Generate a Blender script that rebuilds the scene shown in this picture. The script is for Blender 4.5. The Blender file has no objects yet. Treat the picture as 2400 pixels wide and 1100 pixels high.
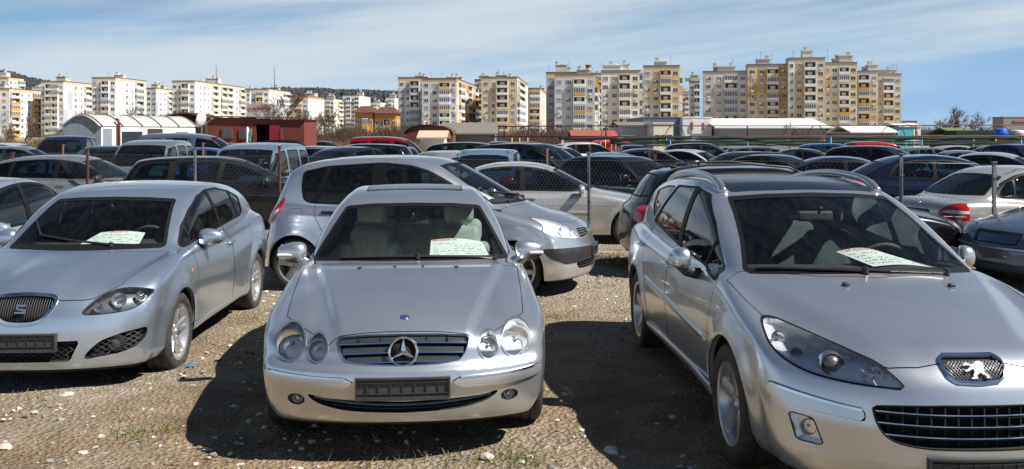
import bpy, bmesh, math, random
import numpy as np
from mathutils import Vector, Matrix
R = math.radians
rnd = random.Random(7)
SC = bpy.context.scene
COL = SC.collection

# ---------------------------------------------------------------- camera, sky, sun, exposure
EYE = 1.875
cam = bpy.data.cameras.new('camera'); camo = bpy.data.objects.new('camera', cam); COL.objects.link(camo)
camo.location = (0, 0, EYE); camo.rotation_euler = (R(90), 0, 0)
cam.sensor_width = 36; cam.lens = 36*2153/2400; cam.shift_y = -(550-311)/2400
cam.clip_start = .1; cam.clip_end = 6000
SC.camera = camo
SUN_DIR = Vector((.80, -.30, .98)).normalized()          # towards the sun
SUN_EL = math.asin(SUN_DIR.z); SUN_AZ = math.atan2(SUN_DIR.x, SUN_DIR.y)
w = bpy.data.worlds.new('World'); SC.world = w; w.use_nodes = True
nt = w.node_tree; N = nt.nodes; L = nt.links; N.clear()
out = N.new('ShaderNodeOutputWorld'); bg = N.new('ShaderNodeBackground'); sky = N.new('ShaderNodeTexSky')
sky.sky_type = 'NISHITA'; sky.sun_disc = False; sky.sun_elevation = SUN_EL; sky.sun_rotation = SUN_AZ
sky.air_density = 1.0; sky.dust_density = .25; sky.ozone_density = 3.5; sky.altitude = 100
tc = N.new('ShaderNodeTexCoord'); sep = N.new('ShaderNodeSeparateXYZ'); L.new(tc.outputs['Generated'], sep.inputs[0])
def mth(op, a, b=None, clamp=False, nt=nt):
    n = nt.nodes.new('ShaderNodeMath'); n.operation = op; n.use_clamp = clamp
    for i, v in enumerate((a, b)):
        if v is None: continue
        if isinstance(v, (int, float)): n.inputs[i].default_value = v
        else: nt.links.new(v, n.inputs[i])
    return n.outputs[0]
# thin cirrus: noise drawn out along the wind, the streaks climbing gently to the right
sx0 = mth('SUBTRACT', sep.outputs['Z'], mth('MULTIPLY', sep.outputs['X'], .115))
cmb = N.new('ShaderNodeCombineXYZ'); L.new(mth('MULTIPLY', sep.outputs['X'], 1.25), cmb.inputs[0]); L.new(mth('MULTIPLY', sx0, 13.0), cmb.inputs[1]); L.new(mth('MULTIPLY', sep.outputs['Y'], .6), cmb.inputs[2])
mp = N.new('ShaderNodeMapping'); L.new(cmb.outputs[0], mp.inputs[0]); mp.inputs['Location'].default_value = (5.2, .1, 0)
ns = N.new('ShaderNodeTexNoise'); L.new(mp.outputs[0], ns.inputs['Vector']); ns.inputs['Scale'].default_value = 1.25; ns.inputs['Detail'].default_value = 8; ns.inputs['Roughness'].default_value = .5; ns.inputs['Distortion'].default_value = .25
cmb2 = N.new('ShaderNodeCombineXYZ'); L.new(mth('MULTIPLY', sep.outputs['X'], 5.0), cmb2.inputs[0]); L.new(mth('MULTIPLY', sx0, 34.0), cmb2.inputs[1])
ns2 = N.new('ShaderNodeTexNoise'); L.new(cmb2.outputs[0], ns2.inputs['Vector']); ns2.inputs['Scale'].default_value = 1.0; ns2.inputs['Detail'].default_value = 7; ns2.inputs['Roughness'].default_value = .6
cl = N.new('ShaderNodeMapRange'); cl.interpolation_type = 'SMOOTHSTEP'; L.new(mth('ADD', mth('MULTIPLY', ns.outputs[0], .85), mth('MULTIPLY', ns2.outputs[0], .20)), cl.inputs[0])
cl.inputs[1].default_value = .385; cl.inputs[2].default_value = .67; cl.inputs[3].default_value = .05; cl.inputs[4].default_value = .92
# the air low over the town is milky rather than yellow
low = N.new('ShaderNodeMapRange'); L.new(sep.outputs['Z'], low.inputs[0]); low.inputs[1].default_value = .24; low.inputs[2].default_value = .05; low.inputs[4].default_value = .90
tint = N.new('ShaderNodeMix'); tint.data_type = 'RGBA'; L.new(low.outputs[0], tint.inputs['Factor']); deep = N.new('ShaderNodeMix'); deep.data_type = 'RGBA'; deep.blend_type = 'MULTIPLY'; deep.inputs['Factor'].default_value = 1; L.new(sky.outputs[0], deep.inputs['A']); deep.inputs['B'].default_value = (.42, .54, .64, 1); L.new(deep.outputs['Result'], tint.inputs['A']); tint.inputs['B'].default_value = (3.9, 6.9, 10.5, 1)  # sky above the low band is multiplied darker to weaken its fill light
mx = N.new('ShaderNodeMix'); mx.data_type = 'RGBA'; thin = N.new('ShaderNodeMapRange'); L.new(sep.outputs['Z'], thin.inputs[0]); thin.inputs[1].default_value = .16; thin.inputs[2].default_value = .42; thin.inputs[3].default_value = 1; thin.inputs[4].default_value = .12   # clouds thinned higher up, out of view, to cut the fill light
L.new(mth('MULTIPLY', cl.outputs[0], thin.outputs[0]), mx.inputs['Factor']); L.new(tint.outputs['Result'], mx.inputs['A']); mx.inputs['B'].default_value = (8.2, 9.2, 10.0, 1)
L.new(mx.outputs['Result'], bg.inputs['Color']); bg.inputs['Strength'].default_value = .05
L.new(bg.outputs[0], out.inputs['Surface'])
sun = bpy.data.lights.new('sun', 'SUN'); sun.energy = 5.0; sun.angle = R(.53); sun.color = (1, .95, .87)
suno = bpy.data.objects.new('sun', sun); COL.objects.link(suno); suno.location = (30, -10, 40); suno.rotation_euler = SUN_DIR.to_track_quat('Z', 'Y').to_euler()
SC.view_settings.view_transform = 'Standard'; SC.view_settings.look = 'None'; SC.view_settings.gamma = 1; SC.view_settings.exposure = .68
SC.render.engine = 'CYCLES'
SC.cycles.max_bounces = 8; SC.cycles.transparent_max_bounces = 24; SC.cycles.diffuse_bounces = 3; SC.cycles.glossy_bounces = 4
SC.cycles.caustics_reflective = False; SC.cycles.caustics_refractive = False; SC.cycles.sample_clamp_indirect = 6
# ---------------------------------------------------------------- materials
MATS = {}
def mat(name, base=(.5, .5, .5), rough=.5, metal=0, coat=0, coat_rough=.03, spec=.5, emis=None, build=None):
    if name in MATS: return MATS[name]
    m = bpy.data.materials.new(name); m.use_nodes = True; p = m.node_tree.nodes['Principled BSDF']
    p.inputs['Base Color'].default_value = (*base, 1); p.inputs['Roughness'].default_value = rough; p.inputs['Metallic'].default_value = metal
    p.inputs['Coat Weight'].default_value = coat; p.inputs['Coat Roughness'].default_value = coat_rough; p.inputs['Specular IOR Level'].default_value = spec
    if build: build(m.node_tree, p)
    MATS[name] = m; return m
def nd(nt, typ, **kw):
    n = nt.nodes.new(typ)
    for k, v in kw.items():
        if hasattr(n, k): setattr(n, k, v)
        else: n.inputs[k.replace('_', ' ')].default_value = v
    return n
def noise(nt, scale, detail=4, rough=.55, coord='Object', vec=None):
    n = nd(nt, 'ShaderNodeTexNoise'); n.inputs['Scale'].default_value = scale; n.inputs['Detail'].default_value = detail; n.inputs['Roughness'].default_value = rough
    if vec is None:
        vec = nd(nt, 'ShaderNodeTexCoord').outputs[coord]
    nt.links.new(vec, n.inputs['Vector']); return n.outputs[0]
def ramp(nt, fac, stops):
    r = nd(nt, 'ShaderNodeValToRGB'); e = r.color_ramp.elements
    while len(e) < len(stops): e.new(.5)
    for q, (p, c) in zip(e, stops): q.position = p; q.color = (*c, 1) if len(c) == 3 else c
    nt.links.new(fac, r.inputs[0]); return r.outputs[0]
def mixc(nt, fac, a, b, mode='MIX'):
    m = nd(nt, 'ShaderNodeMix', data_type='RGBA', blend_type=mode)
    for s, v in (('Factor', fac), ('A', a), ('B', b)):
        i = [q for q in m.inputs if q.name == s and (q.type == ('VALUE' if s == 'Factor' else 'RGBA'))][0]
        if isinstance(v, (int, float)): i.default_value = v
        elif isinstance(v, tuple): i.default_value = (*v, 1)
        else: nt.links.new(v, i)
    return [q for q in m.outputs if q.type == 'RGBA'][0]
def bump(nt, p, h, strength=.3, dist=.01):
    b = nd(nt, 'ShaderNodeBump'); b.inputs['Strength'].default_value = strength; b.inputs['Distance'].default_value = dist
    nt.links.new(h, b.inputs['Height']); nt.links.new(b.outputs[0], p.inputs['Normal'])
def inside_dark(nt, p, c=(.045, .045, .05)):
    """the back of a body panel is trim, not paint"""
    o = nt.nodes['Material Output']; g = nd(nt, 'ShaderNodeNewGeometry'); d = nd(nt, 'ShaderNodeBsdfDiffuse'); d.inputs[0].default_value = (*c, 1)
    x = nd(nt, 'ShaderNodeMixShader'); nt.links.new(g.outputs['Backfacing'], x.inputs[0]); nt.links.new(p.outputs[0], x.inputs[1]); nt.links.new(d.outputs[0], x.inputs[2]); nt.links.new(x.outputs[0], o.inputs[0])
def paint(name, c, metal=.75, rough=.34, dust=.10):
    def b(nt, p):
        L = nt.links
        fl = noise(nt, 900, 1); col = mixc(nt, fl, tuple(x*.86 for x in c), tuple(min(1, x*1.12) for x in c))
        big = noise(nt, 1.7, 5, .6); fine = noise(nt, 60, 4, .7)
        dm = nd(nt, 'ShaderNodeMapRange'); L.new(big, dm.inputs[0]); dm.inputs[1].default_value = .35; dm.inputs[2].default_value = .75; dm.inputs[3].default_value = dust*.35; dm.inputs[4].default_value = dust*1.6
        mul = nd(nt, 'ShaderNodeMath', operation='MULTIPLY'); L.new(dm.outputs[0], mul.inputs[0]); L.new(fine, mul.inputs[1]); 
        # road dirt low on the panels
        tcn = nd(nt, 'ShaderNodeTexCoord'); sx = nd(nt, 'ShaderNodeSeparateXYZ'); L.new(tcn.outputs['Object'], sx.inputs[0])
        lo = nd(nt, 'ShaderNodeMapRange'); L.new(sx.outputs[2], lo.inputs[0]); lo.inputs[1].default_value = .62; lo.inputs[2].default_value = .18; lo.inputs[3].default_value = 0; lo.inputs[4].default_value = .28
        lm = nd(nt, 'ShaderNodeMath', operation='MULTIPLY'); L.new(lo.outputs[0], lm.inputs[0]); L.new(big, lm.inputs[1])
        ad = nd(nt, 'ShaderNodeMath', operation='ADD', use_clamp=True); L.new(mul.outputs[0], ad.inputs[0]); L.new(lm.outputs[0], ad.inputs[1])
        L.new(mixc(nt, ad.outputs[0], col, (.34, .31, .27)), p.inputs['Base Color'])
        me = nd(nt, 'ShaderNodeMapRange'); L.new(ad.outputs[0], me.inputs[0]); me.inputs[3].default_value = metal; me.inputs[4].default_value = 0; L.new(me.outputs[0], p.inputs['Metallic'])
        cr = nd(nt, 'ShaderNodeMapRange'); L.new(ad.outputs[0], cr.inputs[0]); cr.inputs[2].default_value = .3; cr.inputs[3].default_value = .03; cr.inputs[4].default_value = .3; L.new(cr.outputs[0], p.inputs['Coat Roughness'])
        inside_dark(nt, p, (.26, .26, .25))
    return mat(name, c, rough, metal, .9, .04, .5, build=b)
def fleet_paint():
    """paint whose colour is the object's own colour"""
    def b(nt, p):
        L = nt.links; oi = nd(nt, 'ShaderNodeObjectInfo'); big = noise(nt, 2.5, 5, .65)
        r = nd(nt, 'ShaderNodeMapRange'); L.new(big, r.inputs[0]); r.inputs[1].default_value = .4; r.inputs[2].default_value = .8; r.inputs[4].default_value = .025
        L.new(mixc(nt, r.outputs[0], oi.outputs['Color'], (.22, .21, .19)), p.inputs['Base Color'])
        inside_dark(nt, p)
    m = mat('fleet_paint', (.3, .3, .3), .24, .6, .8, .03, .3, build=b); m.node_tree.nodes['Principled BSDF'].inputs['Coat IOR'].default_value = 1.38; return m
def glass(name, tint=(.62, .72, .70), dust=.05, streak=False, ior=1.5):
    if name in MATS: return MATS[name]
    m = bpy.data.materials.new(name); m.use_nodes = True; nt = m.node_tree; L = nt.links; N = nt.nodes
    N.remove(N['Principled BSDF']); o = N['Material Output']
    t = nd(nt, 'ShaderNodeBsdfTransparent'); t.inputs[0].default_value = (*tint, 1)
    g = nd(nt, 'ShaderNodeBsdfGlossy'); g.inputs['Roughness'].default_value = .015; g.inputs[0].default_value = (1, 1, 1, 1)
    fr = nd(nt, 'ShaderNodeFresnel'); fr.inputs[0].default_value = ior
    x = nd(nt, 'ShaderNodeMixShader'); L.new(fr.outputs[0], x.inputs[0]); L.new(t.outputs[0], x.inputs[1]); L.new(g.outputs[0], x.inputs[2])
    d = nd(nt, 'ShaderNodeBsdfDiffuse'); d.inputs[0].default_value = (.45, .43, .40, 1)
    tcn = nd(nt, 'ShaderNodeTexCoord'); mpn = nd(nt, 'ShaderNodeMapping'); L.new(tcn.outputs['Object'], mpn.inputs[0]); mpn.inputs['Scale'].default_value = (5, 14, 5) if streak else (9, 9, 9)
    n1 = noise(nt, 1.6, 7, .7, vec=mpn.outputs[0]); n2 = noise(nt, 110, 3, .8)
    mr = nd(nt, 'ShaderNodeMapRange'); L.new(n1, mr.inputs[0]); mr.inputs[1].default_value = .42; mr.inputs[2].default_value = .72; mr.inputs[3].default_value = dust*.25; mr.inputs[4].default_value = dust*1.7
    m2 = nd(nt, 'ShaderNodeMapRange'); L.new(n2, m2.inputs[0]); m2.inputs[1].default_value = .45; m2.inputs[2].default_value = .75; m2.inputs[3].default_value = .5; m2.inputs[4].default_value = 2.2
    mm = nd(nt, 'ShaderNodeMath', operation='MULTIPLY', use_clamp=True); L.new(mr.outputs[0], mm.inputs[0]); L.new(m2.outputs[0], mm.inputs[1])
    x2 = nd(nt, 'ShaderNodeMixShader'); L.new(mm.outputs[0], x2.inputs[0]); L.new(x.outputs[0], x2.inputs[1]); L.new(d.outputs[0], x2.inputs[2]); L.new(x2.outputs[0], o.inputs[0])
    MATS[name] = m; return m
def rubber_b(nt, p):
    n = noise(nt, 25, 5, .7); nt.links.new(ramp(nt, n, [(.3, (.012, .012, .012)), (.7, (.06, .055, .05))]), p.inputs['Base Color'])
def plain(name, c, rough=.6, metal=0, var=.25, scale=12, coat=0, bmp=0, bscale=80):
    """an even material with a little wear in it"""
    def b(nt, p):
        n = noise(nt, scale, 5, .6); nt.links.new(ramp(nt, n, [(.25, tuple(x*(1-var) for x in c)), (.75, tuple(min(1, x*(1+var)) for x in c))]), p.inputs['Base Color'])
        if bmp: bump(nt, p, noise(nt, bscale, 4, .7), bmp)
    return mat(name, c, rough, metal, coat, build=b)
M_rubber = mat('tyre_rubber', (.03, .03, .03), .75, build=rubber_b)
M_black = plain('black_plastic', (.022, .022, .024), .45, bmp=.06, bscale=300)
M_matt = plain('matt_black', (.012, .012, .013), .9)
M_seam = mat('panel_gap', (.012, .012, .013), .7)
M_seal = mat('window_rubber', (.008, .008, .009), .55, spec=.2)
M_chrome = mat('chrome', (.82, .83, .85), .07, 1)
M_satin = plain('satin_metal', (.55, .56, .58), .28, .9, .08)
M_alloy = plain('alloy_wheel', (.60, .61, .63), .30, .75, .12, 20, .5)
M_steel = plain('wheel_cover', (.42, .43, .45), .38, .5, .15)
M_disc = plain('brake_disc', (.16, .14, .13), .4, .8, .4, 30)
M_lamp = glass('lamp_glass', (.93, .95, .97), .04)
M_lampdark = glass('smoked_lamp_glass', (.93, .95, .95), .05)
M_reflector = mat('reflector', (.86, .88, .90), .22, .9)
M_darkrefl = mat('dark_reflector', (.16, .165, .17), .30, .6)
M_housing = mat('lamp_housing', (.84, .86, .89), .22, .25)
M_red = mat('red_lamp', (.42, .012, .014), .12, 0, 1, .03)
M_amber = mat('amber_lamp', (.62, .20, .03), .15, 0, 1, .03)
M_white = mat('clear_lamp', (.72, .72, .73), .12, 0, 1)
M_wind = glass('windscreen_glass', (.86, .94, .93), .010, True, 1.33)
M_side = glass('side_glass', (.34, .42, .43), .02)
M_dark = glass('dark_glass', (.13, .16, .17), .02)
M_trim = plain('dark_trim', (.028, .028, .031), .7, bmp=.1, bscale=200)
M_greytrim = plain('grey_trim', (.36, .36, .34), .75)
M_seatgrey = plain('grey_leather', (.62, .62, .56), .55, bmp=.05)
M_seatdark = plain('charcoal_cloth', (.045, .047, .052), .85, bmp=.2, bscale=400)
M_paper = plain('paper', (.55, .56, .53), .9, 0, .04)
M_redink = mat('red_ink', (.50, .03, .03), .9)
M_blueink = mat('blue_ink', (.16, .17, .26), .9)
M_mirror = mat('mirror_glass', (.85, .87, .9), .02, 1)
# ---------------------------------------------------------------- shape engine (numpy)
def pchip(pts):
    """smooth monotone curve through (x, y) points"""
    p = np.array(sorted(pts), float); x, y = p[:, 0], p[:, 1]
    h = np.diff(x); dl = np.diff(y) / h; m = np.zeros(len(x))
    for i in range(1, len(x) - 1):
        if dl[i-1] * dl[i] > 0:
            w1, w2 = 2*h[i] + h[i-1], h[i] + 2*h[i-1]
            m[i] = (w1 + w2) / (w1/dl[i-1] + w2/dl[i])
    m[0], m[-1] = dl[0], dl[-1]
    def f(q):
        q = np.asarray(q, float); k = np.clip(np.searchsorted(x, q) - 1, 0, len(h) - 1)
        t = (q - x[k]) / h[k]; tc = np.clip(t, 0, 1)
        r = ((1+2*tc)*(1-tc)**2*y[k] + tc*(1-tc)**2*h[k]*m[k] + tc*tc*(3-2*tc)*y[k+1] + tc*tc*(tc-1)*h[k]*m[k+1])
        return r + (t - tc) * h[k] * np.where(t < 0, m[0], m[-1])
    f.x0, f.x1 = x[0], x[-1]
    return f
def smax(a, b, k):
    h = np.maximum(k - np.abs(a - b), 0) / k
    return np.maximum(a, b) + h*h*k*0.25
def smin(a, b, k): return -smax(-a, -b, k)
def sstep(a, b, x):
    t = np.clip((x - a) / (b - a), 0, 1); return t*t*(3 - 2*t)

class CarShape:
    """implicit car skin; b runs back from the front bumper, y sideways, z up"""
    def __init__(s, d):
        s.d = d
        for k in ('top', 'roof', 'plan', 'side', 'nose', 'tail', 'gw', 'tum', 'bottom'):
            setattr(s, k, pchip(d[k]))
        e = 0.004
        s.dtop = lambda b: (s.top(b+e) - s.top(b-e)) / (2*e)
        s.droof = lambda b: (s.roof(b+e) - s.roof(b-e)) / (2*e)
    def F(s, b, y, z):
        d = s.d; y = np.abs(y)
        W = s.plan(b)
        W = W + s.side(z)
        for (ba, fl, rr, zz) in d.get('flare', ()):
            rr_ = np.sqrt((b-ba)**2 + (z-zz)**2)
            W = W + fl*sstep(rr+.14, rr, rr_)
        cr = d.get('crown', .04)
        yn = y / .8
        bt = b - d.get('hoodc', .10)*yn**2*sstep(1.6, .5, b)
        zt = s.top(bt) - cr*yn**2
        for bump in d.get('bumps', ()): zt = zt + bump(b, y)
        gt = (z - zt) / np.sqrt(1 + s.dtop(bt)**2)
        gs = y - W
        gf = s.nose(z) + d.get('na', .22)*(y/.85)**d.get('np', 3.2) - b
        for bump in d.get('nbumps', ()): gf = gf + bump(b, y, z)
        gf = gf*d.get('nw', .8)
        gr = (b - (s.tail(z) - d.get('ta', .16)*(y/.85)**d.get('tp', 3.0)))*.85
        k = d.get('kc', .10)
        lo = smax(gt, gs, d.get('ks', .09))
        lo = smax(lo, smax(gf, gr, .01), k)
        lo = smax(lo, (s.bottom(b) - z), .05)
        t = sstep(d.get('rm0', 2.2), d.get('rm1', 2.9), b)
        bg = b - d.get('wc', .22)*yn**2*(1-t) + d.get('rc', .16)*yn**2*t
        zr = s.roof(bg) - d.get('rcrown', .045)*yn**2
        gg = (z - zr) / np.sqrt(1 + s.droof(bg)**2)
        zb = d['belt']
        dz = np.maximum(z - zb, -.1)
        gy = y - (s.gw(b) - s.tum(dz))
        g = smax(gg, gy, d.get('kg', .08))
        g = smax(g, (zb - .18 - z), .02)
        return smin(lo, g, d.get('ku', .03))
    def grad(s, P):
        e = 1e-4; b, y, z = P[:, 0], P[:, 1], P[:, 2]
        f0 = s.F(b, y, z)
        g = np.stack([s.F(b+e, y, z) - s.F(b-e, y, z), s.F(b, y+e, z) - s.F(b, y-e, z), s.F(b, y, z+e) - s.F(b, y, z-e)], 1) / (2*e)
        return f0, g
    def project(s, P, n=4):
        for _ in range(n):
            f, g = s.grad(P); P = P - g*(f / np.maximum((g*g).sum(1), .05))[:, None]
        return P
    def normal(s, P):
        g = s.grad(P)[1]; return g / np.maximum(np.linalg.norm(g, axis=1), 1e-9)[:, None]
    # points on the skin
    def hit(s, o, v, tmax=3.0, n=400):
        t = np.linspace(0, tmax, n); P = np.array(o)[None] + np.array(v)[None]*t[:, None]
        f = s.F(P[:, 0], P[:, 1], P[:, 2]); i = np.nonzero(f < 0)[0]
        if len(i) == 0 or i[0] == 0: return None
        a, c = t[i[0]-1], t[i[0]]
        for _ in range(30):
            m = (a+c)/2; q = np.array(o) + np.array(v)*m
            if s.F(q[0], q[1], q[2]) < 0: c = m
            else: a = m
        return np.array(o) + np.array(v)*a
    def at_front(s, y, z): return s.hit((-.6, y, z), (1, 0, 0), 3)
    def at_rear(s, y, z): return s.hit((s.d['L']+.6, y, z), (-1, 0, 0), 3)
    def at_side(s, b, z, sg=1): return s.hit((b, sg*1.6, z), (0, -sg, 0), 1.6)
    def at_top(s, b, y): return s.hit((b, y, 2.4), (0, 0, -1), 2.4)

def surface_nets(shape, h):
    d = shape.d
    bs = np.arange(-.10, d['L'] + .12, h); ny = int(np.ceil((d['W']/2 + .12) / h)); ys = np.arange(0, ny+1)*h
    zs = np.arange(.04, d['H'] + .14, h)
    B, Y, Z = np.meshgrid(bs, ys, zs, indexing='ij')
    Vh = shape.F(B, Y, Z)
    V = np.concatenate([Vh[:, :0:-1], Vh], axis=1); ys = np.concatenate([-ys[:0:-1], ys])
    neg = V < 0
    n = [len(bs), len(ys), len(zs)]
    cn = [m-1 for m in n]
    acc = np.zeros(cn + [3]); cnt = np.zeros(cn)
    ax = [bs, ys, zs]
    for a in range(3):
        sl0 = [slice(None)]*3; sl1 = [slice(None)]*3; sl0[a] = slice(0, -1); sl1[a] = slice(1, None)
        v0, v1 = V[tuple(sl0)], V[tuple(sl1)]
        cr = (v0 < 0) != (v1 < 0); t = np.where(cr, v0 / np.where(cr, v0 - v1, 1), 0)
        o = [q for q in range(3) if q != a]
        for i in (0, 1):
            for j in (0, 1):
                sl = [None]*3; sl[a] = slice(None); sl[o[0]] = slice(i, n[o[0]]-1+i); sl[o[1]] = slice(j, n[o[1]]-1+j)
                c = cr[tuple(sl)]; tt = t[tuple(sl)]
                off = [0, 0, 0]; off[o[0]] = i; off[o[1]] = j
                for q in range(3): acc[..., q] += c*(tt if q == a else off[q])
                cnt += c
    act = cnt > 0; idx = -np.ones(cn, int); idx[act] = np.arange(act.sum())
    ijk = np.argwhere(act); P = (ijk + acc[act] / cnt[act][:, None])*h + np.array([bs[0], ys[0], zs[0]])
    quads = []
    for a in range(3):
        o = [q for q in range(3) if q != a]
        sl0 = [slice(1, -1)]*3; sl1 = [slice(1, -1)]*3; sl0[a] = slice(0, -1); sl1[a] = slice(1, None)
        s0, s1 = neg[tuple(sl0)], neg[tuple(sl1)]
        e = np.argwhere(s0 != s1)
        if len(e) == 0: continue
        base = e.copy(); base[:, o[0]] += 1; base[:, o[1]] += 1
        def cell(i, j):
            q = base.copy(); q[:, o[0]] -= i; q[:, o[1]] -= j; return idx[q[:, 0], q[:, 1], q[:, 2]]
        Q = np.stack([cell(0, 0), cell(1, 0), cell(1, 1), cell(0, 1)], 1)
        fl = s0[tuple(e.T)]
        if a == 1: fl = ~fl
        Q[~fl] = Q[~fl][:, ::-1]
        quads.append(Q)
    return shape.project(P), np.concatenate(quads)

def poly_sdf(P, poly):
    poly = np.asarray(poly, float); A = poly; Bq = np.roll(poly, -1, 0); D = Bq - A
    out = np.empty(len(P)); 
    for c in range(0, len(P), 20000):
        p = P[c:c+20000]
        w = p[:, None] - A[None]
        t = np.clip((w*D).sum(2) / np.maximum((D*D).sum(1), 1e-12), 0, 1)
        dist = np.sqrt(((w - t[..., None]*D)**2).sum(2)).min(1)
        c1 = (A[:, 1] > p[:, 1:2]) != (Bq[:, 1] > p[:, 1:2])
        xi = A[:, 0] + (p[:, 1:2] - A[:, 1])*D[:, 0] / np.where(np.abs(D[:, 1]) < 1e-12, 1e-12, D[:, 1])
        ins = ((c1 & (p[:, :1] < xi)).sum(1) % 2) == 1
        out[c:c+20000] = np.where(ins, -dist, dist)
    return out
def line_sdf(P, pts):
    """signed distance to an open polyline, and True where the foot lies within its length"""
    A = np.asarray(pts[:-1], float); Bq = np.asarray(pts[1:], float); D = Bq - A
    w = P[:, None] - A[None]; traw = (w*D).sum(2) / (D*D).sum(1); t = np.clip(traw, 0, 1)
    dist = np.sqrt(((w - t[..., None]*D)**2).sum(2)); k = dist.argmin(1); r = np.arange(len(P))
    cr = D[k, 0]*w[r, k, 1] - D[k, 1]*w[r, k, 0]
    ok = ~(((k == 0) & (traw[r, 0] < 0)) | ((k == len(A)-1) & (traw[r, -1] > 1)))
    return np.sign(cr)*dist[r, k], ok
def crom(pts, n=8, closed=True):
    p = np.asarray(pts, float); m = len(p); out = []
    for i in range(m if closed else m-1):
        p0, p1, p2, p3 = (p[(i-1) % m], p[i], p[(i+1) % m], p[(i+2) % m]) if closed else (p[max(i-1, 0)], p[i], p[i+1], p[min(i+2, m-1)])
        for t in np.arange(n)/n:
            out.append(.5*((2*p1) + (p2-p0)*t + (2*p0-5*p1+4*p2-p3)*t*t + (3*p1-p0-3*p2+p3)*t**3))
    if not closed: out.append(p[-1])
    return np.array(out)
def rpoly(pts, r, n=5):
    """polygon with rounded corners"""
    p = np.asarray(pts, float); m = len(p); out = []
    for i in range(m):
        a, c, e = p[i-1], p[i], p[(i+1) % m]
        u, v = a-c, e-c; lu, lv = np.linalg.norm(u), np.linalg.norm(v)
        q = min(r, lu*.45, lv*.45); s0, s1 = c + u/lu*q, c + v/lv*q
        for t in np.linspace(0, 1, n): out.append((1-t)**2*s0 + 2*t*(1-t)*c + t*t*s1)
    return np.array(out)
def ell(cx, cy, rx, ry, n=40, tilt=0):
    a = np.linspace(0, 2*np.pi, n, endpoint=False); x, y = rx*np.cos(a), ry*np.sin(a)
    c, s = np.cos(tilt), np.sin(tilt); return np.stack([cx + x*c - y*s, cy + x*s + y*c], 1)

class Skin:
    def __init__(s, shape, h):
        s.sh = shape; P, Q = surface_nets(shape, h); s.h = h
        s.V = P; s.N = shape.normal(P); s.f = [tuple(q) for q in Q.tolist()]; s.l = ['body']*len(s.f)
    def coords(s, proj):
        V = s.V
        return {'side': V[:, [0, 2]], 'front': np.stack([np.abs(V[:, 1]), V[:, 2]], 1), 'frontfull': V[:, [1, 2]], 'top': np.stack([V[:, 0], np.abs(V[:, 1])], 1)}[proj]
    def sel(s, mask):
        V, N = s.V, s.N; return mask(V[:, 0], np.abs(V[:, 1]), V[:, 2], N[:, 0], np.abs(N[:, 1]), N[:, 2])
    def cut(s, d, new, allow):
        V = [tuple(v) for v in s.V]; N = [tuple(v) for v in s.N]; d = d.tolist(); nf = []; nl = []; cache = {}
        allow = (allow,) if isinstance(allow, str) else allow
        for f, l in zip(s.f, s.l):
            if allow is not None and l not in allow: nf.append(f); nl.append(l); continue
            ds = [d[i] for i in f]
            if min(ds) >= 0: nf.append(f); nl.append(l); continue
            if max(ds) < 0: nf.append(f); nl.append(new); continue
            inn, out = [], []
            for k in range(len(f)):
                i, j = f[k], f[(k+1) % len(f)]; di, dj = d[i], d[j]
                (inn if di < 0 else out).append(i)
                if (di < 0) != (dj < 0):
                    key = (i, j) if i < j else (j, i); v = cache.get(key)
                    if v is None:
                        t = di/(di-dj); t = min(max(t, .001), .999); v = len(V)
                        V.append(tuple(a + (b-a)*t for a, b in zip(V[i], V[j])))
                        q = [a + (b-a)*t for a, b in zip(N[i], N[j])]; L = math.sqrt(sum(x*x for x in q)) or 1
                        N.append(tuple(x/L for x in q)); d.append(0.0); cache[key] = v
                    inn.append(v); out.append(v)
            if len(inn) > 2: nf.append(tuple(inn)); nl.append(new)
            if len(out) > 2: nf.append(tuple(out)); nl.append(l)
        s.V = np.array(V); s.N = np.array(N); s.f = nf; s.l = nl
    def region(s, new, proj, poly, mask, allow=('body',), seam=0, seal=0, seal_name='seal', seam_name='seam'):
        """label the part of the skin inside an outline; a seam is a shut line round it, a seal a rim inside it"""
        def dist():
            C = s.coords(proj); m = s.sel(mask); p = np.asarray(poly); pad = s.h*4
            m &= (C[:, 0] > p[:, 0].min()-pad) & (C[:, 0] < p[:, 0].max()+pad) & (C[:, 1] > p[:, 1].min()-pad) & (C[:, 1] < p[:, 1].max()+pad)
            d = np.ones(len(C)); 
            if m.any(): d[m] = poly_sdf(C[m], p)
            return d
        if isinstance(allow, str): allow = (allow,)
        if seam: s.cut(dist() - seam, seam_name, allow); allow = (seam_name,)
        if seal: s.cut(dist(), seal_name, allow); allow = (seal_name,); s.cut(dist() + seal, new, allow)
        else: s.cut(dist(), new, allow)
        if seam:  # what is left of the seam ring keeps its label
            pass
    def line(s, proj, pts, mask, w=.0028, allow=('body',), new='seam'):
        """an open shut line of width 2w"""
        for pas in (0, 1):
            C = s.coords(proj); m = s.sel(mask); p = np.asarray(pts); pad = .12
            m &= (C[:, 0] > p[:, 0].min()-pad) & (C[:, 0] < p[:, 0].max()+pad) & (C[:, 1] > p[:, 1].min()-pad) & (C[:, 1] < p[:, 1].max()+pad)
            d = np.ones(len(C)); i = np.nonzero(m)[0]
            if len(i) == 0: return
            sd, ok = line_sdf(C[i], p)
            lim = np.abs(sd) < .09
            if pas == 0:
                q = np.where(ok & lim, sd - w, 1.0); d[i] = q; s.cut(d, '_t', allow)
                # everything on the far side became _t; the second pass gives it back
            else:
                q = np.where(ok & lim, -(sd + w), 1.0)
                d2 = np.full(len(C), -1.0); d2[i] = np.where(ok & lim, sd + w, -1.0)
                s.cut(d2, '_b', ('_t',))
        # _t beyond -w is the seam, _b goes back to the part it came from
        back = allow[0] if not isinstance(allow, str) else allow
        s.l = [new if l == '_t' else back if l == '_b' else l for l in s.l]
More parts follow.
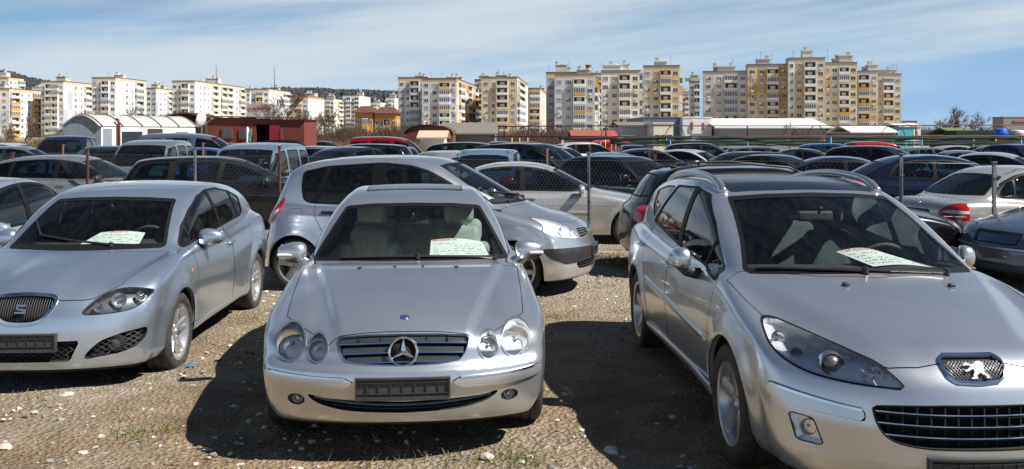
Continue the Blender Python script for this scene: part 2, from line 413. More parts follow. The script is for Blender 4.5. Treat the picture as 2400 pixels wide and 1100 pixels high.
# ---------------------------------------------------------------- objects
def mesh_obj(name, verts, faces, material, parent=None, normals=None, smooth=True, mats=None, fmat=None):
    me = bpy.data.meshes.new(name); me.from_pydata([tuple(v) for v in verts], [], faces)
    for m in (mats or [material]): me.materials.append(m)
    if fmat is not None: me.polygons.foreach_set('material_index', fmat)
    if smooth: me.polygons.foreach_set('use_smooth', [True]*len(me.polygons))
    me.update()
    if normals is not None: me.normals_split_custom_set_from_vertices([tuple(n) for n in normals])
    o = bpy.data.objects.new(name, me); COL.objects.link(o)
    if parent: o.parent = parent
    return o
def thing(name, label, cat, loc=(0, 0, 0), rz=0, group=None):
    o = bpy.data.objects.new(name, None); COL.objects.link(o); o.location = loc; o.rotation_euler = (0, 0, rz); o.empty_display_size = .2
    return tag(o, label, cat, group)
def tag(o, label, cat, group=None):
    o['label'] = label; o['category'] = cat
    if group: o['group'] = group
    return o
def empty_part(name, parent, loc=(0, 0, 0), rz=0):
    o = bpy.data.objects.new(name, None); COL.objects.link(o); o.parent = parent; o.location = loc; o.rotation_euler = (0, 0, rz); o.empty_display_size = .1; return o
def copy_tree(o, parent=None):
    c = o.copy(); COL.objects.link(c); c.parent = parent
    for ch in o.children: copy_tree(ch, c)
    return c
class MB:
    """collects shapes that become ONE mesh"""
    def __init__(s): s.v = []; s.f = []; s.m = []
    def add(s, v, f, m=0):
        n = len(s.v); s.v += [tuple(map(float, q)) for q in v]; s.f += [tuple(i+n for i in q) for q in f]; s.m += [m]*len(f); return s
    def box(s, x0, x1, y0, y1, z0, z1, m=0):
        v = [(x, y, z) for z in (z0, z1) for y in (y0, y1) for x in (x0, x1)]
        return s.add(v, [(0, 2, 3, 1), (4, 5, 7, 6), (0, 1, 5, 4), (2, 6, 7, 3), (0, 4, 6, 2), (1, 3, 7, 5)], m)
    def rbox(s, c, h, r, n=3, m=0, rot=None, taper=0):
        """rounded box: centre, half sizes, radius"""
        h = np.array(h, float); r = min(r, h.min()); k = 2*n; vv = []; ff = []; ids = {}
        def vid(p):
            key = tuple(np.round(p, 5))
            if key not in ids:
                ids[key] = len(vv); q = np.array(p)*1.0; inner = np.clip(q, -(1 - 1e-9), 1)
                g = q*h; core = np.clip(g, -(h-r), h-r)
                # spread grid lines so the corners get the points
                d = g - core; L = np.linalg.norm(d); g2 = core + (d/L*r if L > 1e-9 else 0)
                if taper: g2[0] *= 1 - taper*(g2[2]/h[2]+1)/2; g2[1] *= 1 - taper*(g2[2]/h[2]+1)/2
                vv.append(g2)
            return ids[key]
        fr = [np.concatenate([-1 + (r/hh)*np.linspace(0, 1, n+1)*(1), 1 - (r/hh)*np.linspace(1, 0, n+1)]) for hh in h]
        for a in range(3):
            o1, o2 = (a+1) % 3, (a+2) % 3
            for sg in (-1, 1):
                g1, g2 = fr[o1], fr[o2]
                for i in range(len(g1)-1):
                    for j in range(len(g2)-1):
                        q = []
                        for (x, y) in ((g1[i], g2[j]), (g1[i+1], g2[j]), (g1[i+1], g2[j+1]), (g1[i], g2[j+1])):
                            p = [0, 0, 0]; p[a] = sg; p[o1] = x; p[o2] = y; q.append(vid(p))
                        q = [q[t] for t in range(4) if q[t] != q[t-1]]
                        if len(q) > 2: ff.append(tuple(q if sg > 0 else q[::-1]))
        V = np.array(vv)
        if rot is not None: V = V @ np.array(rot.to_3x3().transposed())
        return s.add(V + np.array(c), ff, m)
    def tube(s, pts, r, n=8, m=0, cap=True, closed=False):
        pts = [Vector(p) for p in pts]; k = len(pts); rr = r if hasattr(r, '__len__') else [r]*k; base = len(s.v); up = None
        for i, p in enumerate(pts):
            t = (pts[(i+1) % k] - pts[i-1]) if closed else (pts[min(i+1, k-1)] - pts[max(i-1, 0)])
            t.normalize()
            if up is None: up = t.orthogonal().normalized()
            up = (up - t*up.dot(t)); up = up.normalized() if up.length > 1e-6 else t.orthogonal().normalized()
            w_ = t.cross(up)
            for j in range(n):
                a = 2*math.pi*j/n; s.v.append(tuple(p + (up*math.cos(a) + w_*math.sin(a))*rr[i]))
        for i in range(k if closed else k-1):
            for j in range(n):
                a, b_ = base + i*n + j, base + i*n + (j+1) % n; c, d = base + ((i+1) % k)*n + (j+1) % n, base + ((i+1) % k)*n + j
                s.f.append((a, b_, c, d)); s.m.append(m)
        if cap and not closed:
            s.f.append(tuple(base + j for j in range(n))[::-1]); s.f.append(tuple(base + (k-1)*n + j for j in range(n))); s.m += [m, m]
        return s
    def lathe(s, prof, n=32, axis='y', c=(0, 0, 0), m=0):
        """profile of (radius, height) turned about an axis"""
        base = len(s.v); k = len(prof)
        for j in range(n):
            a = 2*math.pi*j/n; ca, sa = math.cos(a), math.sin(a)
            for (r, h) in prof:
                p = {'y': (r*ca, h, -r*sa), 'z': (r*ca, r*sa, h), 'x': (h, r*ca, r*sa)}[axis]
                s.v.append((p[0]+c[0], p[1]+c[1], p[2]+c[2]))
        for j in range(n):
            for i in range(k-1):
                a, b_ = base + j*k + i, base + ((j+1) % n)*k + i
                s.f.append((a, b_, b_+1, a+1)); s.m.append(m)
        return s
    def prism(s, poly, d0, d1, fn, m=0):
        """outline extruded between two depths; fn(u, v, d) gives the point"""
        n = len(poly); v = [fn(u, q, d0) for u, q in poly] + [fn(u, q, d1) for u, q in poly]
        f = [tuple(range(n))[::-1], tuple(range(n, 2*n))] + [(i, (i+1) % n, n + (i+1) % n, n + i) for i in range(n)]
        return s.add(v, f, m)
    def build(s, name, material, parent=None, smooth=True, mats=None, sharp=None):
        me = bpy.data.meshes.new(name); me.from_pydata(s.v, [], s.f)
        for q in (mats or [material]): me.materials.append(q)
        if mats: me.polygons.foreach_set('material_index', s.m)
        if smooth: me.polygons.foreach_set('use_smooth', [True]*len(me.polygons))
        bm = bmesh.new(); bm.from_mesh(me); bmesh.ops.recalc_face_normals(bm, faces=bm.faces[:])
        if smooth and sharp:
            for e in bm.edges:
                if len(e.link_faces) == 2 and e.calc_face_angle(0) > R(sharp): e.smooth = False
        bm.to_mesh(me); bm.free()
        o = bpy.data.objects.new(name, me); COL.objects.link(o)
        if parent: o.parent = parent
        return o

# ---------------------------------------------------------------- car parts
def to_local(P, L):
    """(b, y, z) to the car's own frame: x forward, y left, z up"""
    P = np.asarray(P, float); Q = P.copy(); Q[..., 0] = L/2 - P[..., 0]; return Q
def skin_part(sk, name, labels, material, parent, side=0, disp=0, skirt=None, flip=False, test=None, mats=None, both=None):
    """the faces of the skin that carry these labels as one mesh, moved along the normal by disp"""
    labels = (labels,) if isinstance(labels, str) else labels; Lc = sk.sh.d['L']; V, N = sk.V, sk.N
    fs = []
    for f, l in zip(sk.f, sk.l):
        if l in labels:
            if side:
                y = sum(V[i][1] for i in f)
                if y*side < 0: continue
            if test:
                c = V[list(f)].mean(0)
                if not test(c): continue
            fs.append(f)
    if not fs: return None
    used = sorted({i for f in fs for i in f}); ix = {v: k for k, v in enumerate(used)}
    P0 = V[used]; Nn = N[used]; P = P0 + Nn*disp
    verts = to_local(P, Lc); nl = Nn.copy(); nl[:, 0] *= -1
    faces = [tuple(ix[i] for i in f) for f in fs]
    # b runs backwards, so the winding turns over
    faces = [f[::-1] for f in faces]
    verts = [tuple(v) for v in verts]; nl = [tuple(n) for n in nl]
    if skirt is None: skirt = abs(disp) > 0
    if skirt:
        ed = {}
        for f in faces:
            for k in range(len(f)):
                a, b = f[k], f[(k+1) % len(f)]
                if (b, a) in ed: ed[(b, a)] = None
                else: ed[(a, b)] = 1
        P0l = to_local(P0 if skirt is True else P0 + Nn*(disp - skirt), Lc)
        for (a, b), q in ed.items():
            if q is None: continue
            pa, pb, qa, qb = np.array(verts[a]), np.array(verts[b]), P0l[a], P0l[b]
            n = np.cross(pa-pb, qa-pa)
            n = n/(np.linalg.norm(n)+1e-12); k = len(verts)
            verts += [tuple(pb), tuple(pa), tuple(qa), tuple(qb)]; nl += [tuple(n)]*4; faces.append((k, k+1, k+2, k+3))
    return mesh_obj(name, verts, faces, material, parent, nl)
TYRES = {}
def wheel_meshes(kind, rt, rr, wd):
    key = (kind, rt, rr, wd)
    if key in TYRES: return TYRES[key]
    t = MB(); h = wd/2
    t.lathe([(rr-.012, -h*.8), (rr+.01, -h*.92), (rr+.03, -h), (rt-.03, -h), (rt-.008, -h*.86), (rt, -h*.6), (rt, -h*.31), (rt-.009, -h*.30), (rt-.009, -h*.24), (rt, -h*.23), (rt, h*.23), (rt-.009, h*.24), (rt-.009, h*.30), (rt, h*.31), (rt, h*.6), (rt-.008, h*.86), (rt-.03, h), (rt-.05, h*1.01), (rr+.03, h), (rr+.01, h*.92), (rr-.012, h*.8)], 48)
    to = t.build('tyre', M_rubber, sharp=40)
    m = MB()
    m.lathe([(rr-.03, -h*.7), (rr-.03, h*.35), (rr-.018, h*.62), (rr-.012, h*.84), (rr+.006, h*.90), (rr+.012, h*.84), (rr+.006, h*.70)], 48)
    def spoke(a0, w0, w1, r0, r1, y0, y1, th=.03):
        ca, sa = math.cos(a0), math.sin(a0); v = []
        n = 6
        for i in range(n):
            q = i/(n-1); r_ = r0 + (r1-r0)*q; y = y0 + (y1-y0)*(q**1.6); wv = w0 + (w1-w0)*q
            for (sx, yy) in ((-.5, y-th), (-.5, y-.008), (-.33, y), (.33, y), (.5, y-.008), (.5, y-th)):
                x = sx*wv; v.append((r_*ca - x*sa, yy, r_*sa + x*ca))
        f = [(i*6+j, i*6+(j+1) % 6, (i+1)*6+(j+1) % 6, (i+1)*6+j) for i in range(n-1) for j in range(6)]
        m.add(v, f)
    hub = h*.55; out_ = h*.74
    if kind == '5': 
        for k in range(5): spoke(k*2*math.pi/5+.3, .085, .062, .05, rr-.012, hub, out_)
    elif kind == '5wide':
        for k in range(5): spoke(k*2*math.pi/5+.3, .10, .095, .05, rr-.012, hub, out_, .045)
    elif kind == '6':
        for k in range(6): spoke(k*2*math.pi/6+.1, .07, .06, .05, rr-.012, hub, out_)
    elif kind == '7':
        for k in range(7): spoke(k*2*math.pi/7+.2, .06, .046, .05, rr-.012, hub, out_)
    elif kind == '10':
        for k in range(5):
            for dd in (-.17, .17): spoke(k*2*math.pi/5+.45+dd, .04, .036, .05, rr-.012, hub, out_)
    else:  # steel wheel with a cover
        m.lathe([(.0, h*.66), (.05, h*.68), (.12, h*.72), (rr-.05, h*.78), (rr-.02, h*.74), (rr-.02, h*.6)], 32)
        for k in range(9): spoke(k*2*math.pi/9, .03, .045, .09, rr-.03, h*.71, h*.80, .02)
    m.lathe([(.0001, hub+.012), (.03, hub+.012), (.036, hub+.004), (.062, hub), (.066, hub-.05)], 20)
    for k in range(5):
        a = k*2*math.pi/5+.9; m.lathe([(.0001, hub+.004), (.009, hub+.004), (.009, hub-.03)], 8, c=(.05*math.cos(a), 0, .05*math.sin(a)))
    ro = m.build('rim', M_alloy if kind != 'steel' else M_steel, sharp=35)
    d = MB(); d.lathe([(.0001, .0), (.13, .0), (.145, .002), (.148, -.02), (.0001, -.03)], 32); d.lathe([(rr-.028, -h*.5), (.0001, -h*.45)], 24, m=0)
    do = d.build('brake_disc', M_disc, sharp=40)
    TYRES[key] = (to.data, ro.data, do.data)
    for o in (to, ro, do): bpy.data.objects.remove(o)
    return TYRES[key]
def add_wheel(parent, x, y, rt, rr, wd, kind, steer=0, small=False):
    t, r, d = wheel_meshes(kind, rt, rr, wd)
    w_ = empty_part('wheel', parent, (x, y, rt-.008), (0 if y > 0 else math.pi) + steer)
    for nm, me in (('tyre', t), ('rim', r)) + ((('brake_disc', d),) if not small else ()):
        o = bpy.data.objects.new(nm, me); COL.objects.link(o); o.parent = w_
    return w_
def rotm(rx=0, ry=0, rz=0):
    return Matrix.Rotation(rz, 4, 'Z') @ Matrix.Rotation(ry, 4, 'Y') @ Matrix.Rotation(rx, 4, 'X')
def seat(parent, x, y, z, material, w=.50, head=True, round_head=False):
    """front seat: cushion, backrest, headrest; x is the hip point"""
    t = empty_part('front_seat', parent, (x, y, z))
    MB().rbox((.12, 0, -.06), (.26, w/2, .09), .07, rot=rotm(0, R(-8))).build('seat_cushion', material, t)
    b = MB(); b.rbox((-.20, 0, .29), (.085, w*.40, .33), .075, rot=rotm(0, R(-18)), taper=.12)
    for s_ in (-1, 1): b.rbox((-.17, s_*w*.40, .22), (.09, .055, .26), .05, rot=rotm(0, R(-18)))
    b.build('seat_back', material, t)
    if head:
        h = MB(); h.rbox((-.335, 0, .735), (.06, .135 if not round_head else .125, .095 if not round_head else .12), .058 if not round_head else .10, rot=rotm(0, R(-12)))
        for s_ in (-1, 1): h.tube([(-.325, s_*.06, .55), (-.335, s_*.06, .70)], .008, 6)
        h.build('headrest', material, t)
    return t
def wing_mirror(parent, b, y, z, L, pm, side, size=1.0, lamp=False, stalk_black=True, leng=.12, fold=0):
    t = MB(); c = (L/2 - b, side*y, z)
    V = []; n = 14; k = 9
    f = []
    for i in range(k):
        u = i/(k-1)*math.pi; 
        for j in range(n):
            a = 2*math.pi*j/n
            ex = lambda v, p: math.copysign(abs(v)**p, v)
            r_ = math.sin(u)**.55
            yy = -math.cos(u)*leng*size; tp = 1 - .22*(-math.cos(u))
            V.append((ex(math.cos(a), .75)*.085*size*r_*tp*(1 if math.cos(a) > 0 else .35), side*yy, ex(math.sin(a), .8)*.083*size*r_*tp))
    for i in range(k-1):
        for j in range(n): f.append((i*n+j, i*n+(j+1) % n, (i+1)*n+(j+1) % n, (i+1)*n+j))
    if fold: V = [(v[0]*math.cos(fold) - side*v[1]*math.sin(fold), v[1]*math.cos(fold) + side*v[0]*math.sin(fold), v[2]) for v in V]
    t.add([(v[0]+c[0], v[1]+c[1], v[2]+c[2]) for v in V], f)
    o = t.build('wing_mirror', pm, parent, sharp=80)
    q = MB(); q.rbox((c[0]-.031*size, c[1], c[2]) if not fold else (c[0], c[1]-side*.031*size, c[2]), (.004, leng*.80*size, .062*size) if not fold else (leng*.8*size, .004, .062*size), .004); q.build('mirror_glass', M_mirror, o)
    q = MB(); q.tube([(c[0]+.01, c[1]-side*.05, c[2]-.05*size), (c[0]+.015, c[1]-side*(leng*size+.03), c[2]-.085), (c[0]+.02, c[1]-side*(leng*size+.09), c[2]-.10)] if not fold else [(c[0], c[1], c[2]-.05), (c[0]+.06, c[1]-side*.02, c[2]-.08), (c[0]+.10, c[1]-side*.10, c[2]-.09)], [.035, .03, .04], 10); q.build('mirror_arm', M_black if stalk_black else pm, o)
    if lamp:
        q = MB(); q.rbox((c[0]+.070*size, c[1]+side*.045, c[2]-.012), (.016, .055, .012), .010); q.build('indicator_lamp', M_white, o)
    return o
def ribbon(shape, pts, wid, h, L, name, material, parent, mirror=False, up=(0, 0, 1), taper=False):
    """a raised bar lying on the skin along points (b, y, z)"""
    P = shape.project(np.array(pts, float), 6); Nn = shape.normal(P); out = []
    for sg in ((1, -1) if mirror else (1,)):
        v = []; f = []; k = len(P)
        for i in range(k):
            t = P[min(i+1, k-1)] - P[max(i-1, 0)]; t /= np.linalg.norm(t); s_ = np.cross(Nn[i], t); s_ /= np.linalg.norm(s_)
            wq = wid*(1 if not taper else .25 + .75*math.sin(math.pi*min(1, max(0, (i+.5)/k)))); 
            for (a, d) in ((-.5, -.006), (-.5, h*.55), (-.3, h), (.3, h), (.5, h*.55), (.5, -.006)):
                q = P[i] + s_*a*wq + Nn[i]*d; v.append((L/2-q[0], sg*q[1], q[2]))
        f = [(i*6+j, i*6+(j+1) % 6, (i+1)*6+(j+1) % 6, (i+1)*6+j) for i in range(k-1) for j in range(6)] + [tuple(range(6))[::-1], tuple(range((k-1)*6, k*6))]
        m = MB(); m.add(v, f); out.append(m.build(name, material, parent, sharp=45))
    return out if mirror else out[0]
# ---------------------------------------------------------------- one car from its drawing
m_side = lambda b, y, z, nb, ny, nz: (y > .40) & (ny > .22)
m_door = lambda b, y, z, nb, ny, nz: (y > .40) & (ny > .03)
m_all = lambda b, y, z, nb, ny, nz: b > -9
def m_front(bm, z0=0, z1=9): return lambda b, y, z, nb, ny, nz: (b < bm) & (z > z0) & (z < z1) & (nb < .05)
def m_rear(bm, z0=0, z1=9): return lambda b, y, z, nb, ny, nz: (b > bm) & (z > z0) & (z < z1) & (nb > -.05)
def m_top(b0, b1, z0): return lambda b, y, z, nb, ny, nz: (b > b0) & (b < b1) & (z > z0) & (nz > .15)
def full(poly): return [(p[0], p[1]) for p in poly]
def build_car(d, name, label, pm, h=.03, cat='car', group=None, color=None, interior=True, glass_mats=(None, None, None), hero=False):
    L_ = d['L']; sh = CarShape(d); sk = Skin(sh, h)
    root = thing(name, label, cat, group=group)
    wf, wr = d['axles']; rt, rr, wd, kind = d['wheel']; ar = d.get('arch', rt + .045)
    for bx in (wf, wr):
        a = np.linspace(0, np.pi, 30); dz = d.get('archz', rt)
        poly = [(bx + ar*math.cos(t), dz + ar*math.sin(t)) for t in a] + [(bx - ar*1.0, .0), (bx + ar*1.0, .0)]
        sk.region('arch', 'side', poly, lambda b, y, z, nb, ny, nz: (y > .50), allow=('body',))
    low = d.get('sill', .30)
    sk.cut(np.where(sk.V[:, 2] < low, sk.N[:, 2] + .72, 1.0), 'underbody', ('body',))
    for r in d['regions']: sk.region(*r[:4], **r[4])
    for r in d.get('lines', ()): sk.line(*r[:3], **r[3])
    parts = {}
    gw, gs, gr = (glass_mats[0] or M_wind), (glass_mats[1] or M_side), (glass_mats[2] or M_side)
    known = set(sk.l)
    P = lambda nm, lb, m, **k: skin_part(sk, nm, lb, m, root, **k)
    body = P('body', 'body', pm); parts['body'] = body
    P('underbody', 'underbody', M_matt)
    if 'seam' in known: P('panel_gap', 'seam', M_seam, disp=-.0035)
    if 'seal' in known: P('window_seal', 'seal', M_seal, disp=.001)
    P('windscreen', 'windscreen', gw, disp=-.003); P('rear_window', 'rear_window', gr, disp=-.003)
    for k in sorted(known):
        if k.startswith('window'):
            for sd in (1, -1): P('side_window', k, gr if k in d.get('privacy', ()) else gs, side=sd, disp=-.004)
        if k.startswith('door'):
            for sd in (1, -1):
                o = P('door', k, pm, side=sd); parts.setdefault('doors', []).append((o, k, sd))
    for nm, lb, m, kw in d['skin_parts']:
        if lb in known:
            kw = dict(kw); both = kw.pop('both', False)
            for sd in ((1, -1) if both else (0,)):
                o = P(nm, lb, MATS[m] if m in MATS else pm, side=sd, **kw); parts.setdefault(lb, []).append(o)
    # wheel arches: lip and liner
    for bx in (wf, wr):
        for sd in (1, -1):
            m = MB(); n = 22; dz = d.get('archz', rt); v = []; 
            for i in range(n+1):
                t = math.pi*i/n; b_, z_ = bx + (ar-.002)*math.cos(t), dz + (ar-.002)*math.sin(t)
                s0 = sh.at_side(bx + (ar+.004)*math.cos(t), min(dz + (ar+.004)*math.sin(t), d['belt'])); yo = (s0[1] if s0 is not None else d['W']/2)
                for (yy, sc) in ((yo-.004, 1), (yo-.03, 1), (yo-.035, 1.03), (yo-.36, 1.03)): v.append((L_/2 - (bx + (ar-.002)*sc*math.cos(t)), sd*yy, dz + (ar-.002)*sc*math.sin(t)))
            f = [(i*4+j, i*4+j+1, (i+1)*4+j+1, (i+1)*4+j) for i in range(n) for j in range(3)]
            m.add(v, f, 0); m.m = [0 if k % 3 == 0 else 1 for k in range(len(f))]
            k0 = len(m.v); m.add([(L_/2 - (bx + ar*1.03*math.cos(math.pi*i/n)), sd*(d['W']/2-.38), dz + ar*1.03*math.sin(math.pi*i/n)) for i in range(n+1)] + [(L_/2-bx-ar, sd*(d['W']/2-.38), .12), (L_/2-bx+ar, sd*(d['W']/2-.38), .12)], [tuple(range(n+3))], 1)
            m.build('wheel_arch', None, root, mats=[pm, M_matt], sharp=40)
    for bx, st in ((wf, d.get('steer', 0)), (wr, 0)):
        for sd in (1, -1): add_wheel(root, L_/2-bx, sd*(d['track']-wd/2), rt, rr, wd, kind, st, small=not hero)
    mb, my, mz = d['mirror'][:3]
    for sd in (1, -1): wing_mirror(root, mb, my, mz, L_, pm if d['mirror'][3] else M_black, sd, *d['mirror'][4:])
    for (hb, hz) in d.get('handles', ()):
        for sd in (1, -1):
            q = sh.at_side(hb, hz, sd)
            if q is None: continue
            par = root
            for (o, k, s_) in parts.get('doors', []):
                if o and s_ == sd and ((k.endswith('front')) == (hb < d['bpillar'])): par = o
            mm = MB(); c = (L_/2-hb, q[1]+sd*.022, hz); mm.rbox(c, (.095, .012, .015), .011)
            mm.rbox((c[0]-.07, q[1]+sd*.008, hz), (.018, .016, .013), .008); mm.rbox((c[0]+.07, q[1]+sd*.008, hz), (.018, .016, .013), .008)
            mm.build('door_handle', M_black if d.get('black_handles') else pm, par)
    if interior:
        i = d['interior']; sm = i.get('mat', M_seatdark); tm = i.get('trim', M_trim); x0 = L_/2
        sx, sz = x0 - i['seat_b'], i['seat_z']
        q = MB(); dw = d['W']/2 - .14
        db0, db1, dzz = i['dash']            # front edge, rear edge, top
        for k in range(9):
            pass
        n = 13; v = []; prof = [(db0-.05, dzz-.10), (db0+.02, dzz-.035), (db0+(db1-db0)*.5, dzz-.005), (db1-.05, dzz), (db1, dzz-.05), (db1-.02, dzz-.3), (db1-.1, dzz-.45)]
        for j in range(n):
            yy = -1 + 2*j/(n-1)
            for (b_, z_) in prof: v.append((x0 - b_ - .16*yy*yy*(1 if b_ < db1-.06 else .3), yy*dw, z_ + (.03*math.exp(-((yy-.5)/.25)**2) if b_ > db0+.1 else 0)))
        q.add(v, [(j*7+k, j*7+k+1, (j+1)*7+k+1, (j+1)*7+k) for j in range(n-1) for k in range(6)])
        q.build('dashboard', tm, root)
        q = MB(); yy = .37*(1 if not i.get('rhd') else -1); c = Vector((x0 - i['wheel'][0], yy, i['wheel'][1])); Q = rotm(0, R(-66))
        q.tube([c + Q @ Vector((.185*math.cos(a), .185*math.sin(a), 0)) for a in np.linspace(0, 2*math.pi, 28, endpoint=False)], .016, 8, closed=True)
        q.rbox(c + Q @ Vector((0, 0, -.02)), (.075, .07, .03), .03, rot=Q)
        for a in (0, math.pi, -math.pi/2): q.tube([c + Q @ Vector((.05*math.sin(a), .05*math.cos(a), -.01)), c + Q @ Vector((.18*math.sin(a), .18*math.cos(a), 0))], .014, 6)
        q.tube([c + Q @ Vector((0, 0, -.03)), c + Q @ Vector((0, 0, -.3))], .035, 8)
        q.build('steering_wheel', M_trim, root)
        for sd in (1, -1): seat(root, sx, sd*.37, sz, sm, round_head=i.get('round_head', False))
        rb = x0 - i['rear_b']
        if i.get('rear', True):
            t = empty_part('rear_seat', root, (rb, 0, sz+.03))
            MB().rbox((.10, 0, -.05), (.25, .60, .09), .07).build('seat_cushion', sm, t)
            MB().rbox((-.21, 0, .27), (.085, .60, .30), .07, rot=rotm(0, R(-20))).build('seat_back', sm, t)
            hm = MB()
            for yy in (-.36, .36): hm.rbox((-.335, yy, .64), (.05, .13, .075), .045, rot=rotm(0, R(-12)))
            hm.build('headrest', sm, t)
        q = MB(); fl = i.get('floor', .30); q.box(x0-i.get('end', L_-.35), x0-db0-.1, -dw, dw, fl-.05, fl); 
        for sd in (1, -1): q.box(x0-i.get('end', L_-.35), x0-db1-.05, sd*(dw-.02)-.012, sd*(dw-.02)+.012, fl+.002, d['belt']-.09)
        q.box(x0-i.get('end', L_-.35), x0-i['rear_b']-.35, -dw+.06, dw-.06, d['belt']-.22, d['belt']-.19)
        q.build('cabin_trim', tm, root, smooth=False)
        rz = i['rvm']
        q = MB(); q.rbox((x0-rz[0]-.06, 0, rz[1]-.045), (.02, .12, .035), .018); q.tube([(x0-rz[0]+.01, 0, rz[1]-.02), (x0-rz[0]+.05, 0, rz[1]+.02)], .010, 6); q.build('rear_view_mirror', M_trim, root)
    if color is not None:
        for o in [root] + list(root.children_recursive):
            if o.type == 'MESH': o.color = (*color, 1)
    return root, sh, sk, parts
def park(root, d, front, deg, dz=0):
    """stand the car with its front bumper at a ground point, heading in degrees"""
    a = R(deg); root.location = (front[0] - math.cos(a)*d['L']/2, front[1] - math.sin(a)*d['L']/2, dz); root.rotation_euler = (0, 0, a)
# ---------------------------------------------------------------- the four cars in front
def win(poly, r=.04): return rpoly(poly, r)
LEON = dict(L=4.315, W=1.768, H=1.458, belt=.97,
    top=[(-.1, .60), (0, .665), (.06, .72), (.15, .775), (.35, .85), (.7, .925), (1.0, .975), (1.3, 1.0), (1.8, .985), (2.4, .99), (3.2, 1.03), (3.8, 1.07), (4.05, 1.04), (4.25, .97), (4.45, .85)],
    roof=[(.70, .86), (1.0, .99), (1.35, 1.185), (1.65, 1.325), (1.95, 1.415), (2.3, 1.452), (2.7, 1.455), (3.2, 1.42), (3.6, 1.355), (3.85, 1.27), (4.05, 1.13), (4.2, .98), (4.35, .80)],
    plan=[(-.1, .79), (0, .80), (.3, .845), (.9, .875), (1.5, .868), (2.2, .872), (3.4, .884), (3.9, .862), (4.3, .79), (4.4, .77)],
    side=[(.1, -.13), (.18, -.09), (.28, -.03), (.42, -.016), (.6, 0), (.72, -.004), (.86, -.022), (.97, -.05), (1.1, -.10), (1.25, -.17)],
    nose=[(.05, .25), (.16, .10), (.24, .03), (.36, .0), (.48, .005), (.58, .02), (.70, .06), (.78, .12), (.9, .3)],
    tail=[(.05, 4.1), (.2, 4.22), (.35, 4.30), (.6, 4.315), (.8, 4.28), (1.0, 4.22), (1.2, 4.12)],
    bottom=[(-.1, .20), (0, .19), (.5, .17), (1.3, .19), (3.2, .19), (4.0, .22), (4.4, .28)],
    gw=[(.7, .70), (1.1, .745), (1.6, .775), (2.2, .795), (3.0, .79), (3.6, .755), (4.1, .70), (4.4, .62)], tum=[(-.1, -.02), (0, 0), (.2, .052), (.35, .115), (.45, .17), (.55, .25)],
    na=.30, np=2.6, ta=.20, kc=.07, ks=.065, kg=.08, ku=.05, wc=.22, rc=.18, hoodc=.16, crown=.045,
    flare=[(.89, .022, .36, .31), (3.468, .024, .36, .31)],
    axles=(.89, 3.468), wheel=(.318, .222, .22, '10'), track=.872, arch=.352, mirror=(1.62, .905, 1.0, True, .95), bpillar=2.5,
    handles=[(2.42, .86)], interior=dict(seat_b=2.25, seat_z=.50, rear_b=3.15, dash=(.95, 1.55, .97), wheel=(1.66, .93), rvm=(1.72, 1.27)),
    regions=[], skin_parts=[])
CLK = dict(L=4.638, W=1.74, H=1.40, belt=.92,
    top=[(-.1, .58), (0, .62), (.08, .672), (.2, .715), (.4, .765), (.7, .825), (1.0, .875), (1.3, .915), (1.55, .935), (2.1, .905), (2.8, .905), (3.5, .925), (4.0, .935), (4.4, .915), (4.6, .87), (4.75, .80)],
    roof=[(1.0, .80), (1.25, .915), (1.6, 1.10), (1.9, 1.245), (2.15, 1.335), (2.45, 1.385), (2.8, 1.398), (3.2, 1.365), (3.6, 1.265), (3.9, 1.13), (4.15, 1.0), (4.4, .86)],
    plan=[(-.1, .76), (0, .77), (.3, .82), (.79, .862), (1.5, .862), (2.3, .868), (3.5, .868), (4.1, .84), (4.6, .76), (4.75, .73)],
    side=[(.1, -.12), (.2, -.07), (.3, -.02), (.45, -.002), (.6, 0), (.72, -.012), (.85, -.038), (.95, -.08), (1.1, -.15)],
    nose=[(.05, .30), (.14, .14), (.20, .07), (.27, .035), (.36, .012), (.44, .0), (.50, .012), (.54, .045), (.62, .075), (.70, .11), (.78, .18), (.9, .4)],
    tail=[(.05, 4.4), (.2, 4.54), (.35, 4.62), (.6, 4.638), (.8, 4.60), (.95, 4.55), (1.1, 4.5)],
    bottom=[(-.1, .19), (0, .185), (.5, .16), (1.3, .17), (3.3, .17), (4.2, .20), (4.7, .28)],
    gw=[(1.0, .685), (1.4, .715), (1.8, .735), (2.4, .75), (3.0, .745), (3.6, .715), (4.1, .67), (4.5, .62)], tum=[(-.1, -.02), (0, 0), (.15, .045), (.3, .12), (.4, .19), (.5, .27)],
    na=.27, np=2.6, ta=.2, kc=.05, ks=.055, kg=.07, ku=.03, wc=.24, rc=.2, hoodc=.16, crown=.05, rm0=2.4, rm1=3.0,
    flare=[(.79, .012, .36, .31), (3.5, .012, .36, .31)],
    axles=(.79, 3.505), wheel=(.314, .215, .215, '7'), track=.845, arch=.345, mirror=(1.68, .87, .965, True, .90, True, False), bpillar=2.9,
    handles=[(2.75, .80)], interior=dict(seat_b=2.42, seat_z=.44, rear_b=3.25, dash=(1.28, 1.82, .885), wheel=(1.93, .84), rvm=(1.98, 1.20), round_head=True, end=3.9),
    regions=[], skin_parts=[])
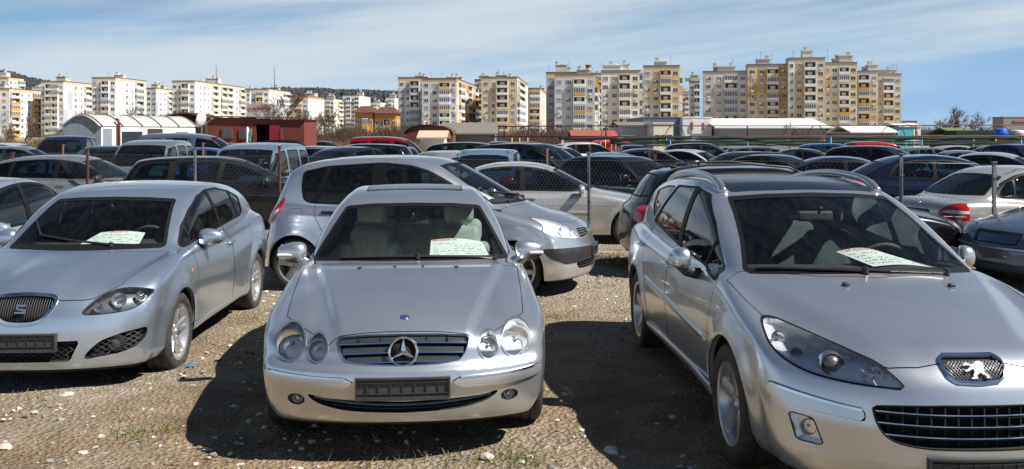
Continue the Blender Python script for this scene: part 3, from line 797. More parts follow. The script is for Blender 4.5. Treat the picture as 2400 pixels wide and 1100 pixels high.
P407 = dict(L=4.763, W=1.811, H=1.50, belt=.99,
    top=[(-.1, .62), (0, .68), (.06, .725), (.15, .77), (.35, .83), (.7, .91), (1.0, .965), (1.25, 1.0), (1.55, 1.02), (2.0, .985), (2.6, .985), (3.5, 1.01), (4.1, 1.03), (4.5, 1.02), (4.7, .95), (4.85, .85)],
    roof=[(.85, .88), (1.1, .985), (1.5, 1.165), (1.9, 1.33), (2.2, 1.42), (2.5, 1.468), (2.9, 1.485), (3.4, 1.475), (3.9, 1.435), (4.25, 1.37), (4.42, 1.25), (4.55, 1.10), (4.7, .9)],
    plan=[(-.1, .78), (0, .79), (.35, .845), (1.02, .893), (1.6, .885), (2.3, .892), (3.7, .903), (4.2, .875), (4.7, .80), (4.85, .77)],
    side=[(.1, -.14), (.18, -.09), (.28, -.035), (.42, -.012), (.58, 0), (.7, -.004), (.85, -.024), (.98, -.055), (1.1, -.11), (1.25, -.17)],
    nose=[(.05, .24), (.15, .10), (.22, .035), (.32, .0), (.45, .0), (.55, .02), (.65, .055), (.75, .12), (.82, .2), (.9, .35)],
    tail=[(.05, 4.55), (.2, 4.67), (.35, 4.745), (.6, 4.763), (.8, 4.74), (1.0, 4.69), (1.2, 4.62)],
    bottom=[(-.1, .20), (0, .19), (.5, .17), (1.4, .19), (3.4, .19), (4.3, .22), (4.8, .30)],
    gw=[(.9, .71), (1.4, .745), (2.0, .785), (2.6, .805), (3.4, .80), (4.0, .77), (4.5, .70), (4.8, .64)], tum=[(-.1, -.02), (0, 0), (.2, .056), (.35, .118), (.45, .175), (.55, .25)],
    na=.42, np=2.3, ta=.2, kc=.07, ks=.065, kg=.075, ku=.035, wc=.26, rc=.16, hoodc=.20, crown=.05, rm0=2.6, rm1=3.4,
    flare=[(1.02, .02, .37, .32), (3.745, .02, .37, .32)],
    axles=(1.02, 3.745), wheel=(.328, .222, .225, '5wide'), track=.892, arch=.365, mirror=(1.93, .935, 1.0, True, .86, False, True, .12, 1.25), bpillar=2.75,
    handles=[(2.62, .86), (3.62, .89)], interior=dict(seat_b=2.5, seat_z=.48, rear_b=3.4, dash=(1.15, 1.78, .98), wheel=(1.9, .92), rvm=(2.0, 1.30), mat=None),
    regions=[], skin_parts=[])
SCENIC = dict(L=4.08, W=1.805, H=1.62, belt=1.0,
    top=[(-.1, .68), (0, .74), (.06, .79), (.15, .835), (.35, .90), (.6, .955), (.9, 1.02), (1.15, 1.06), (1.6, 1.04), (2.4, 1.01), (3.2, 1.02), (3.6, 1.04), (3.85, 1.02), (4.0, .96), (4.3, .85)],
    roof=[(.55, .90), (.85, 1.05), (1.2, 1.245), (1.5, 1.41), (1.75, 1.53), (2.05, 1.60), (2.4, 1.62), (2.9, 1.612), (3.3, 1.58), (3.6, 1.53), (3.76, 1.44), (3.86, 1.25), (3.95, 1.05), (4.08, .8)],
    plan=[(-.1, .78), (0, .79), (.3, .845), (.84, .885), (1.5, .88), (2.2, .885), (3.5, .90), (3.75, .885), (4.05, .83), (4.3, .78)],
    side=[(.1, -.12), (.2, -.07), (.3, -.025), (.45, -.005), (.6, 0), (.75, -.003), (.9, -.018), (1.0, -.04), (1.15, -.08), (1.3, -.14)],
    nose=[(.05, .26), (.16, .10), (.24, .03), (.36, .0), (.5, .0), (.6, .03), (.7, .06), (.8, .13), (.9, .3)],
    tail=[(.05, 3.95), (.2, 4.04), (.35, 4.08), (.55, 4.08), (.7, 4.05), (1.0, 3.98), (1.25, 3.9)],
    bottom=[(-.1, .22), (0, .21), (.5, .18), (1.3, .20), (3.2, .20), (3.9, .24), (4.3, .30)],
    gw=[(.6, .68), (1.0, .74), (1.5, .785), (2.2, .81), (3.0, .815), (3.6, .80), (4.0, .76), (4.3, .70)], tum=[(-.1, -.02), (0, 0), (.2, .04), (.4, .095), (.5, .135), (.6, .20), (.7, .3)],
    na=.34, np=2.5, ta=.18, kc=.09, ks=.08, kg=.085, ku=.05, wc=.26, rc=.12, hoodc=.16, crown=.05, rm0=2.2, rm1=3.0,
    flare=[(.84, .02, .36, .31), (3.525, .026, .36, .31)],
    axles=(.84, 3.525), wheel=(.318, .218, .205, '6'), track=.885, arch=.355, steer=.5, mirror=(1.5, .94, 1.08, True, 1.0), bpillar=2.35,
    handles=[(2.3, .93), (3.1, .95)], black_handles=True, interior=dict(seat_b=2.1, seat_z=.62, rear_b=2.95, dash=(.85, 1.5, 1.04), wheel=(1.6, 1.02), rvm=(1.6, 1.40)),
    regions=[], skin_parts=[])
POSE = dict(leon=(LEON, -3.5445, 6.6073, -87.848, -.065), clk=(CLK, -.6076, 5.1144, -85.5, .034), p407=(P407, 2.1194, 4.0890, -87.39, .061), scenic=(SCENIC, 1.011, 11.2306, -11.7, -.03))
# ---------------------------------------------------------------- details of the four cars in front
def front_frame(sh, y, z, inset=0):
    """point on the nose and its outward normal, in (b, y, z)"""
    p = sh.at_front(y, z); n = sh.normal(p[None])[0]; return p - n*inset, n
def loc(p, L): return Vector((L/2 - p[0], p[1], p[2]))
def ndir(n): return Vector((-n[0], n[1], n[2]))
def disc_frame(d):
    d = Vector(d).normalized(); return d.to_track_quat('Y', 'Z').to_matrix().to_4x4()
def lamp_bowl(sh, L, y, z, r, parent, depth=.05, inset=.012, lens=False, mt=None, name='reflector_bowl', tilt=.35, ring=None):
    p, n = front_frame(sh, y, z, inset); d = ndir(n); d = Vector((1, d.y*tilt, d.z*.15)).normalized(); M = Matrix.Translation(loc(p, L)) @ disc_frame(d)
    m = MB()
    if lens:
        m.lathe([(.0001, r*.55), (r*.35, r*.5), (r*.62, r*.3), (r*.78, 0), (r*.80, -.02)], 24)
    else:
        m.lathe([(r, 0), (r*.93, -depth*.35), (r*.72, -depth*.75), (r*.4, -depth), (.0001, -depth*1.05)], 28)
    m.v = [tuple(M @ Vector(v)) for v in m.v]
    o = m.build(name, mt or M_reflector, parent, sharp=60)
    q = MB()
    if lens: q.lathe([(r*.80, -.02), (r*.82, .006), (r*1.0, .012), (r*1.08, 0), (r*1.08, -.03)], 28)
    else: q.lathe([(.0001, -depth*.30), (r*.13, -depth*.33), (r*.17, -depth*.5), (r*.17, -depth)], 14)
    q.v = [tuple(M @ Vector(v)) for v in q.v]; q.build('bulb' if not lens else 'lens_ring', M_chrome if lens else M_satin, parent, sharp=60)
    return o
def slat(sh, L, y0, y1, zf, inset, h, th, name, material, parent, n=25, m=None):
    """a bar across the nose, following it from side to side"""
    own = m is None; m = m or MB(); v = []; f = []
    for i in range(n):
        y = y0 + (y1-y0)*i/(n-1); z = zf(y) if callable(zf) else zf; p = sh.at_front(y, z); b = p[0] + inset
        for (db, dz) in ((0, -h/2), (0, h/2), (th, h/2), (th, -h/2)): v.append((L/2 - (b + db - (.35*h if dz > 0 else 0)*-1), y, z + dz))
    f = [(i*4+j, i*4+(j+1) % 4, (i+1)*4+(j+1) % 4, (i+1)*4+j) for i in range(n-1) for j in range(4)] + [(0, 1, 2, 3), tuple((n-1)*4 + j for j in (3, 2, 1, 0))]
    m.add(v, f)
    return m.build(name, material, parent, sharp=40) if own else m
def plate_holder(sh, L, zc, parent, w=.53, h=.125, out=.012, name='number_plate_holder'):
    p = sh.at_front(0, zc); p2 = sh.at_front(.2, zc); x = L/2 - max(p[0], 0) + out
    c = lambda y: x - (p2[0]-p[0])*(y/.2)**2*.9
    m = MB()
    def bx(y0, y1, z0, z1, t0, t1):
        k = max(2, int(abs(y1-y0)/.06)+1)
        for i in range(k-1):
            a, b = y0+(y1-y0)*i/(k-1), y0+(y1-y0)*(i+1)/(k-1)
            v = [(c(a)+t0, a, z0), (c(b)+t0, b, z0), (c(b)+t0, b, z1), (c(a)+t0, a, z1), (c(a)+t1, a, z0), (c(b)+t1, b, z0), (c(b)+t1, b, z1), (c(a)+t1, a, z1)]
            m.add(v, [(0, 3, 2, 1), (4, 5, 6, 7), (0, 1, 5, 4), (3, 7, 6, 2), (0, 4, 7, 3), (1, 2, 6, 5)])
    bx(-w/2, w/2, zc-h/2, zc+h/2, -.02, 0)
    bx(-w/2, w/2, zc+h/2-.010, zc+h/2, .001, .014); bx(-w/2, w/2, zc-h/2, zc-h/2+.018, .001, .016)
    bx(-w/2, -w/2+.010, zc-h/2+.019, zc+h/2-.011, .001, .014); bx(w/2-.010, w/2, zc-h/2+.019, zc+h/2-.011, .001, .014)
    for i in range(1, 8): bx(-w/2+w*i/8-.002, -w/2+w*i/8+.002, zc-h/2+.019, zc+h/2-.011, .001, .008)
    bx(-w/2+.011, w/2-.011, zc-.026, zc-.022, .002, .010); bx(-w/2+.011, w/2-.011, zc+.034, zc+.038, .002, .010)
    o = m.build(name, M_plate, parent, smooth=False)
    return o
M_plate = plain('plate_holder_plastic', (.045, .047, .05), .42, bmp=.1, bscale=150)
def mesh_grille(sh, L, poly, inset, parent, name, cell=.022, zig=True):
    """open lattice behind an opening; lines that follow the nose"""
    m = MB(); P = np.array(poly); z0, z1 = P[:, 1].min(), P[:, 1].max(); y0, y1 = P[:, 0].min(), P[:, 0].max()
    z = z0 + cell*.4
    row = 0
    while z < z1:
        pts = []; y = y0
        while y <= y1:
            zz = z + (cell*.30 if (int(round((y-y0)/(cell*.9))) + row) % 2 else -cell*.30) * (1 if zig else 0)
            if poly_sdf(np.array([[y, zz]]), P)[0] < -.001:
                q = sh.at_front(y, zz); pts.append((L/2 - q[0] - inset, y, zz))
            elif len(pts) > 1: break
            y += cell*.9
        if len(pts) > 1:
            m.tube(pts, .0035, 4)
        z += cell*.62; row += 1
    return m
def wiper(sh, L, pts, parent, r=.008):
    P = sh.project(np.array(pts, float), 5); Nn = sh.normal(P); m = MB()
    m.tube([loc(p + n*.018, L) for p, n in zip(P, Nn)], [r*1.4] + [r]*(len(P)-2) + [r*.6], 6)
    m.tube([loc(p + n*.006, L) for p, n in zip(P[1:], Nn[1:])], .005, 5)
    m.lathe([(.0001, .03), (.018, .026), (.02, -.01)], 10, 'z', loc(P[0] + Nn[0]*.01, L))
    return m.build('wiper', M_black, parent, sharp=50)
def sale_sign(label, root, d, corners, lift, text_u=(.04, .62), sg=1):
    """a printed paper sheet lying behind a windscreen: corners in (b, y, z), front-left, front-right, back-right, back-left"""
    Mw = Matrix.Translation(root.location) @ root.rotation_euler.to_matrix().to_4x4(); C = [loc(c, d['L']) for c in corners]
    def pt(u, v, off=0):
        a = C[0].lerp(C[1], u); b = C[3].lerp(C[2], u); p = a.lerp(b, v); p.z += lift*math.sin(math.pi*u)*(.5+.5*v) + off; return Mw @ p
    org = pt(.5, .5); n = 10
    v = [pt(i/n, j/n) - org for j in range(n+1) for i in range(n+1)]
    f = [(j*(n+1)+i, j*(n+1)+i+1, (j+1)*(n+1)+i+1, (j+1)*(n+1)+i) for j in range(n) for i in range(n)]
    o = mesh_obj('sale_sign', v, f, M_paper); o.location = org; tag(o, label, 'sale sign')
    def lettering(txt, u0, u1, vb, vh, nm, mt):
        cu = bpy.data.curves.new(nm, 'FONT'); cu.body = txt; cu.size = 1
        tmp = bpy.data.objects.new(nm, cu); COL.objects.link(tmp); dg = bpy.context.evaluated_depsgraph_get(); me = bpy.data.meshes.new_from_object(tmp.evaluated_get(dg)); bpy.data.objects.remove(tmp)
        co = np.array([q.co[:] for q in me.vertices]); x0, x1, yy0, yy1 = co[:, 0].min(), co[:, 0].max(), co[:, 1].min(), co[:, 1].max()
        for q in me.vertices:
            u = u0 + (q.co.x-x0)/(x1-x0)*(u1-u0); w_ = vb + (q.co.y-yy0)/(yy1-yy0)*vh; p = pt(u, w_, .007) - org; q.co = p
        me.materials.append(mt); t = bpy.data.objects.new(nm, me); COL.objects.link(t); t.parent = o
    lettering('ПРОДАВА СЕ', text_u[0], text_u[1], .84, .13, 'red_lettering', M_redink)
    q = MB(); r = random.Random(len(label))
    for row in range(5):
        vv = .70 - row*.14; u = .06
        while u < .9:
            l = r.uniform(.03, .13); 
            if r.random() < .7:
                for k in range(3):
                    ua, ub = u + l*k/3, u + l*(k+.8)/3; va = vv + r.uniform(-.02, .02)
                    q.add([pt(ua, va, .002)-org, pt(ub, va+r.uniform(-.02, .02), .002)-org, pt(ub, va+.03, .002)-org, pt(ua, va+.02, .002)-org], [(0, 1, 2, 3)])
            u += l + .03
    for vv in (.78, .5, .2): q.add([pt(.04, vv, .0015)-org, pt(.96, vv, .0015)-org, pt(.96, vv+.008, .0015)-org, pt(.04, vv+.008, .0015)-org], [(0, 1, 2, 3)])
    q.build('handwriting', M_blueink, o, smooth=False)
    return o
LM = dict(allow=('body',))
def allow(*a, **k): return dict(allow=a, **k)

# --- silver coupe in the middle
d = CLK
def crease(b, y):
    yc = .375 + (b-.17)*.215
    return .028*sstep(yc+.04, yc-.03, y)*sstep(.0, .35, b)*sstep(1.6, 1.3, b)
d['bumps'] = [crease, lambda b, y: .014*sstep(.50, .62, y)*sstep(.80, .70, y)*sstep(.2, .4, b)*sstep(1.1, .7, b)]
clk_grille = [(-.1, .69), (.0, .69), (.2, .687), (.365, .676), (.375, .655), (.35, .585), (.32, .553), (.2, .537), (0, .53), (-.1, .53)]
clk_intake = [(-.1, .335), (.26, .347), (.45, .358), (.52, .372), (.535, .362), (.50, .335), (.44, .31), (.29, .282), (0, .27), (-.1, .27)]
clk_strip = rpoly([(.27, .445), (.33, .472), (.5, .472), (.73, .478), (.785, .487), (.79, .45), (.75, .430), (.6, .412), (.33, .415)], .02)
d['regions'] = [
    ('headlight_outer', 'front', ell(.652, .63, .098, .095), m_front(.7, .4, .85), allow('body', seal=.009, seal_name='lamp_ring')),
    ('headlight_inner', 'front', ell(.485, .615, .064, .077), m_front(.5, .4, .85), allow('body', 'lamp_ring', seal=.009, seal_name='lamp_ring')),
    ('grille', 'front', clk_grille, m_front(.4, .45, .75), allow('body', seal=.005, seal_name='chrome_frame')),
    ('strip', 'front', clk_strip, m_front(.6, .35, .6), allow('body', seam=.004)),
    ('fog', 'front', ell(.605, .335, .052, .033), m_front(.5, .2, .5), allow('body', seal=.004)),
    ('intake', 'front', crom(clk_intake[1:-1], 4, False).tolist() + [clk_intake[-1], clk_intake[0]], m_front(.4, .2, .45), LM),
    ('windscreen', 'front', [(-.1, 1.297), (0, 1.297), (.3, 1.29), (.50, 1.272), (.525, 1.26), (.60, 1.13), (.70, .945), (.69, .925), (.4, .942), (0, .948), (-.1, .948)], lambda b, y, z, nb, ny, nz: (b < 2.5) & (b > 1.0) & (z > .88) & (nb < -.12), allow('body', seal=.022)),
    ('sunroof', 'top', rpoly([(2.36, -.2), (2.37, .2), (2.39, .39), (2.76, .39), (2.76, -.2)], .03), m_top(2.1, 3.2, 1.2), allow('body', seal=.008)),
    ('rear_window', 'front', [(-.1, 1.29), (.3, 1.28), (.48, 1.25), (.60, .99), (.3, .96), (-.1, .96)], lambda b, y, z, nb, ny, nz: (b > 3.1) & (z > .9) & (nb > .12), allow('body', seal=.02)),
    ('seal', 'side', rpoly([(1.62, .94), (2.0, 1.14), (2.35, 1.29), (2.8, 1.32), (3.3, 1.27), (3.72, 1.06), (3.62, 1.0), (3.0, .97), (2.2, .945)], .05), m_side, LM),
    ('window_front', 'side', rpoly([(1.68, .955), (2.02, 1.13), (2.36, 1.275), (2.8, 1.305), (2.86, .975), (2.2, .96)], .03), m_side, allow('seal')),
    ('window_rear', 'side', rpoly([(2.90, .98), (2.84, 1.303), (3.3, 1.255), (3.66, 1.06), (3.6, 1.015)], .03), m_side, allow('seal')),
    ('door_front', 'side', rpoly([(1.45, .90), (1.5, .85), (1.52, .3), (2.75, .27), (2.9, .5), (2.92, .98), (2.86, 1.25), (2.36, 1.24), (1.92, 1.07), (1.66, .955)], .03), m_door, allow('body', seam=.007)),
    ('bonnet', 'top', [(.02, -.2), (.145, .0), (.15, .30), (.155, .372), (.13, .43), (.2, .50), (.3, .58), (.40, .66), (.495, .712), (.61, .72), (.9, .735), (1.33, .75), (1.42, .745), (1.34, .55), (1.26, .3), (1.23, 0), (1.23, -.2)], m_top(-.1, 1.7, .56), allow('body', seam=.0055)),
    ('bumper', 'front', [(-.2, .0), (1.2, .0), (1.2, .575), (.74, .57), (.40, .565), (.36, .60), (-.2, .60)], lambda b, y, z, nb, ny, nz: (b < .44) & (z < .7), allow('body')),
]
d['skin_parts'] = [('bonnet', 'bonnet', '', {}), ('bumper', 'bumper', '', {}), ('grille_backing', 'grille', 'matt_black', dict(disp=-.05)), ('grille_frame', 'chrome_frame', 'chrome', dict(disp=.006)), ('lamp_ring', 'lamp_ring', 'satin_metal', dict(both=True, disp=.005)),
    ('bumper_strip', 'strip', '', dict(both=True, disp=.018)), ('lower_intake', 'intake', 'matt_black', dict(disp=-.07)), ('sunroof', 'sunroof', 'black_gloss', dict(disp=.001)), ('fog_lamp', 'fog', 'lamp_glass', dict(both=True, disp=-.004)),
    ('headlight', 'headlight_outer', 'smoked_lamp_glass', dict(both=True, disp=.004)), ('headlight', 'headlight_inner', 'smoked_lamp_glass', dict(both=True, disp=.004))]
mat('black_gloss', (.010, .011, .014), .22, 0, .25, .05, .3)
d['interior']['mat'] = M_seatgrey; d['interior']['trim'] = M_greytrim
SILVER = paint('silver_paint', (.68, .71, .745), .88, .28, .05)
BLUESILVER = paint('blue_silver_paint', (.57, .66, .77), .88, .28, .04)
WARMSILVER = paint('grey_silver_paint', (.50, .51, .53), .95, .25, .06)
def place(k): dd, cx_, cy_, deg, dz = POSE[k]; return dd, (cx_, cy_), deg, dz
def lamp_pit(sk, label, root, parts, material, depth=.06):
    for sd, o in zip((1, -1), parts[label]): skin_part(sk, 'headlight_housing', label, material, o, side=sd, disp=-depth)

root, sh, sk, parts = build_car(d, 'parked_car', 'silver coupe with twin oval headlights and a round three-pointed grille emblem', SILVER, h=.021, group=None, hero=True)
dd, fr, deg, dz = place('clk'); park(root, d, fr, deg, dz); CLK_ROOT = root; Ld = d['L']
for lb, (y, z, r) in (('headlight_outer', (.652, .63, .086)), ('headlight_inner', (.485, .615, .060))):
    lamp_pit(sk, lb, root, parts, M_housing, .028)
    for sd, o in zip((1, -1), parts[lb]): lamp_bowl(sh, Ld, sd*y, z, r, o, .028, .006)
for sd, o in zip((1, -1), parts['fog']):
    skin_part(sk, 'fog_housing', 'fog', M_darkrefl, o, side=sd, disp=-.03); lamp_bowl(sh, Ld, sd*.605, .335, .028, o, .02, .012)
gb = parts['grille'][0]
M_slat = plain('painted_slat', (.13, .14, .145), .32, .8, .06)
for z0, yw in ((.664, .362), (.614, .342), (.565, .315)):
    o = slat(sh, Ld, -yw, yw, lambda y, z0=z0: z0 - .012*(y/.37)**2, .012, .024, .02, 'grille_slat', M_slat, gb)
    slat(sh, Ld, -yw, yw, lambda y, z0=z0: z0 - .015 - .012*(y/.37)**2, .007, .007, .012, 'slat_trim', M_chrome, gb)
m = MB()
for y in (-.25, -.13, .13, .25): m.box(Ld/2-.13, Ld/2-.115, y-.003, y+.003, .545, .675)
m.build('grille_rib', M_matt, gb, smooth=False)
p = sh.at_front(0, .61); cst = Vector((Ld/2 - p[0] + .012, 0, .608)); Rn = disc_frame((1, 0, .22)); m = MB()
ring = [cst + Rn @ Vector((.077*math.cos(a), 0, .077*math.sin(a))) for a in np.linspace(0, 2*math.pi, 40, endpoint=False)]; m.tube(ring, .0085, 8, closed=True)
for k in range(3):
    a = math.pi/2 + k*2*math.pi/3; u = Vector((math.cos(a), 0, math.sin(a))); s_ = Vector((-math.sin(a), 0, math.cos(a)))
    v = [Rn @ (u*.076) + cst, Rn @ (s_*.013 + u*.008) + cst, Rn @ (-s_*.013 + u*.008) + cst, Rn @ Vector((0, .012, 0)) + cst, Rn @ (u*-.006) + cst]
    m.add(v, [(0, 1, 3), (0, 3, 2), (1, 4, 3), (2, 3, 4), (0, 2, 1), (1, 2, 4)])
m.build('emblem', M_chrome, root, sharp=30)
q = MB(); q.lathe([(.0001, 0), (.07, 0), (.07, -.01)], 24); q.v = [tuple(cst + Rn @ Vector((x, y-.012, z))) for x, y, z in q.v]; q.build('emblem_backing', M_matt, root)
p = sh.at_top(.27, 0); n = sh.normal(p[None])[0]; q = MB(); q.lathe([(.0001, .006), (.018, .006), (.028, .003), (.028, -.004)], 20); RR = disc_frame(ndir(n)); q.v = [tuple(loc(p, Ld) + RR @ Vector((x*1.0, y, z*.95))) for x, y, z in q.v]; q.build('bonnet_badge', plain('badge_blue', (.08, .12, .30), .25, .6), parts['bonnet'][0])
for sd in (1, -1):
    ribbon(sh, [(sh.at_front(sd*y, z)[0], sd*y, z) for y, z in ((.32, .467), (.42, .469), (.52, .470), (.62, .473), (.69, .476), (.74, .481))], .015, .025, Ld, 'bumper_trim', M_chrome, parts['strip'][0 if sd > 0 else 1])
q = sh.at_front(-.42, .444); m = MB(); m.lathe([(.0001, .013), (.022, .013), (.024, .008)], 20, 'x', (Ld/2-q[0]-.0, -.42, .444)); m.build('tow_cover', SILVER, parts['strip'][1], sharp=40)
m = MB(); slat(sh, Ld, -.50, .50, lambda y: .312 + .04*(y/.5)**2, .022, .012, .03, '', None, None, m=m); m.build('intake_blade', M_slat, parts['intake'][0], sharp=40)
m = MB(); slat(sh, Ld, -.42, .42, lambda y: .288 + .035*(y/.5)**2, .03, .006, .02, '', None, None, m=m)
for y in (-.3, -.15, 0, .15, .3): m.box(Ld/2-.12, Ld/2-.09, y-.006, y+.006, .275, .345)
m.build('intake_rib', M_black, parts['intake'][0], smooth=False)
plate_holder(sh, Ld, .415, root, .53, .125, .004)
wiper(sh, Ld, [(1.45, .60, .94), (1.37, .35, .95), (1.33, .10, .955), (1.33, -.15, .96)], root); wiper(sh, Ld, [(1.33, .05, .95), (1.34, -.2, .955), (1.39, -.42, .95), (1.42, -.5, .945)], root)
m = MB()
for y in (-.34, -.10, .09, .32):
    p = sh.at_top(1.16, y); m = MB(); m.rbox(loc(p, Ld) + Vector((0, 0, .004)), (.010, .014 if abs(y) > .2 else .009, .006), .005); m.build('washer_jet', M_black, parts['bonnet'][0])
ribbon(sh, [(1.17 + .10*(y/.55)**2, y, .91) for y in np.linspace(-.55, .55, 15)], .035, .010, Ld, 'bonnet_lip', SILVER, parts['bonnet'][0])
sale_sign('white for sale sheet on the dashboard of the silver coupe', root, d, [(1.60, .13, .925), (1.66, .60, .915), (1.80, .52, 1.015), (1.76, .14, 1.035)], .02, (.03, .5))

# --- silver hatchback on the left
d = LEON
leon_grille = [(-.1, .765), (.01, .765), (.13, .758), (.20, .748), (.232, .725), (.232, .69), (.21, .645), (.165, .585), (.12, .56), (.07, .55), (0, .547), (-.1, .547)]
leon_fog = rpoly([(.815, .485), (.80, .40), (.74, .34), (.66, .315), (.42, .285), (.46, .35), (.54, .42), (.66, .46)], .03)
leon_intake = rpoly([(-.3, .43), (.41, .43), (.34, .28), (-.3, .28)], .02)
leon_head = crom([(.415, .612), (.445, .675), (.52, .738), (.60, .768), (.70, .77), (.825, .742), (.80, .69), (.76, .645), (.70, .617), (.57, .605)], 5)
def leon_crease(b, y):   # the crease that runs up the bonnet from the lamps
    yc = .43 + (b-.15)*.27; return .022*sstep(yc+.02, yc+.16, y)*sstep(.02, .3, b)*sstep(1.25, .95, b) + .018*sstep(.30, .12, y)*sstep(.0, .2, b)*sstep(1.1, .3, b)
d['bumps'] = [leon_crease]
d['regions'] = [
    ('headlight', 'front', leon_head, m_front(.9, .5, .85), allow('body', seal=.006)),
    ('grille', 'front', leon_grille, m_front(.4, .45, .85), allow('body', seal=.020, seal_name='chrome_frame')),
    ('fogbay', 'front', leon_fog, m_front(.6, .2, .55), LM),
    ('intake', 'front', leon_intake, m_front(.4, .2, .5), LM),
    ('windscreen', 'front', [(-.1, 1.358), (0, 1.358), (.3, 1.35), (.52, 1.333), (.535, 1.32), (.592, 1.15), (.648, .985), (.635, .968), (.4, .972), (0, .972), (-.1, .972)], lambda b, y, z, nb, ny, nz: (b < 2.1) & (b > .7) & (z > .9) & (nb < -.12), allow('body', seal=.025)),
    ('seal', 'front', [(-.1, 1.012), (.65, 1.0), (.66, .9), (-.1, .9)], lambda b, y, z, nb, ny, nz: (b < 1.5) & (b > .7) & (nb < -.12), allow('windscreen')),
    ('rear_window', 'front', [(-.1, 1.33), (.3, 1.32), (.46, 1.29), (.56, 1.10), (.3, 1.08), (-.1, 1.08)], lambda b, y, z, nb, ny, nz: (b > 3.5) & (z > 1.0) & (nb > .1), allow('body', seal=.02)),
    ('seal', 'side', rpoly([(1.21, .955), (1.45, 1.12), (1.70, 1.243), (2.0, 1.345), (2.3, 1.388), (2.63, 1.39), (3.02, 1.335), (3.34, 1.25), (3.31, 1.10), (3.17, 1.055), (2.34, 1.022), (1.37, .96)], .03), m_side, LM),
    ('window_quarterlight', 'side', rpoly([(1.26, .975), (1.45, 1.10), (1.42, .98)], .012), m_side, allow('seal')),
    ('window_front', 'side', rpoly([(1.455, .985), (1.485, 1.125), (1.72, 1.235), (2.0, 1.333), (2.27, 1.375), (2.31, 1.035)], .03), m_side, allow('seal')),
    ('window_rear', 'side', rpoly([(2.37, 1.04), (2.34, 1.38), (2.63, 1.38), (2.98, 1.33), (3.04, 1.07)], .03), m_side, allow('seal')),
    ('window_quarter', 'side', rpoly([(3.08, 1.08), (3.03, 1.32), (3.30, 1.24), (3.27, 1.11), (3.17, 1.075)], .03), m_side, allow('seal')),
    ('door_front', 'side', rpoly([(1.27, .975), (1.31, .89), (1.36, .80), (1.365, .40), (1.33, .265), (2.53, .265), (2.525, .5), (2.49, .81), (2.40, 1.02), (2.35, 1.30), (2.0, 1.30), (1.6, 1.16)], .04), m_door, allow('body', seam=.007)),
    ('door_rear', 'side', rpoly([(2.545, .265), (2.54, .5), (2.505, .81), (2.415, 1.02), (2.365, 1.30), (3.0, 1.28), (3.30, 1.2), (3.30, 1.09), (3.25, .88), (3.12, .68), (3.04, .46), (3.02, .265)], .04), m_door, allow('body', seam=.007)),
    ('bonnet', 'top', [(.0, -.2), (.125, .0), (.115, .18), (.10, .25), (.13, .40), (.16, .47), (.24, .55), (.31, .61), (.61, .672), (1.06, .72), (1.0, .55), (.92, .3), (.88, 0), (.88, -.2)], m_top(-.1, 1.4, .60), allow('body', seam=.0055)),
    ('bumper', 'front', [(-.2, 0), (1.2, 0), (1.2, .655), (.87, .655), (.82, .735), (.6, .72), (.25, .70), (-.2, .70)], lambda b, y, z, nb, ny, nz: (b < .60) & (z < .75), allow('body')),
]
d['skin_parts'] = [('bonnet', 'bonnet', '', {}), ('bumper', 'bumper', '', {}), ('grille_backing', 'grille', 'matt_black', dict(disp=-.04)), ('grille_frame', 'chrome_frame', 'chrome', dict(disp=.008)),
    ('fog_lamp_bay', 'fogbay', 'matt_black', dict(both=True, disp=-.045)), ('lower_intake', 'intake', 'matt_black', dict(disp=-.06)), ('headlight', 'headlight', 'lamp_glass', dict(both=True, disp=.002))]
root, sh, sk, parts = build_car(d, 'parked_car', 'silver hatchback with a rounded vertical-bar grille beside the coupe', BLUESILVER, h=.021, hero=True)
dd, fr, deg, dz = place('leon'); park(root, d, fr, deg, dz); Ld = d['L']; LEON_ROOT = root
lamp_pit(sk, 'headlight', root, parts, M_darkrefl, .06)
for sd, o in zip((1, -1), parts['headlight']):
    for y, z, r in ((.63, .698, .055), (.755, .712, .036), (.51, .655, .036)): lamp_bowl(sh, Ld, sd*y, z, r, o, .04, .012)
for sd, o in zip((1, -1), parts['fogbay']):
    mg = MB()
    g = mesh_grille(sh, Ld, leon_fog, .018, o, '', .030); 
    if sd < 0: g.v = [(x, -y, z) for x, y, z in g.v]
    g.build('honeycomb', M_black, o)
    p = sh.at_front(.63, .39); m = MB(); m.lathe([(.062, -.02), (.062, .012), (.050, .016), (.044, .004)], 24, 'x', (Ld/2-p[0]-.012, sd*.63, .388)); m.build('fog_lamp_ring', M_black, o, sharp=40)
    m = MB(); m.lathe([(.0001, .010), (.03, .006), (.044, .0)], 24, 'x', (Ld/2-p[0]-.010, sd*.63, .388)); m.build('fog_lamp', M_darkrefl, o, sharp=60)
g = mesh_grille(sh, Ld, [(-.40, .425), (.40, .425), (.335, .285), (-.335, .285)], .03, None, '', .030); g.build('honeycomb', M_black, parts['intake'][0])
gb = parts['grille'][0]; m = MB()
for i in range(-12, 13):
    y = i*.0175; zz = [z for z in np.linspace(.55, .765, 80) if poly_sdf(np.array([[abs(y), z]]), np.array(leon_grille))[0] < -.018]
    if len(zz) < 4: continue
    pts = [Vector((Ld/2 - sh.at_front(y, z)[0] - .010, y, z)) for z in np.linspace(zz[0], zz[-1], 6)]; m.tube(pts, .0042, 5)
m.build('grille_bars', M_black, gb)
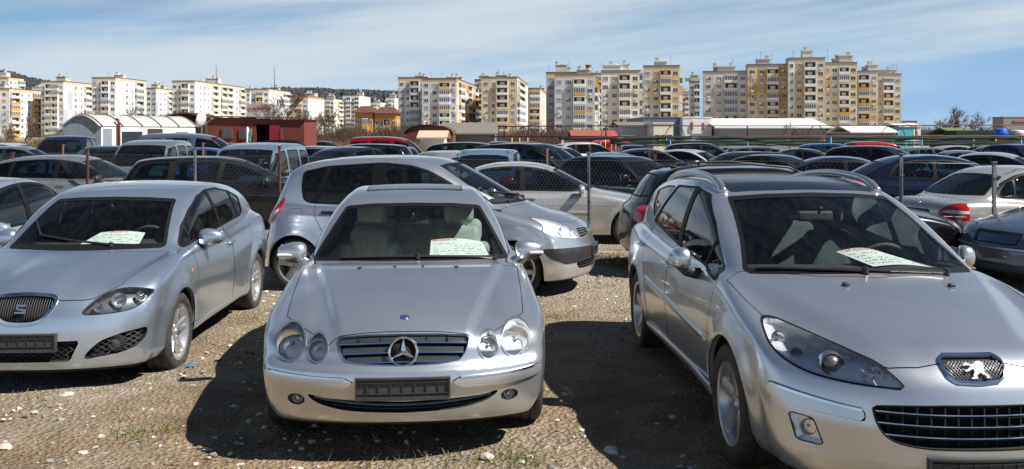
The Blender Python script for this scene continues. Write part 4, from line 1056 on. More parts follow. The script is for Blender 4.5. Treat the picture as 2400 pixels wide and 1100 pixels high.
# chrome S-shaped emblem: five slanted bars joined in an S
p = sh.at_front(0, .66); Rn = disc_frame((1, 0, .30)); cst = Vector((Ld/2 - p[0] + .008, 0, .66)); m = MB()
def bar2(pts, w_, t=.012):
    pl = [(np.array(q)) for q in pts]
    m.prism(pl, 0, t, lambda u, v, dd_: tuple(cst + Rn @ Vector((-u*.58, dd_, v*.58))))
bar2([(-.058, .055), (.070, .055), (.062, .034), (-.064, .034)], 0); bar2([(-.064, .034), (-.036, .034), (-.042, .012), (-.068, .012)], 0)
bar2([(-.068, .012), (.05, -.004), (.045, -.026), (-.055, -.010)], 0); bar2([(.055, -.004), (.065, .012), (.05, -.052), (.025, -.034)], 0); bar2([(-.075, -.034), (.03, -.034), (.05, -.055), (-.080, -.055)], 0)
m.build('emblem', M_chrome, root, smooth=False)
plate_holder(sh, Ld, .425, root, .52, .13, .012)
wiper(sh, Ld, [(1.02, .25, .99), (1.08, -.1, 1.01), (1.2, -.4, 1.06), (1.45, -.56, 1.17)], root)
q = sh.at_side(1.20, .765); m = MB()
m.rbox(loc(q, Ld) + Vector((0, .002, 0)), (.018, .003, .014), .003); m.build('wing_badge', mat('badge_orange', (.55, .2, .06), .4), root)
ribbon(sh, [(b, .86, z) for b, z in ((1.3, .262), (1.8, .258), (2.4, .258), (3.0, .262))], .05, .012, Ld, 'sill_trim', BLUESILVER, root, mirror=True)
sale_sign('white for sale sheet inside the windscreen of the hatchback', root, d, [(1.25, -.10, .985), (1.24, .40, .985), (1.50, .36, 1.055), (1.48, -.02, 1.06)], .015, (.25, .65))

# --- silver estate on the right
d = P407
p407_head = crom([(.78, .835), (.72, .845), (.65, .828), (.54, .792), (.43, .755), (.375, .715), (.325, .648), (.42, .643), (.57, .650), (.69, .668), (.775, .71), (.812, .77)], 5)
p407_grille = crom([(.17, .59), (.44, .572), (.468, .545), (.455, .48), (.42, .432), (.35, .405), (.24, .395)], 5, False).tolist() + [(-.2, .395), (-.2, .592)]
p407_badge = [(-.1, .782), (.115, .782), (.150, .765), (.148, .735), (.135, .70), (.10, .678), (0, .672), (-.1, .672)]
p407_fog = rpoly([(.785, .485), (.69, .475), (.65, .35), (.755, .355)], .015)
p407_strip = rpoly([(.84, .60), (.66, .562), (.515, .548), (.50, .535), (.50, .495), (.63, .505), (.76, .515), (.835, .545)], .02)
def p407_crease(b, y):
    yc = .30 + (b-.15)*.36; return -.030*sstep(yc-.05, yc+.13, y)*sstep(.15, .5, b)*sstep(1.5, 1.1, b)*sstep(.86, .66, y) + .012*sstep(.25, .10, y)*sstep(.5, .1, b)
d['bumps'] = [p407_crease]
d['regions'] = [
    ('headlight', 'front', p407_head, m_front(1.1, .5, .92), allow('body', seal=.009)),
    ('emblem_plate', 'front', p407_badge, m_front(.5, .6, .85), allow('body', seal=.010, seal_name='chrome_frame')),
    ('grille', 'front', p407_grille, m_front(.4, .3, .65), allow('body', seal=.006)),
    ('fog', 'front', p407_fog, m_front(.6, .25, .55), allow('body', seal=.005)),
    ('strip', 'front', p407_strip, m_front(.7, .4, .65), allow('body', seam=.004)),
    ('windscreen', 'front', [(-.1, 1.408), (0, 1.408), (.3, 1.398), (.535, 1.378), (.553, 1.365), (.62, 1.15), (.685, 1.0), (.668, .985), (.4, 1.0), (0, 1.012), (-.1, 1.012)], lambda b, y, z, nb, ny, nz: (b < 2.45) & (b > .9) & (z > .92) & (nb < -.10), allow('body', seal=.022)),
    ('roof_panel', 'top', rpoly([(2.2, -.2), (2.22, .2), (2.29, .50), (3.0, .52), (4.1, .50), (4.16, -.2)], .03), m_top(2.0, 4.3, 1.3), allow('body', seal=.006)),
    ('rear_window', 'front', [(-.1, 1.38), (.3, 1.37), (.48, 1.34), (.58, 1.08), (.3, 1.06), (-.1, 1.06)], lambda b, y, z, nb, ny, nz: (b > 4.0) & (z > .98) & (nb > .2), allow('body', seal=.02)),
    ('seal', 'side', rpoly([(1.42, .935), (1.52, .985), (1.95, 1.224), (2.34, 1.385), (2.66, 1.42), (3.24, 1.40), (3.62, 1.085), (3.56, 1.075), (2.55, 1.0), (1.46, .925)], .03), m_side, LM),
    ('window_quarterlight', 'side', rpoly([(1.46, .945), (1.78, 1.125), (1.86, .965)], .012), m_side, allow('seal')),
    ('window_front', 'side', rpoly([(1.89, .97), (1.81, 1.145), (2.34, 1.375), (2.58, 1.405), (2.51, 1.012)], .03), m_side, allow('seal')),
    ('window_rear', 'side', rpoly([(2.61, 1.02), (2.69, 1.41), (3.20, 1.388), (3.54, 1.09)], .03), m_side, allow('seal')),
    ('window_quarter', 'side', rpoly([(3.64, 1.105), (3.28, 1.39), (3.6, 1.375), (3.93, 1.32), (3.85, 1.18)], .03), m_side, allow('body', seal=.008)),
    ('door_front', 'side', rpoly([(1.40, .93), (1.43, .83), (1.465, .62), (1.42, .28), (2.57, .28), (2.59, .5), (2.625, .76), (2.60, 1.0), (2.63, 1.3), (2.3, 1.3), (1.9, 1.17), (1.48, .955)], .04), m_door, allow('body', seam=.007)),
    ('door_rear', 'side', rpoly([(2.59, .28), (2.61, .5), (2.64, .76), (2.615, 1.0), (2.645, 1.3), (3.25, 1.3), (3.58, 1.085), (3.52, .88), (3.38, .64), (3.30, .44), (3.29, .28)], .04), m_door, allow('body', seam=.007)),
    ('bonnet', 'top', [(.0, -.2), (.145, .0), (.15, .25), (.18, .38), (.25, .43), (.42, .56), (.62, .68), (.73, .735), (1.0, .785), (1.33, .80), (1.40, .72), (1.28, .55), (1.15, .3), (1.10, 0), (1.10, -.2)], m_top(-.1, 1.7, .62), allow('body', seam=.0055)),
    ('bumper', 'front', [(-.2, 0), (1.2, 0), (1.2, .665), (.86, .665), (.82, .70), (.6, .66), (.3, .64), (-.2, .64)], lambda b, y, z, nb, ny, nz: (b < .68) & (z < .75), allow('body')),
    ('bootlid', 'front', [(-.2, 1.5), (.66, 1.5), (.7, 1.0), (.66, .6), (-.2, .6)], lambda b, y, z, nb, ny, nz: (b > 4.2) & (nb > .3), allow('body', seam=.0055)),
]
d['skin_parts'] = [('bonnet', 'bonnet', '', {}), ('bumper', 'bumper', '', {}), ('tailgate', 'bootlid', '', {}), ('grille_backing', 'grille', 'matt_black', dict(disp=-.055)), ('emblem_frame', 'chrome_frame', 'chrome', dict(disp=.012)), ('emblem_plate', 'emblem_plate', 'matt_black', dict(disp=-.008)),
    ('bumper_strip', 'strip', '', dict(both=True, disp=.026)), ('fog_lamp', 'fog', 'lamp_glass', dict(both=True, disp=-.004)), ('roof_panel', 'roof_panel', 'black_gloss', dict(disp=.001)), ('headlight', 'headlight', 'lamp_glass', dict(both=True, disp=.003))]
d['interior']['mat'] = plain('grey_cloth', (.13, .135, .14), .8, bmp=.1, bscale=300)
root, sh, sk, parts = build_car(d, 'parked_car', 'silver estate with roof rails, black roof and a lion emblem above its wide grille', SILVER, h=.021, hero=True)
dd, fr, deg, dz = place('p407'); park(root, d, fr, deg, dz); Ld = d['L']; P407_ROOT = root
lamp_pit(sk, 'headlight', root, parts, M_housing, .032)
for sd, o in zip((1, -1), parts['headlight']):
    lamp_bowl(sh, Ld, sd*.59, .725, .055, o, .03, .014, True, M_darkrefl, 'projector_lens', .2); lamp_bowl(sh, Ld, sd*.44, .69, .048, o, .03, .010); lamp_bowl(sh, Ld, sd*.745, .785, .040, o, .028, .010); lamp_bowl(sh, Ld, sd*.705, .75, .028, o, .03, .02, mt=M_amber)
for sd, o in zip((1, -1), parts['fog']):
    skin_part(sk, 'fog_housing', 'fog', M_reflector, o, side=sd, disp=-.035); lamp_bowl(sh, Ld, sd*.715, .42, .040, o, .03, .015)
gb = parts['grille'][0]
for z0, yw in ((.545, .455), (.497, .450), (.448, .425)):
    slat(sh, Ld, -yw, yw, z0, .006, .0042, .010, 'grille_trim', M_chrome, gb); slat(sh, Ld, -yw, yw, z0-.008, .012, .010, .03, 'grille_slat', M_matt, gb)
m = MB()
for i in range(-7, 8): 
    y = i*.058; p = sh.at_front(y, .48); m.box(Ld/2-p[0]-.05, Ld/2-p[0]-.025, y-.003, y+.003, .405 if abs(y) < .34 else .44, .575)
m.build('grille_rib', M_matt, gb, smooth=False)
# the rampant lion of the emblem, cut from plate
p = sh.at_front(0, .728); Rn = disc_frame((1, 0, .55)); cst = Vector((Ld/2 - p[0] + .006, 0, .728)); m = MB()
lion = [(-.060, .034), (-.048, .044), (-.034, .038), (-.020, .030), (-.008, .034), (.002, .046), (.018, .052), (.034, .046), (.046, .034), (.036, .026), (.048, .018), (.036, .012), (.044, .002), (.034, -.004), (.042, -.018), (.056, -.030), (.062, -.046), (.042, -.048), (.044, -.036), (.030, -.026), (.016, -.016), (.004, -.024), (-.004, -.036), (-.002, -.050), (-.032, -.052), (-.034, -.044), (-.020, -.040), (-.020, -.028), (-.012, -.012), (-.010, .002), (-.022, .004), (-.040, -.008), (-.054, -.010), (-.058, .000), (-.046, .002), (-.030, .016), (-.020, .020), (-.036, .026), (-.050, .026), (-.062, .024)]
lion = [(.92*a_, .80*b_) for a_, b_ in lion]
m.prism(lion, 0, .012, lambda u, v, dd_: tuple(cst + Rn @ Vector((-u, dd_, v)))); m.build('emblem', mat('bright_emblem', (.80, .81, .83), .25, .4), root, smooth=False)
m = MB()
for sd in (1, -1):
    for i in range(-9, 10):
        c0 = i*.016
        P_ = [(c0 + sd*t*.8, t) for t in np.linspace(-.05, .05, 21)]; P_ = [q for q in P_ if poly_sdf(np.array([[abs(q[0]), .728 + q[1]*.86]]), np.array(p407_badge))[0] < -.012]
        if len(P_) > 1: m.tube([cst + Rn @ Vector((P_[0][0], -.003, P_[0][1])), cst + Rn @ Vector((P_[-1][0], -.003, P_[-1][1]))], .0014, 4)
m.build('emblem_mesh', M_steel, root)
for sd in (1, -1):
    ribbon(sh, [(sh.at_front(sd*y, z)[0], sd*y, z) for y, z in ((.505, .541), (.58, .549), (.66, .560), (.74, .573), (.80, .586))], .022, .032, Ld, 'bumper_trim', M_chrome, parts['strip'][0 if sd > 0 else 1])
ribbon(sh, [(b, .9, z) for b, z in ((1.52, .575), (2.0, .592), (2.5, .613), (3.0, .635), (3.33, .65))], .045, .014, Ld, 'side_strip', SILVER, root, mirror=True)
ribbon(sh, [(b, .9, .265) for b in (1.45, 2.0, 2.6, 3.3)], .06, .016, Ld, 'sill_trim', SILVER, root, mirror=True)
plate_holder(sh, Ld, .305, root, .53, .12, .012)
wiper(sh, Ld, [(1.21, .45, .995), (1.16, .1, 1.005), (1.20, -.2, 1.0), (1.27, -.42, .995)], root); wiper(sh, Ld, [(1.16, -.05, 1.005), (1.22, -.3, 1.0), (1.33, -.55, .99), (1.36, -.62, .985)], root)
m = MB()
for y in (-.22, .38):
    p = sh.at_top(1.02, y); m = MB(); m.rbox(loc(p, Ld) + Vector((0, 0, .008)), (.016, .018, .011), .008); m.build('washer_jet', M_black, parts['bonnet'][0])
for sd in (1, -1):
    m = MB(); pts = []
    for b, lift in ((2.32, .0), (2.42, .026), (2.62, .038), (3.1, .040), (3.6, .036), (3.95, .022), (4.08, .0)):
        yy = .545 if b < 3.9 else .535; p = sh.at_top(b, sd*yy); pts.append(loc(p, Ld) + Vector((0, 0, lift)))
    P_ = [Vector(q) for q in crom([tuple(q) for q in pts], 5, False)]; m.tube(P_, [.024 + .008*(abs(i-len(P_)/2)/len(P_)*2)**2 for i in range(len(P_))], 10)
    m.build('roof_rail', M_satin, root)
sale_sign('white for sale sheet lying behind the windscreen of the estate', root, d, [(1.52, .16, .995), (1.50, .52, .99), (1.74, .34, 1.045), (1.80, .04, 1.05)], .03, (.08, .80))

# --- silver people carrier behind the coupe
d = SCENIC
d['regions'] = [
    ('headlight', 'front', crom([(.71, .905), (.62, .90), (.54, .83), (.46, .70), (.50, .665), (.62, .672), (.77, .705), (.855, .775)], 5), m_front(.9, .5, 1), allow('body', seal=.005)),
    ('grille', 'front', rpoly([(.12, .765), (.42, .775), (.45, .72), (.44, .672), (.2, .69)], .02), m_front(.5, .5, .85), allow('body', seal=.004)),
    ('band', 'front', rpoly([(-.3, .555), (.25, .555), (.885, .575), (.85, .47), (.76, .395), (.5, .40), (.25, .43), (-.3, .43)], .03), m_front(.75, .3, .65), allow('body', seam=.004)),
    ('intake', 'front', rpoly([(-.3, .41), (.58, .41), (.60, .37), (.55, .32), (-.3, .31)], .02), m_front(.5, .2, .5), LM),
    ('windscreen', 'front', [(-.1, 1.535), (.3, 1.525), (.50, 1.505), (.68, 1.06), (.4, 1.06), (0, 1.06), (-.1, 1.06)], lambda b, y, z, nb, ny, nz: (b < 2.1) & (b > .6) & (z > .98) & (nb < -.12), allow('body', seal=.02)),
    ('rear_window', 'front', [(-.1, 1.48), (.3, 1.47), (.52, 1.45), (.64, 1.10), (.3, 1.08), (-.1, 1.08)], lambda b, y, z, nb, ny, nz: (b > 3.5) & (z > 1.0) & (nb > .3), allow('body', seal=.03)),
    ('seal', 'side', rpoly([(1.15, 1.03), (1.40, 1.18), (1.68, 1.345), (1.90, 1.455), (2.13, 1.515), (2.48, 1.545), (3.18, 1.50), (3.50, 1.43), (3.50, 1.24), (3.46, 1.08), (3.36, 1.045), (2.3, 1.02)], .06), m_side, LM),
    ('window_quarterlight', 'side', rpoly([(1.26, 1.05), (1.48, 1.20), (1.85, 1.40), (1.82, 1.045)], .02), m_side, allow('seal')),
    ('window_front', 'side', rpoly([(1.86, 1.05), (1.89, 1.425), (2.13, 1.498), (2.44, 1.527), (2.44, 1.045)], .03), m_side, allow('seal')),
    ('window_rear', 'side', rpoly([(2.60, 1.05), (2.60, 1.527), (3.12, 1.488), (3.28, 1.06)], .03), m_side, allow('seal')),
    ('window_quarter', 'side', rpoly([(3.33, 1.07), (3.18, 1.483), (3.47, 1.415), (3.47, 1.24), (3.43, 1.09)], .03), m_side, allow('seal')),
    ('taillight', 'side', crom([(3.70, 1.12), (3.88, .93), (3.98, .86), (3.95, .80), (3.83, .81), (3.76, .92)], 5), lambda b, y, z, nb, ny, nz: (y > .4) & (b > 3.4), LM),
    ('clear', 'side', [(3.74, .99), (3.86, .93), (3.93, .87), (3.80, .88)], lambda b, y, z, nb, ny, nz: (y > .4) & (b > 3.4), allow('taillight')),
    ('flap', 'side', rpoly([(3.44, .98), (3.63, .98), (3.63, .82), (3.44, .82)], .03), m_side, allow('body', seam=.004)),
    ('corner', 'side', rpoly([(3.93, .66), (4.2, .68), (4.2, .46), (3.97, .44)], .03), lambda b, y, z, nb, ny, nz: (y > .3) & (b > 3.6), LM),
    ('door_front', 'side', rpoly([(1.15, 1.0), (1.30, .90), (1.33, .75), (1.32, .29), (2.45, .29), (2.47, 1.0), (2.48, 1.2), (1.6, 1.2)], .04), m_door, allow('body', seam=.007)),
    ('door_rear', 'side', rpoly([(2.465, .29), (2.485, 1.0), (2.495, 1.2), (3.28, 1.2), (3.30, 1.04), (3.27, .90), (3.15, .70), (3.08, .45), (3.07, .29)], .04), m_door, allow('body', seam=.007)),
    ('bonnet', 'top', [(.05, -.2), (.22, 0), (.22, .2), (.34, .46), (.55, .62), (.66, .69), (1.04, .76), (.98, .6), (.86, .3), (.80, 0), (.80, -.2)], m_top(0, 1.3, .72), allow('body', seam=.0055)),
]
d['skin_parts'] = [('bonnet', 'bonnet', '', {}), ('grille', 'grille', 'matt_black', dict(both=True, disp=-.03)), ('bumper_band', 'band', 'black_plastic', dict(disp=.008)), ('lower_intake', 'intake', 'matt_black', dict(disp=-.04)), ('headlight', 'headlight', 'lamp_glass', dict(both=True, disp=.002)),
    ('tail_light', 'taillight', 'red_lamp', dict(both=True, disp=.004)), ('reversing_light', 'clear', 'clear_lamp', dict(both=True, disp=.004)), ('fuel_flap', 'flap', '', {}), ('bumper_corner', 'corner', 'black_plastic', dict(both=True, disp=.008))]
d['privacy'] = ('window_rear', 'window_quarter')
root, sh, sk, parts = build_car(d, 'parked_car', 'silver people carrier parked side-on behind the coupe, black band across its bumper', SILVER, h=.025, hero=True, glass_mats=(None, None, M_dark))
dd, fr, deg, dz = place('scenic'); park(root, d, fr, deg, dz); Ld = d['L']
lamp_pit(sk, 'headlight', root, parts, M_housing, .03)
for sd, o in zip((1, -1), parts['headlight']):
    lamp_bowl(sh, Ld, sd*.66, .765, .06, o, .05, .02); lamp_bowl(sh, Ld, sd*.54, .73, .045, o, .04, .02)
for sd, o in zip((1, -1), parts['grille']):
    for z0 in (.70, .727, .752): slat(sh, Ld, sd*.14, sd*.43, z0, .006, .010, .015, 'grille_slat', M_satin, o, 8)
for z0 in (.345, .375): slat(sh, Ld, -.55, .55, z0, .01, .008, .02, 'intake_slat', M_black, parts['intake'][0])
p = sh.at_front(0, .74); cst = Vector((Ld/2 - p[0] + .012, 0, .74)); m = MB(); m.tube([cst + Vector((0, 0, .075)), cst + Vector((-.004, .055, 0)), cst + Vector((.0, 0, -.075)), cst + Vector((-.004, -.055, 0))], .014, 6, closed=True); m.build('emblem', M_chrome, root, smooth=False)
plate_holder(sh, Ld, .49, root, .52, .12, .012)
wiper(sh, Ld, [(.98, -.45, 1.07), (.95, -.1, 1.08), (1.0, .2, 1.09), (1.08, .42, 1.1)], root); wiper(sh, Ld, [(.98, .45, 1.07), (1.0, .1, 1.09), (1.1, -.25, 1.12), (1.25, -.5, 1.16)], root)
sale_sign('white for sale sheet inside the windscreen of the people carrier', root, d, [(1.20, -.58, 1.10), (1.22, -.15, 1.09), (1.48, -.20, 1.22), (1.45, -.55, 1.23)], .02, (.1, .6))
# ---------------------------------------------------------------- ground height under the lot
GP = [(-3.6, 8.7, -.065), (-.7, 7.4, .034), (2.0, 6.4, .061), (-1.0, 11.8, -.03), (-5.8, 9.4, -.05), (4.0, 12.8, -.03), (.4, 16.8, -.07), (8, 14.6, -.05), (8, 11.2, -.03), (-6, 18.6, -.05), (-9.3, 20.5, -.03), (-2, 4.5, .0), (0, 3.5, .03), (6, 6, .03)]
def gz(x, y):
    x = np.asarray(x, float); y = np.asarray(y, float); num = np.zeros(np.broadcast(x, y).shape); den = num + 0
    for (a, b, z) in GP:
        w_ = 1/(.6 + ((x-a)**2 + (y-b)**2))**1.5; num = num + w_*z; den = den + w_
    near = num/den
    t = sstep(17, 26, y); far = -.17 - .12*sstep(28, 50, y)
    return near*(1-t) + far*t
# ---------------------------------------------------------------- the other cars: one drawing per body style
def scaled(d, sx, sy, sz, **kw):
    e = dict(d)
    for k in ('top', 'roof'): e[k] = [(a*sx, b*sz) for a, b in d[k]]
    for k in ('plan', 'gw'): e[k] = [(a*sx, b*sy) for a, b in d[k]]
    e['side'] = [(a*sz, b) for a, b in d['side']]; e['tum'] = [(a*sz, b*sy) for a, b in d['tum']]
    for k in ('nose', 'tail'): e[k] = [(a*sz, b*sx) for a, b in d[k]]
    e['bottom'] = [(a*sx, b) for a, b in d['bottom']]
    for k in ('L',): e[k] = d[k]*sx
    e['W'] = d['W']*sy; e['H'] = d['H']*sz; e['belt'] = d['belt']*sz
    e['axles'] = tuple(a*sx for a in d['axles']); e['track'] = d['track']*sy; e['flare'] = [(a*sx, b, c, z) for a, b, c, z in d.get('flare', ())]
    m = d['mirror']; e['mirror'] = (m[0]*sx, m[1]*sy, m[2]*sz) + tuple(m[3:])
    e['handles'] = [(a*sx, b*sz) for a, b in d.get('handles', ())]; e['bpillar'] = d['bpillar']*sx
    for k in ('rm0', 'rm1'):
        if k in d: e[k] = d[k]*sx
    P = {'side': (sx, sz), 'front': (sy, sz), 'top': (sx, sy)}
    e['regions'] = [(r[0], r[1], [(p[0]*P[r[1]][0], p[1]*P[r[1]][1]) for p in np.asarray(r[2]).tolist()], r[3], r[4]) for r in d['regions']]
    i = dict(d['interior'])
    for k in ('seat_b', 'rear_b', 'end'):
        if k in i: i[k] = i[k]*sx
    i['dash'] = (i['dash'][0]*sx, i['dash'][1]*sx, i['dash'][2]*sz); i['wheel'] = (i['wheel'][0]*sx, i['wheel'][1]*sz); i['rvm'] = (i['rvm'][0]*sx, i['rvm'][1]*sz); i['seat_z'] = i['seat_z']*sz
    e['interior'] = i; e['bumps'] = []; e.update(kw); return e
BASE = dict(na=.30, np=2.5, ta=.2, kc=.10, ks=.08, kg=.08, ku=.04, wc=.22, rc=.16, hoodc=.14, crown=.045,
    side=[(.1, -.13), (.2, -.07), (.3, -.025), (.45, -.005), (.6, 0), (.72, -.006), (.86, -.026), (.97, -.055), (1.1, -.11), (1.25, -.17)],
    tum=[(-.1, -.02), (0, 0), (.2, .055), (.35, .118), (.45, .175), (.55, .25)])
SKP = [('headlight', 'headlight', 'lamp_glass', dict(both=True, disp=.002)), ('grille', 'grille', 'matt_black', dict(disp=-.02)), ('lower_intake', 'intake', 'matt_black', dict(disp=-.03)), ('tail_light', 'taillight', 'red_lamp', dict(both=True, disp=.004)),
    ('reversing_light', 'clear', 'clear_lamp', dict(both=True, disp=.004)), ('bumper_moulding', 'moulding', 'black_plastic', dict(disp=.006)), ('plate_recess', 'platebay', 'black_plastic', dict(disp=-.012)), ('lower_cladding', 'cladding', 'black_plastic', dict(disp=.004))]
fw = lambda bm, z: (lambda b, y, zz, nb, ny, nz: (b < bm) & (zz > z) & (nb < -.1))
rw = lambda bm, z: (lambda b, y, zz, nb, ny, nz: (b > bm) & (zz > z) & (nb > .12))
rside = lambda bm: (lambda b, y, z, nb, ny, nz: (y > .4) & (b > bm))
SEDAN = dict(BASE, L=4.80, W=1.82, H=1.45, belt=.95,
    top=[(-.1, .60), (0, .64), (.1, .70), (.3, .77), (.7, .85), (1.1, .92), (1.4, .96), (1.6, .97), (2.2, .93), (3.2, .95), (3.9, .99), (4.3, .99), (4.65, .96), (4.78, .90), (4.9, .8)],
    roof=[(1.05, .82), (1.35, .95), (1.75, 1.16), (2.1, 1.33), (2.4, 1.42), (2.75, 1.45), (3.1, 1.44), (3.4, 1.39), (3.75, 1.26), (4.05, 1.11), (4.3, .98), (4.5, .86)],
    plan=[(-.1, .78), (0, .79), (.3, .85), (.83, .895), (1.6, .90), (2.4, .905), (3.7, .90), (4.3, .86), (4.75, .78), (4.9, .75)],
    nose=[(.05, .28), (.16, .12), (.24, .04), (.36, .0), (.48, .005), (.58, .04), (.70, .09), (.78, .16), (.9, .35)],
    tail=[(.05, 4.55), (.2, 4.70), (.35, 4.79), (.6, 4.80), (.8, 4.77), (.95, 4.72), (1.1, 4.66)],
    bottom=[(-.1, .20), (0, .19), (.5, .17), (1.3, .18), (3.3, .18), (4.3, .22), (4.9, .30)],
    gw=[(1.0, .70), (1.5, .75), (2.0, .785), (2.8, .80), (3.4, .785), (3.9, .74), (4.4, .66)], rm0=2.5, rm1=3.1, kc=.08,
    flare=[(.83, .012, .36, .31), (3.685, .012, .36, .31)], axles=(.83, 3.685), wheel=(.322, .22, .22, '7'), track=.885, mirror=(1.72, .95, .99, True, 1.0), bpillar=2.72, handles=[(2.58, .84), (3.55, .86)],
    interior=dict(seat_b=2.45, seat_z=.46, rear_b=3.35, dash=(1.28, 1.85, .94), wheel=(1.95, .90), rvm=(2.05, 1.26), end=4.1),
    regions=[('windscreen', 'front', [(-.1, 1.34), (.3, 1.33), (.53, 1.31), (.68, .985), (.4, .985), (-.1, .985)], fw(2.5, .93), allow('body', seal=.02)),
        ('rear_window', 'front', [(-.1, 1.34), (.3, 1.33), (.50, 1.30), (.64, 1.03), (.3, 1.02), (-.1, 1.02)], rw(3.2, .97), allow('body', seal=.02)),
        ('seal', 'side', crom([(1.56, .965), (1.9, 1.16), (2.2, 1.30), (2.55, 1.37), (2.95, 1.385), (3.35, 1.345), (3.65, 1.25), (3.86, 1.11), (3.87, 1.02), (3.65, .985), (2.6, .96)], 5), m_side, LM),
        ('window_front', 'side', rpoly([(1.66, .985), (1.93, 1.15), (2.2, 1.275), (2.55, 1.345), (2.69, 1.355), (2.66, .985)], .03), m_side, allow('seal')),
        ('window_rear', 'side', rpoly([(2.76, .985), (2.76, 1.36), (2.95, 1.36), (3.35, 1.32), (3.50, 1.27), (3.56, 1.0)], .03), m_side, allow('seal')),
        ('window_quarter', 'side', rpoly([(3.60, 1.0), (3.54, 1.255), (3.66, 1.21), (3.82, 1.09), (3.83, 1.03)], .03), m_side, allow('seal')),
        ('headlight', 'front', rpoly([(.45, .72), (.6, .75), (.80, .74), (.84, .66), (.66, .60), (.47, .60)], .05), m_front(.9, .5, .85), allow('body', seal=.006)),
        ('grille', 'front', rpoly([(-.4, .70), (.36, .70), (.33, .55), (-.4, .55)], .04), m_front(.5, .4, .8), allow('body', seal=.015)),
        ('intake', 'front', rpoly([(-.9, .40), (.62, .40), (.55, .30), (-.9, .29)], .03), m_front(.5, .2, .5), LM),
        ('taillight', 'front', rpoly([(.45, .92), (.62, .94), (.86, .90), (.87, .76), (.60, .74), (.45, .78)], .04), lambda b, y, z, nb, ny, nz: (b > 4.35) & (z > .6) & (nb > .02), LM),
        ('platebay', 'front', rpoly([(-.9, .86), (.30, .86), (.28, .70), (-.9, .70)], .03), lambda b, y, z, nb, ny, nz: (b > 4.5) & (nb > .5), LM),
        ('door_front', 'side', rpoly([(1.50, .95), (1.55, .85), (1.55, .28), (2.70, .28), (2.72, 1.0), (2.73, 1.42), (2.4, 1.40), (2.0, 1.24)], .04), m_door, allow('body', seam=.003)),
        ('door_rear', 'side', rpoly([(2.715, .28), (2.735, 1.0), (2.745, 1.42), (3.2, 1.41), (3.62, 1.30), (3.80, 1.0), (3.55, .82), (3.30, .55), (3.26, .28)], .04), m_door, allow('body', seam=.003)),
        ('moulding', 'front', rpoly([(-.9, .56), (1.0, .58), (1.0, .53), (-.9, .51)], .01), lambda b, y, z, nb, ny, nz: (b > 4.45) & (z < .7) & (nb > .15), LM)],
    skin_parts=SKP)
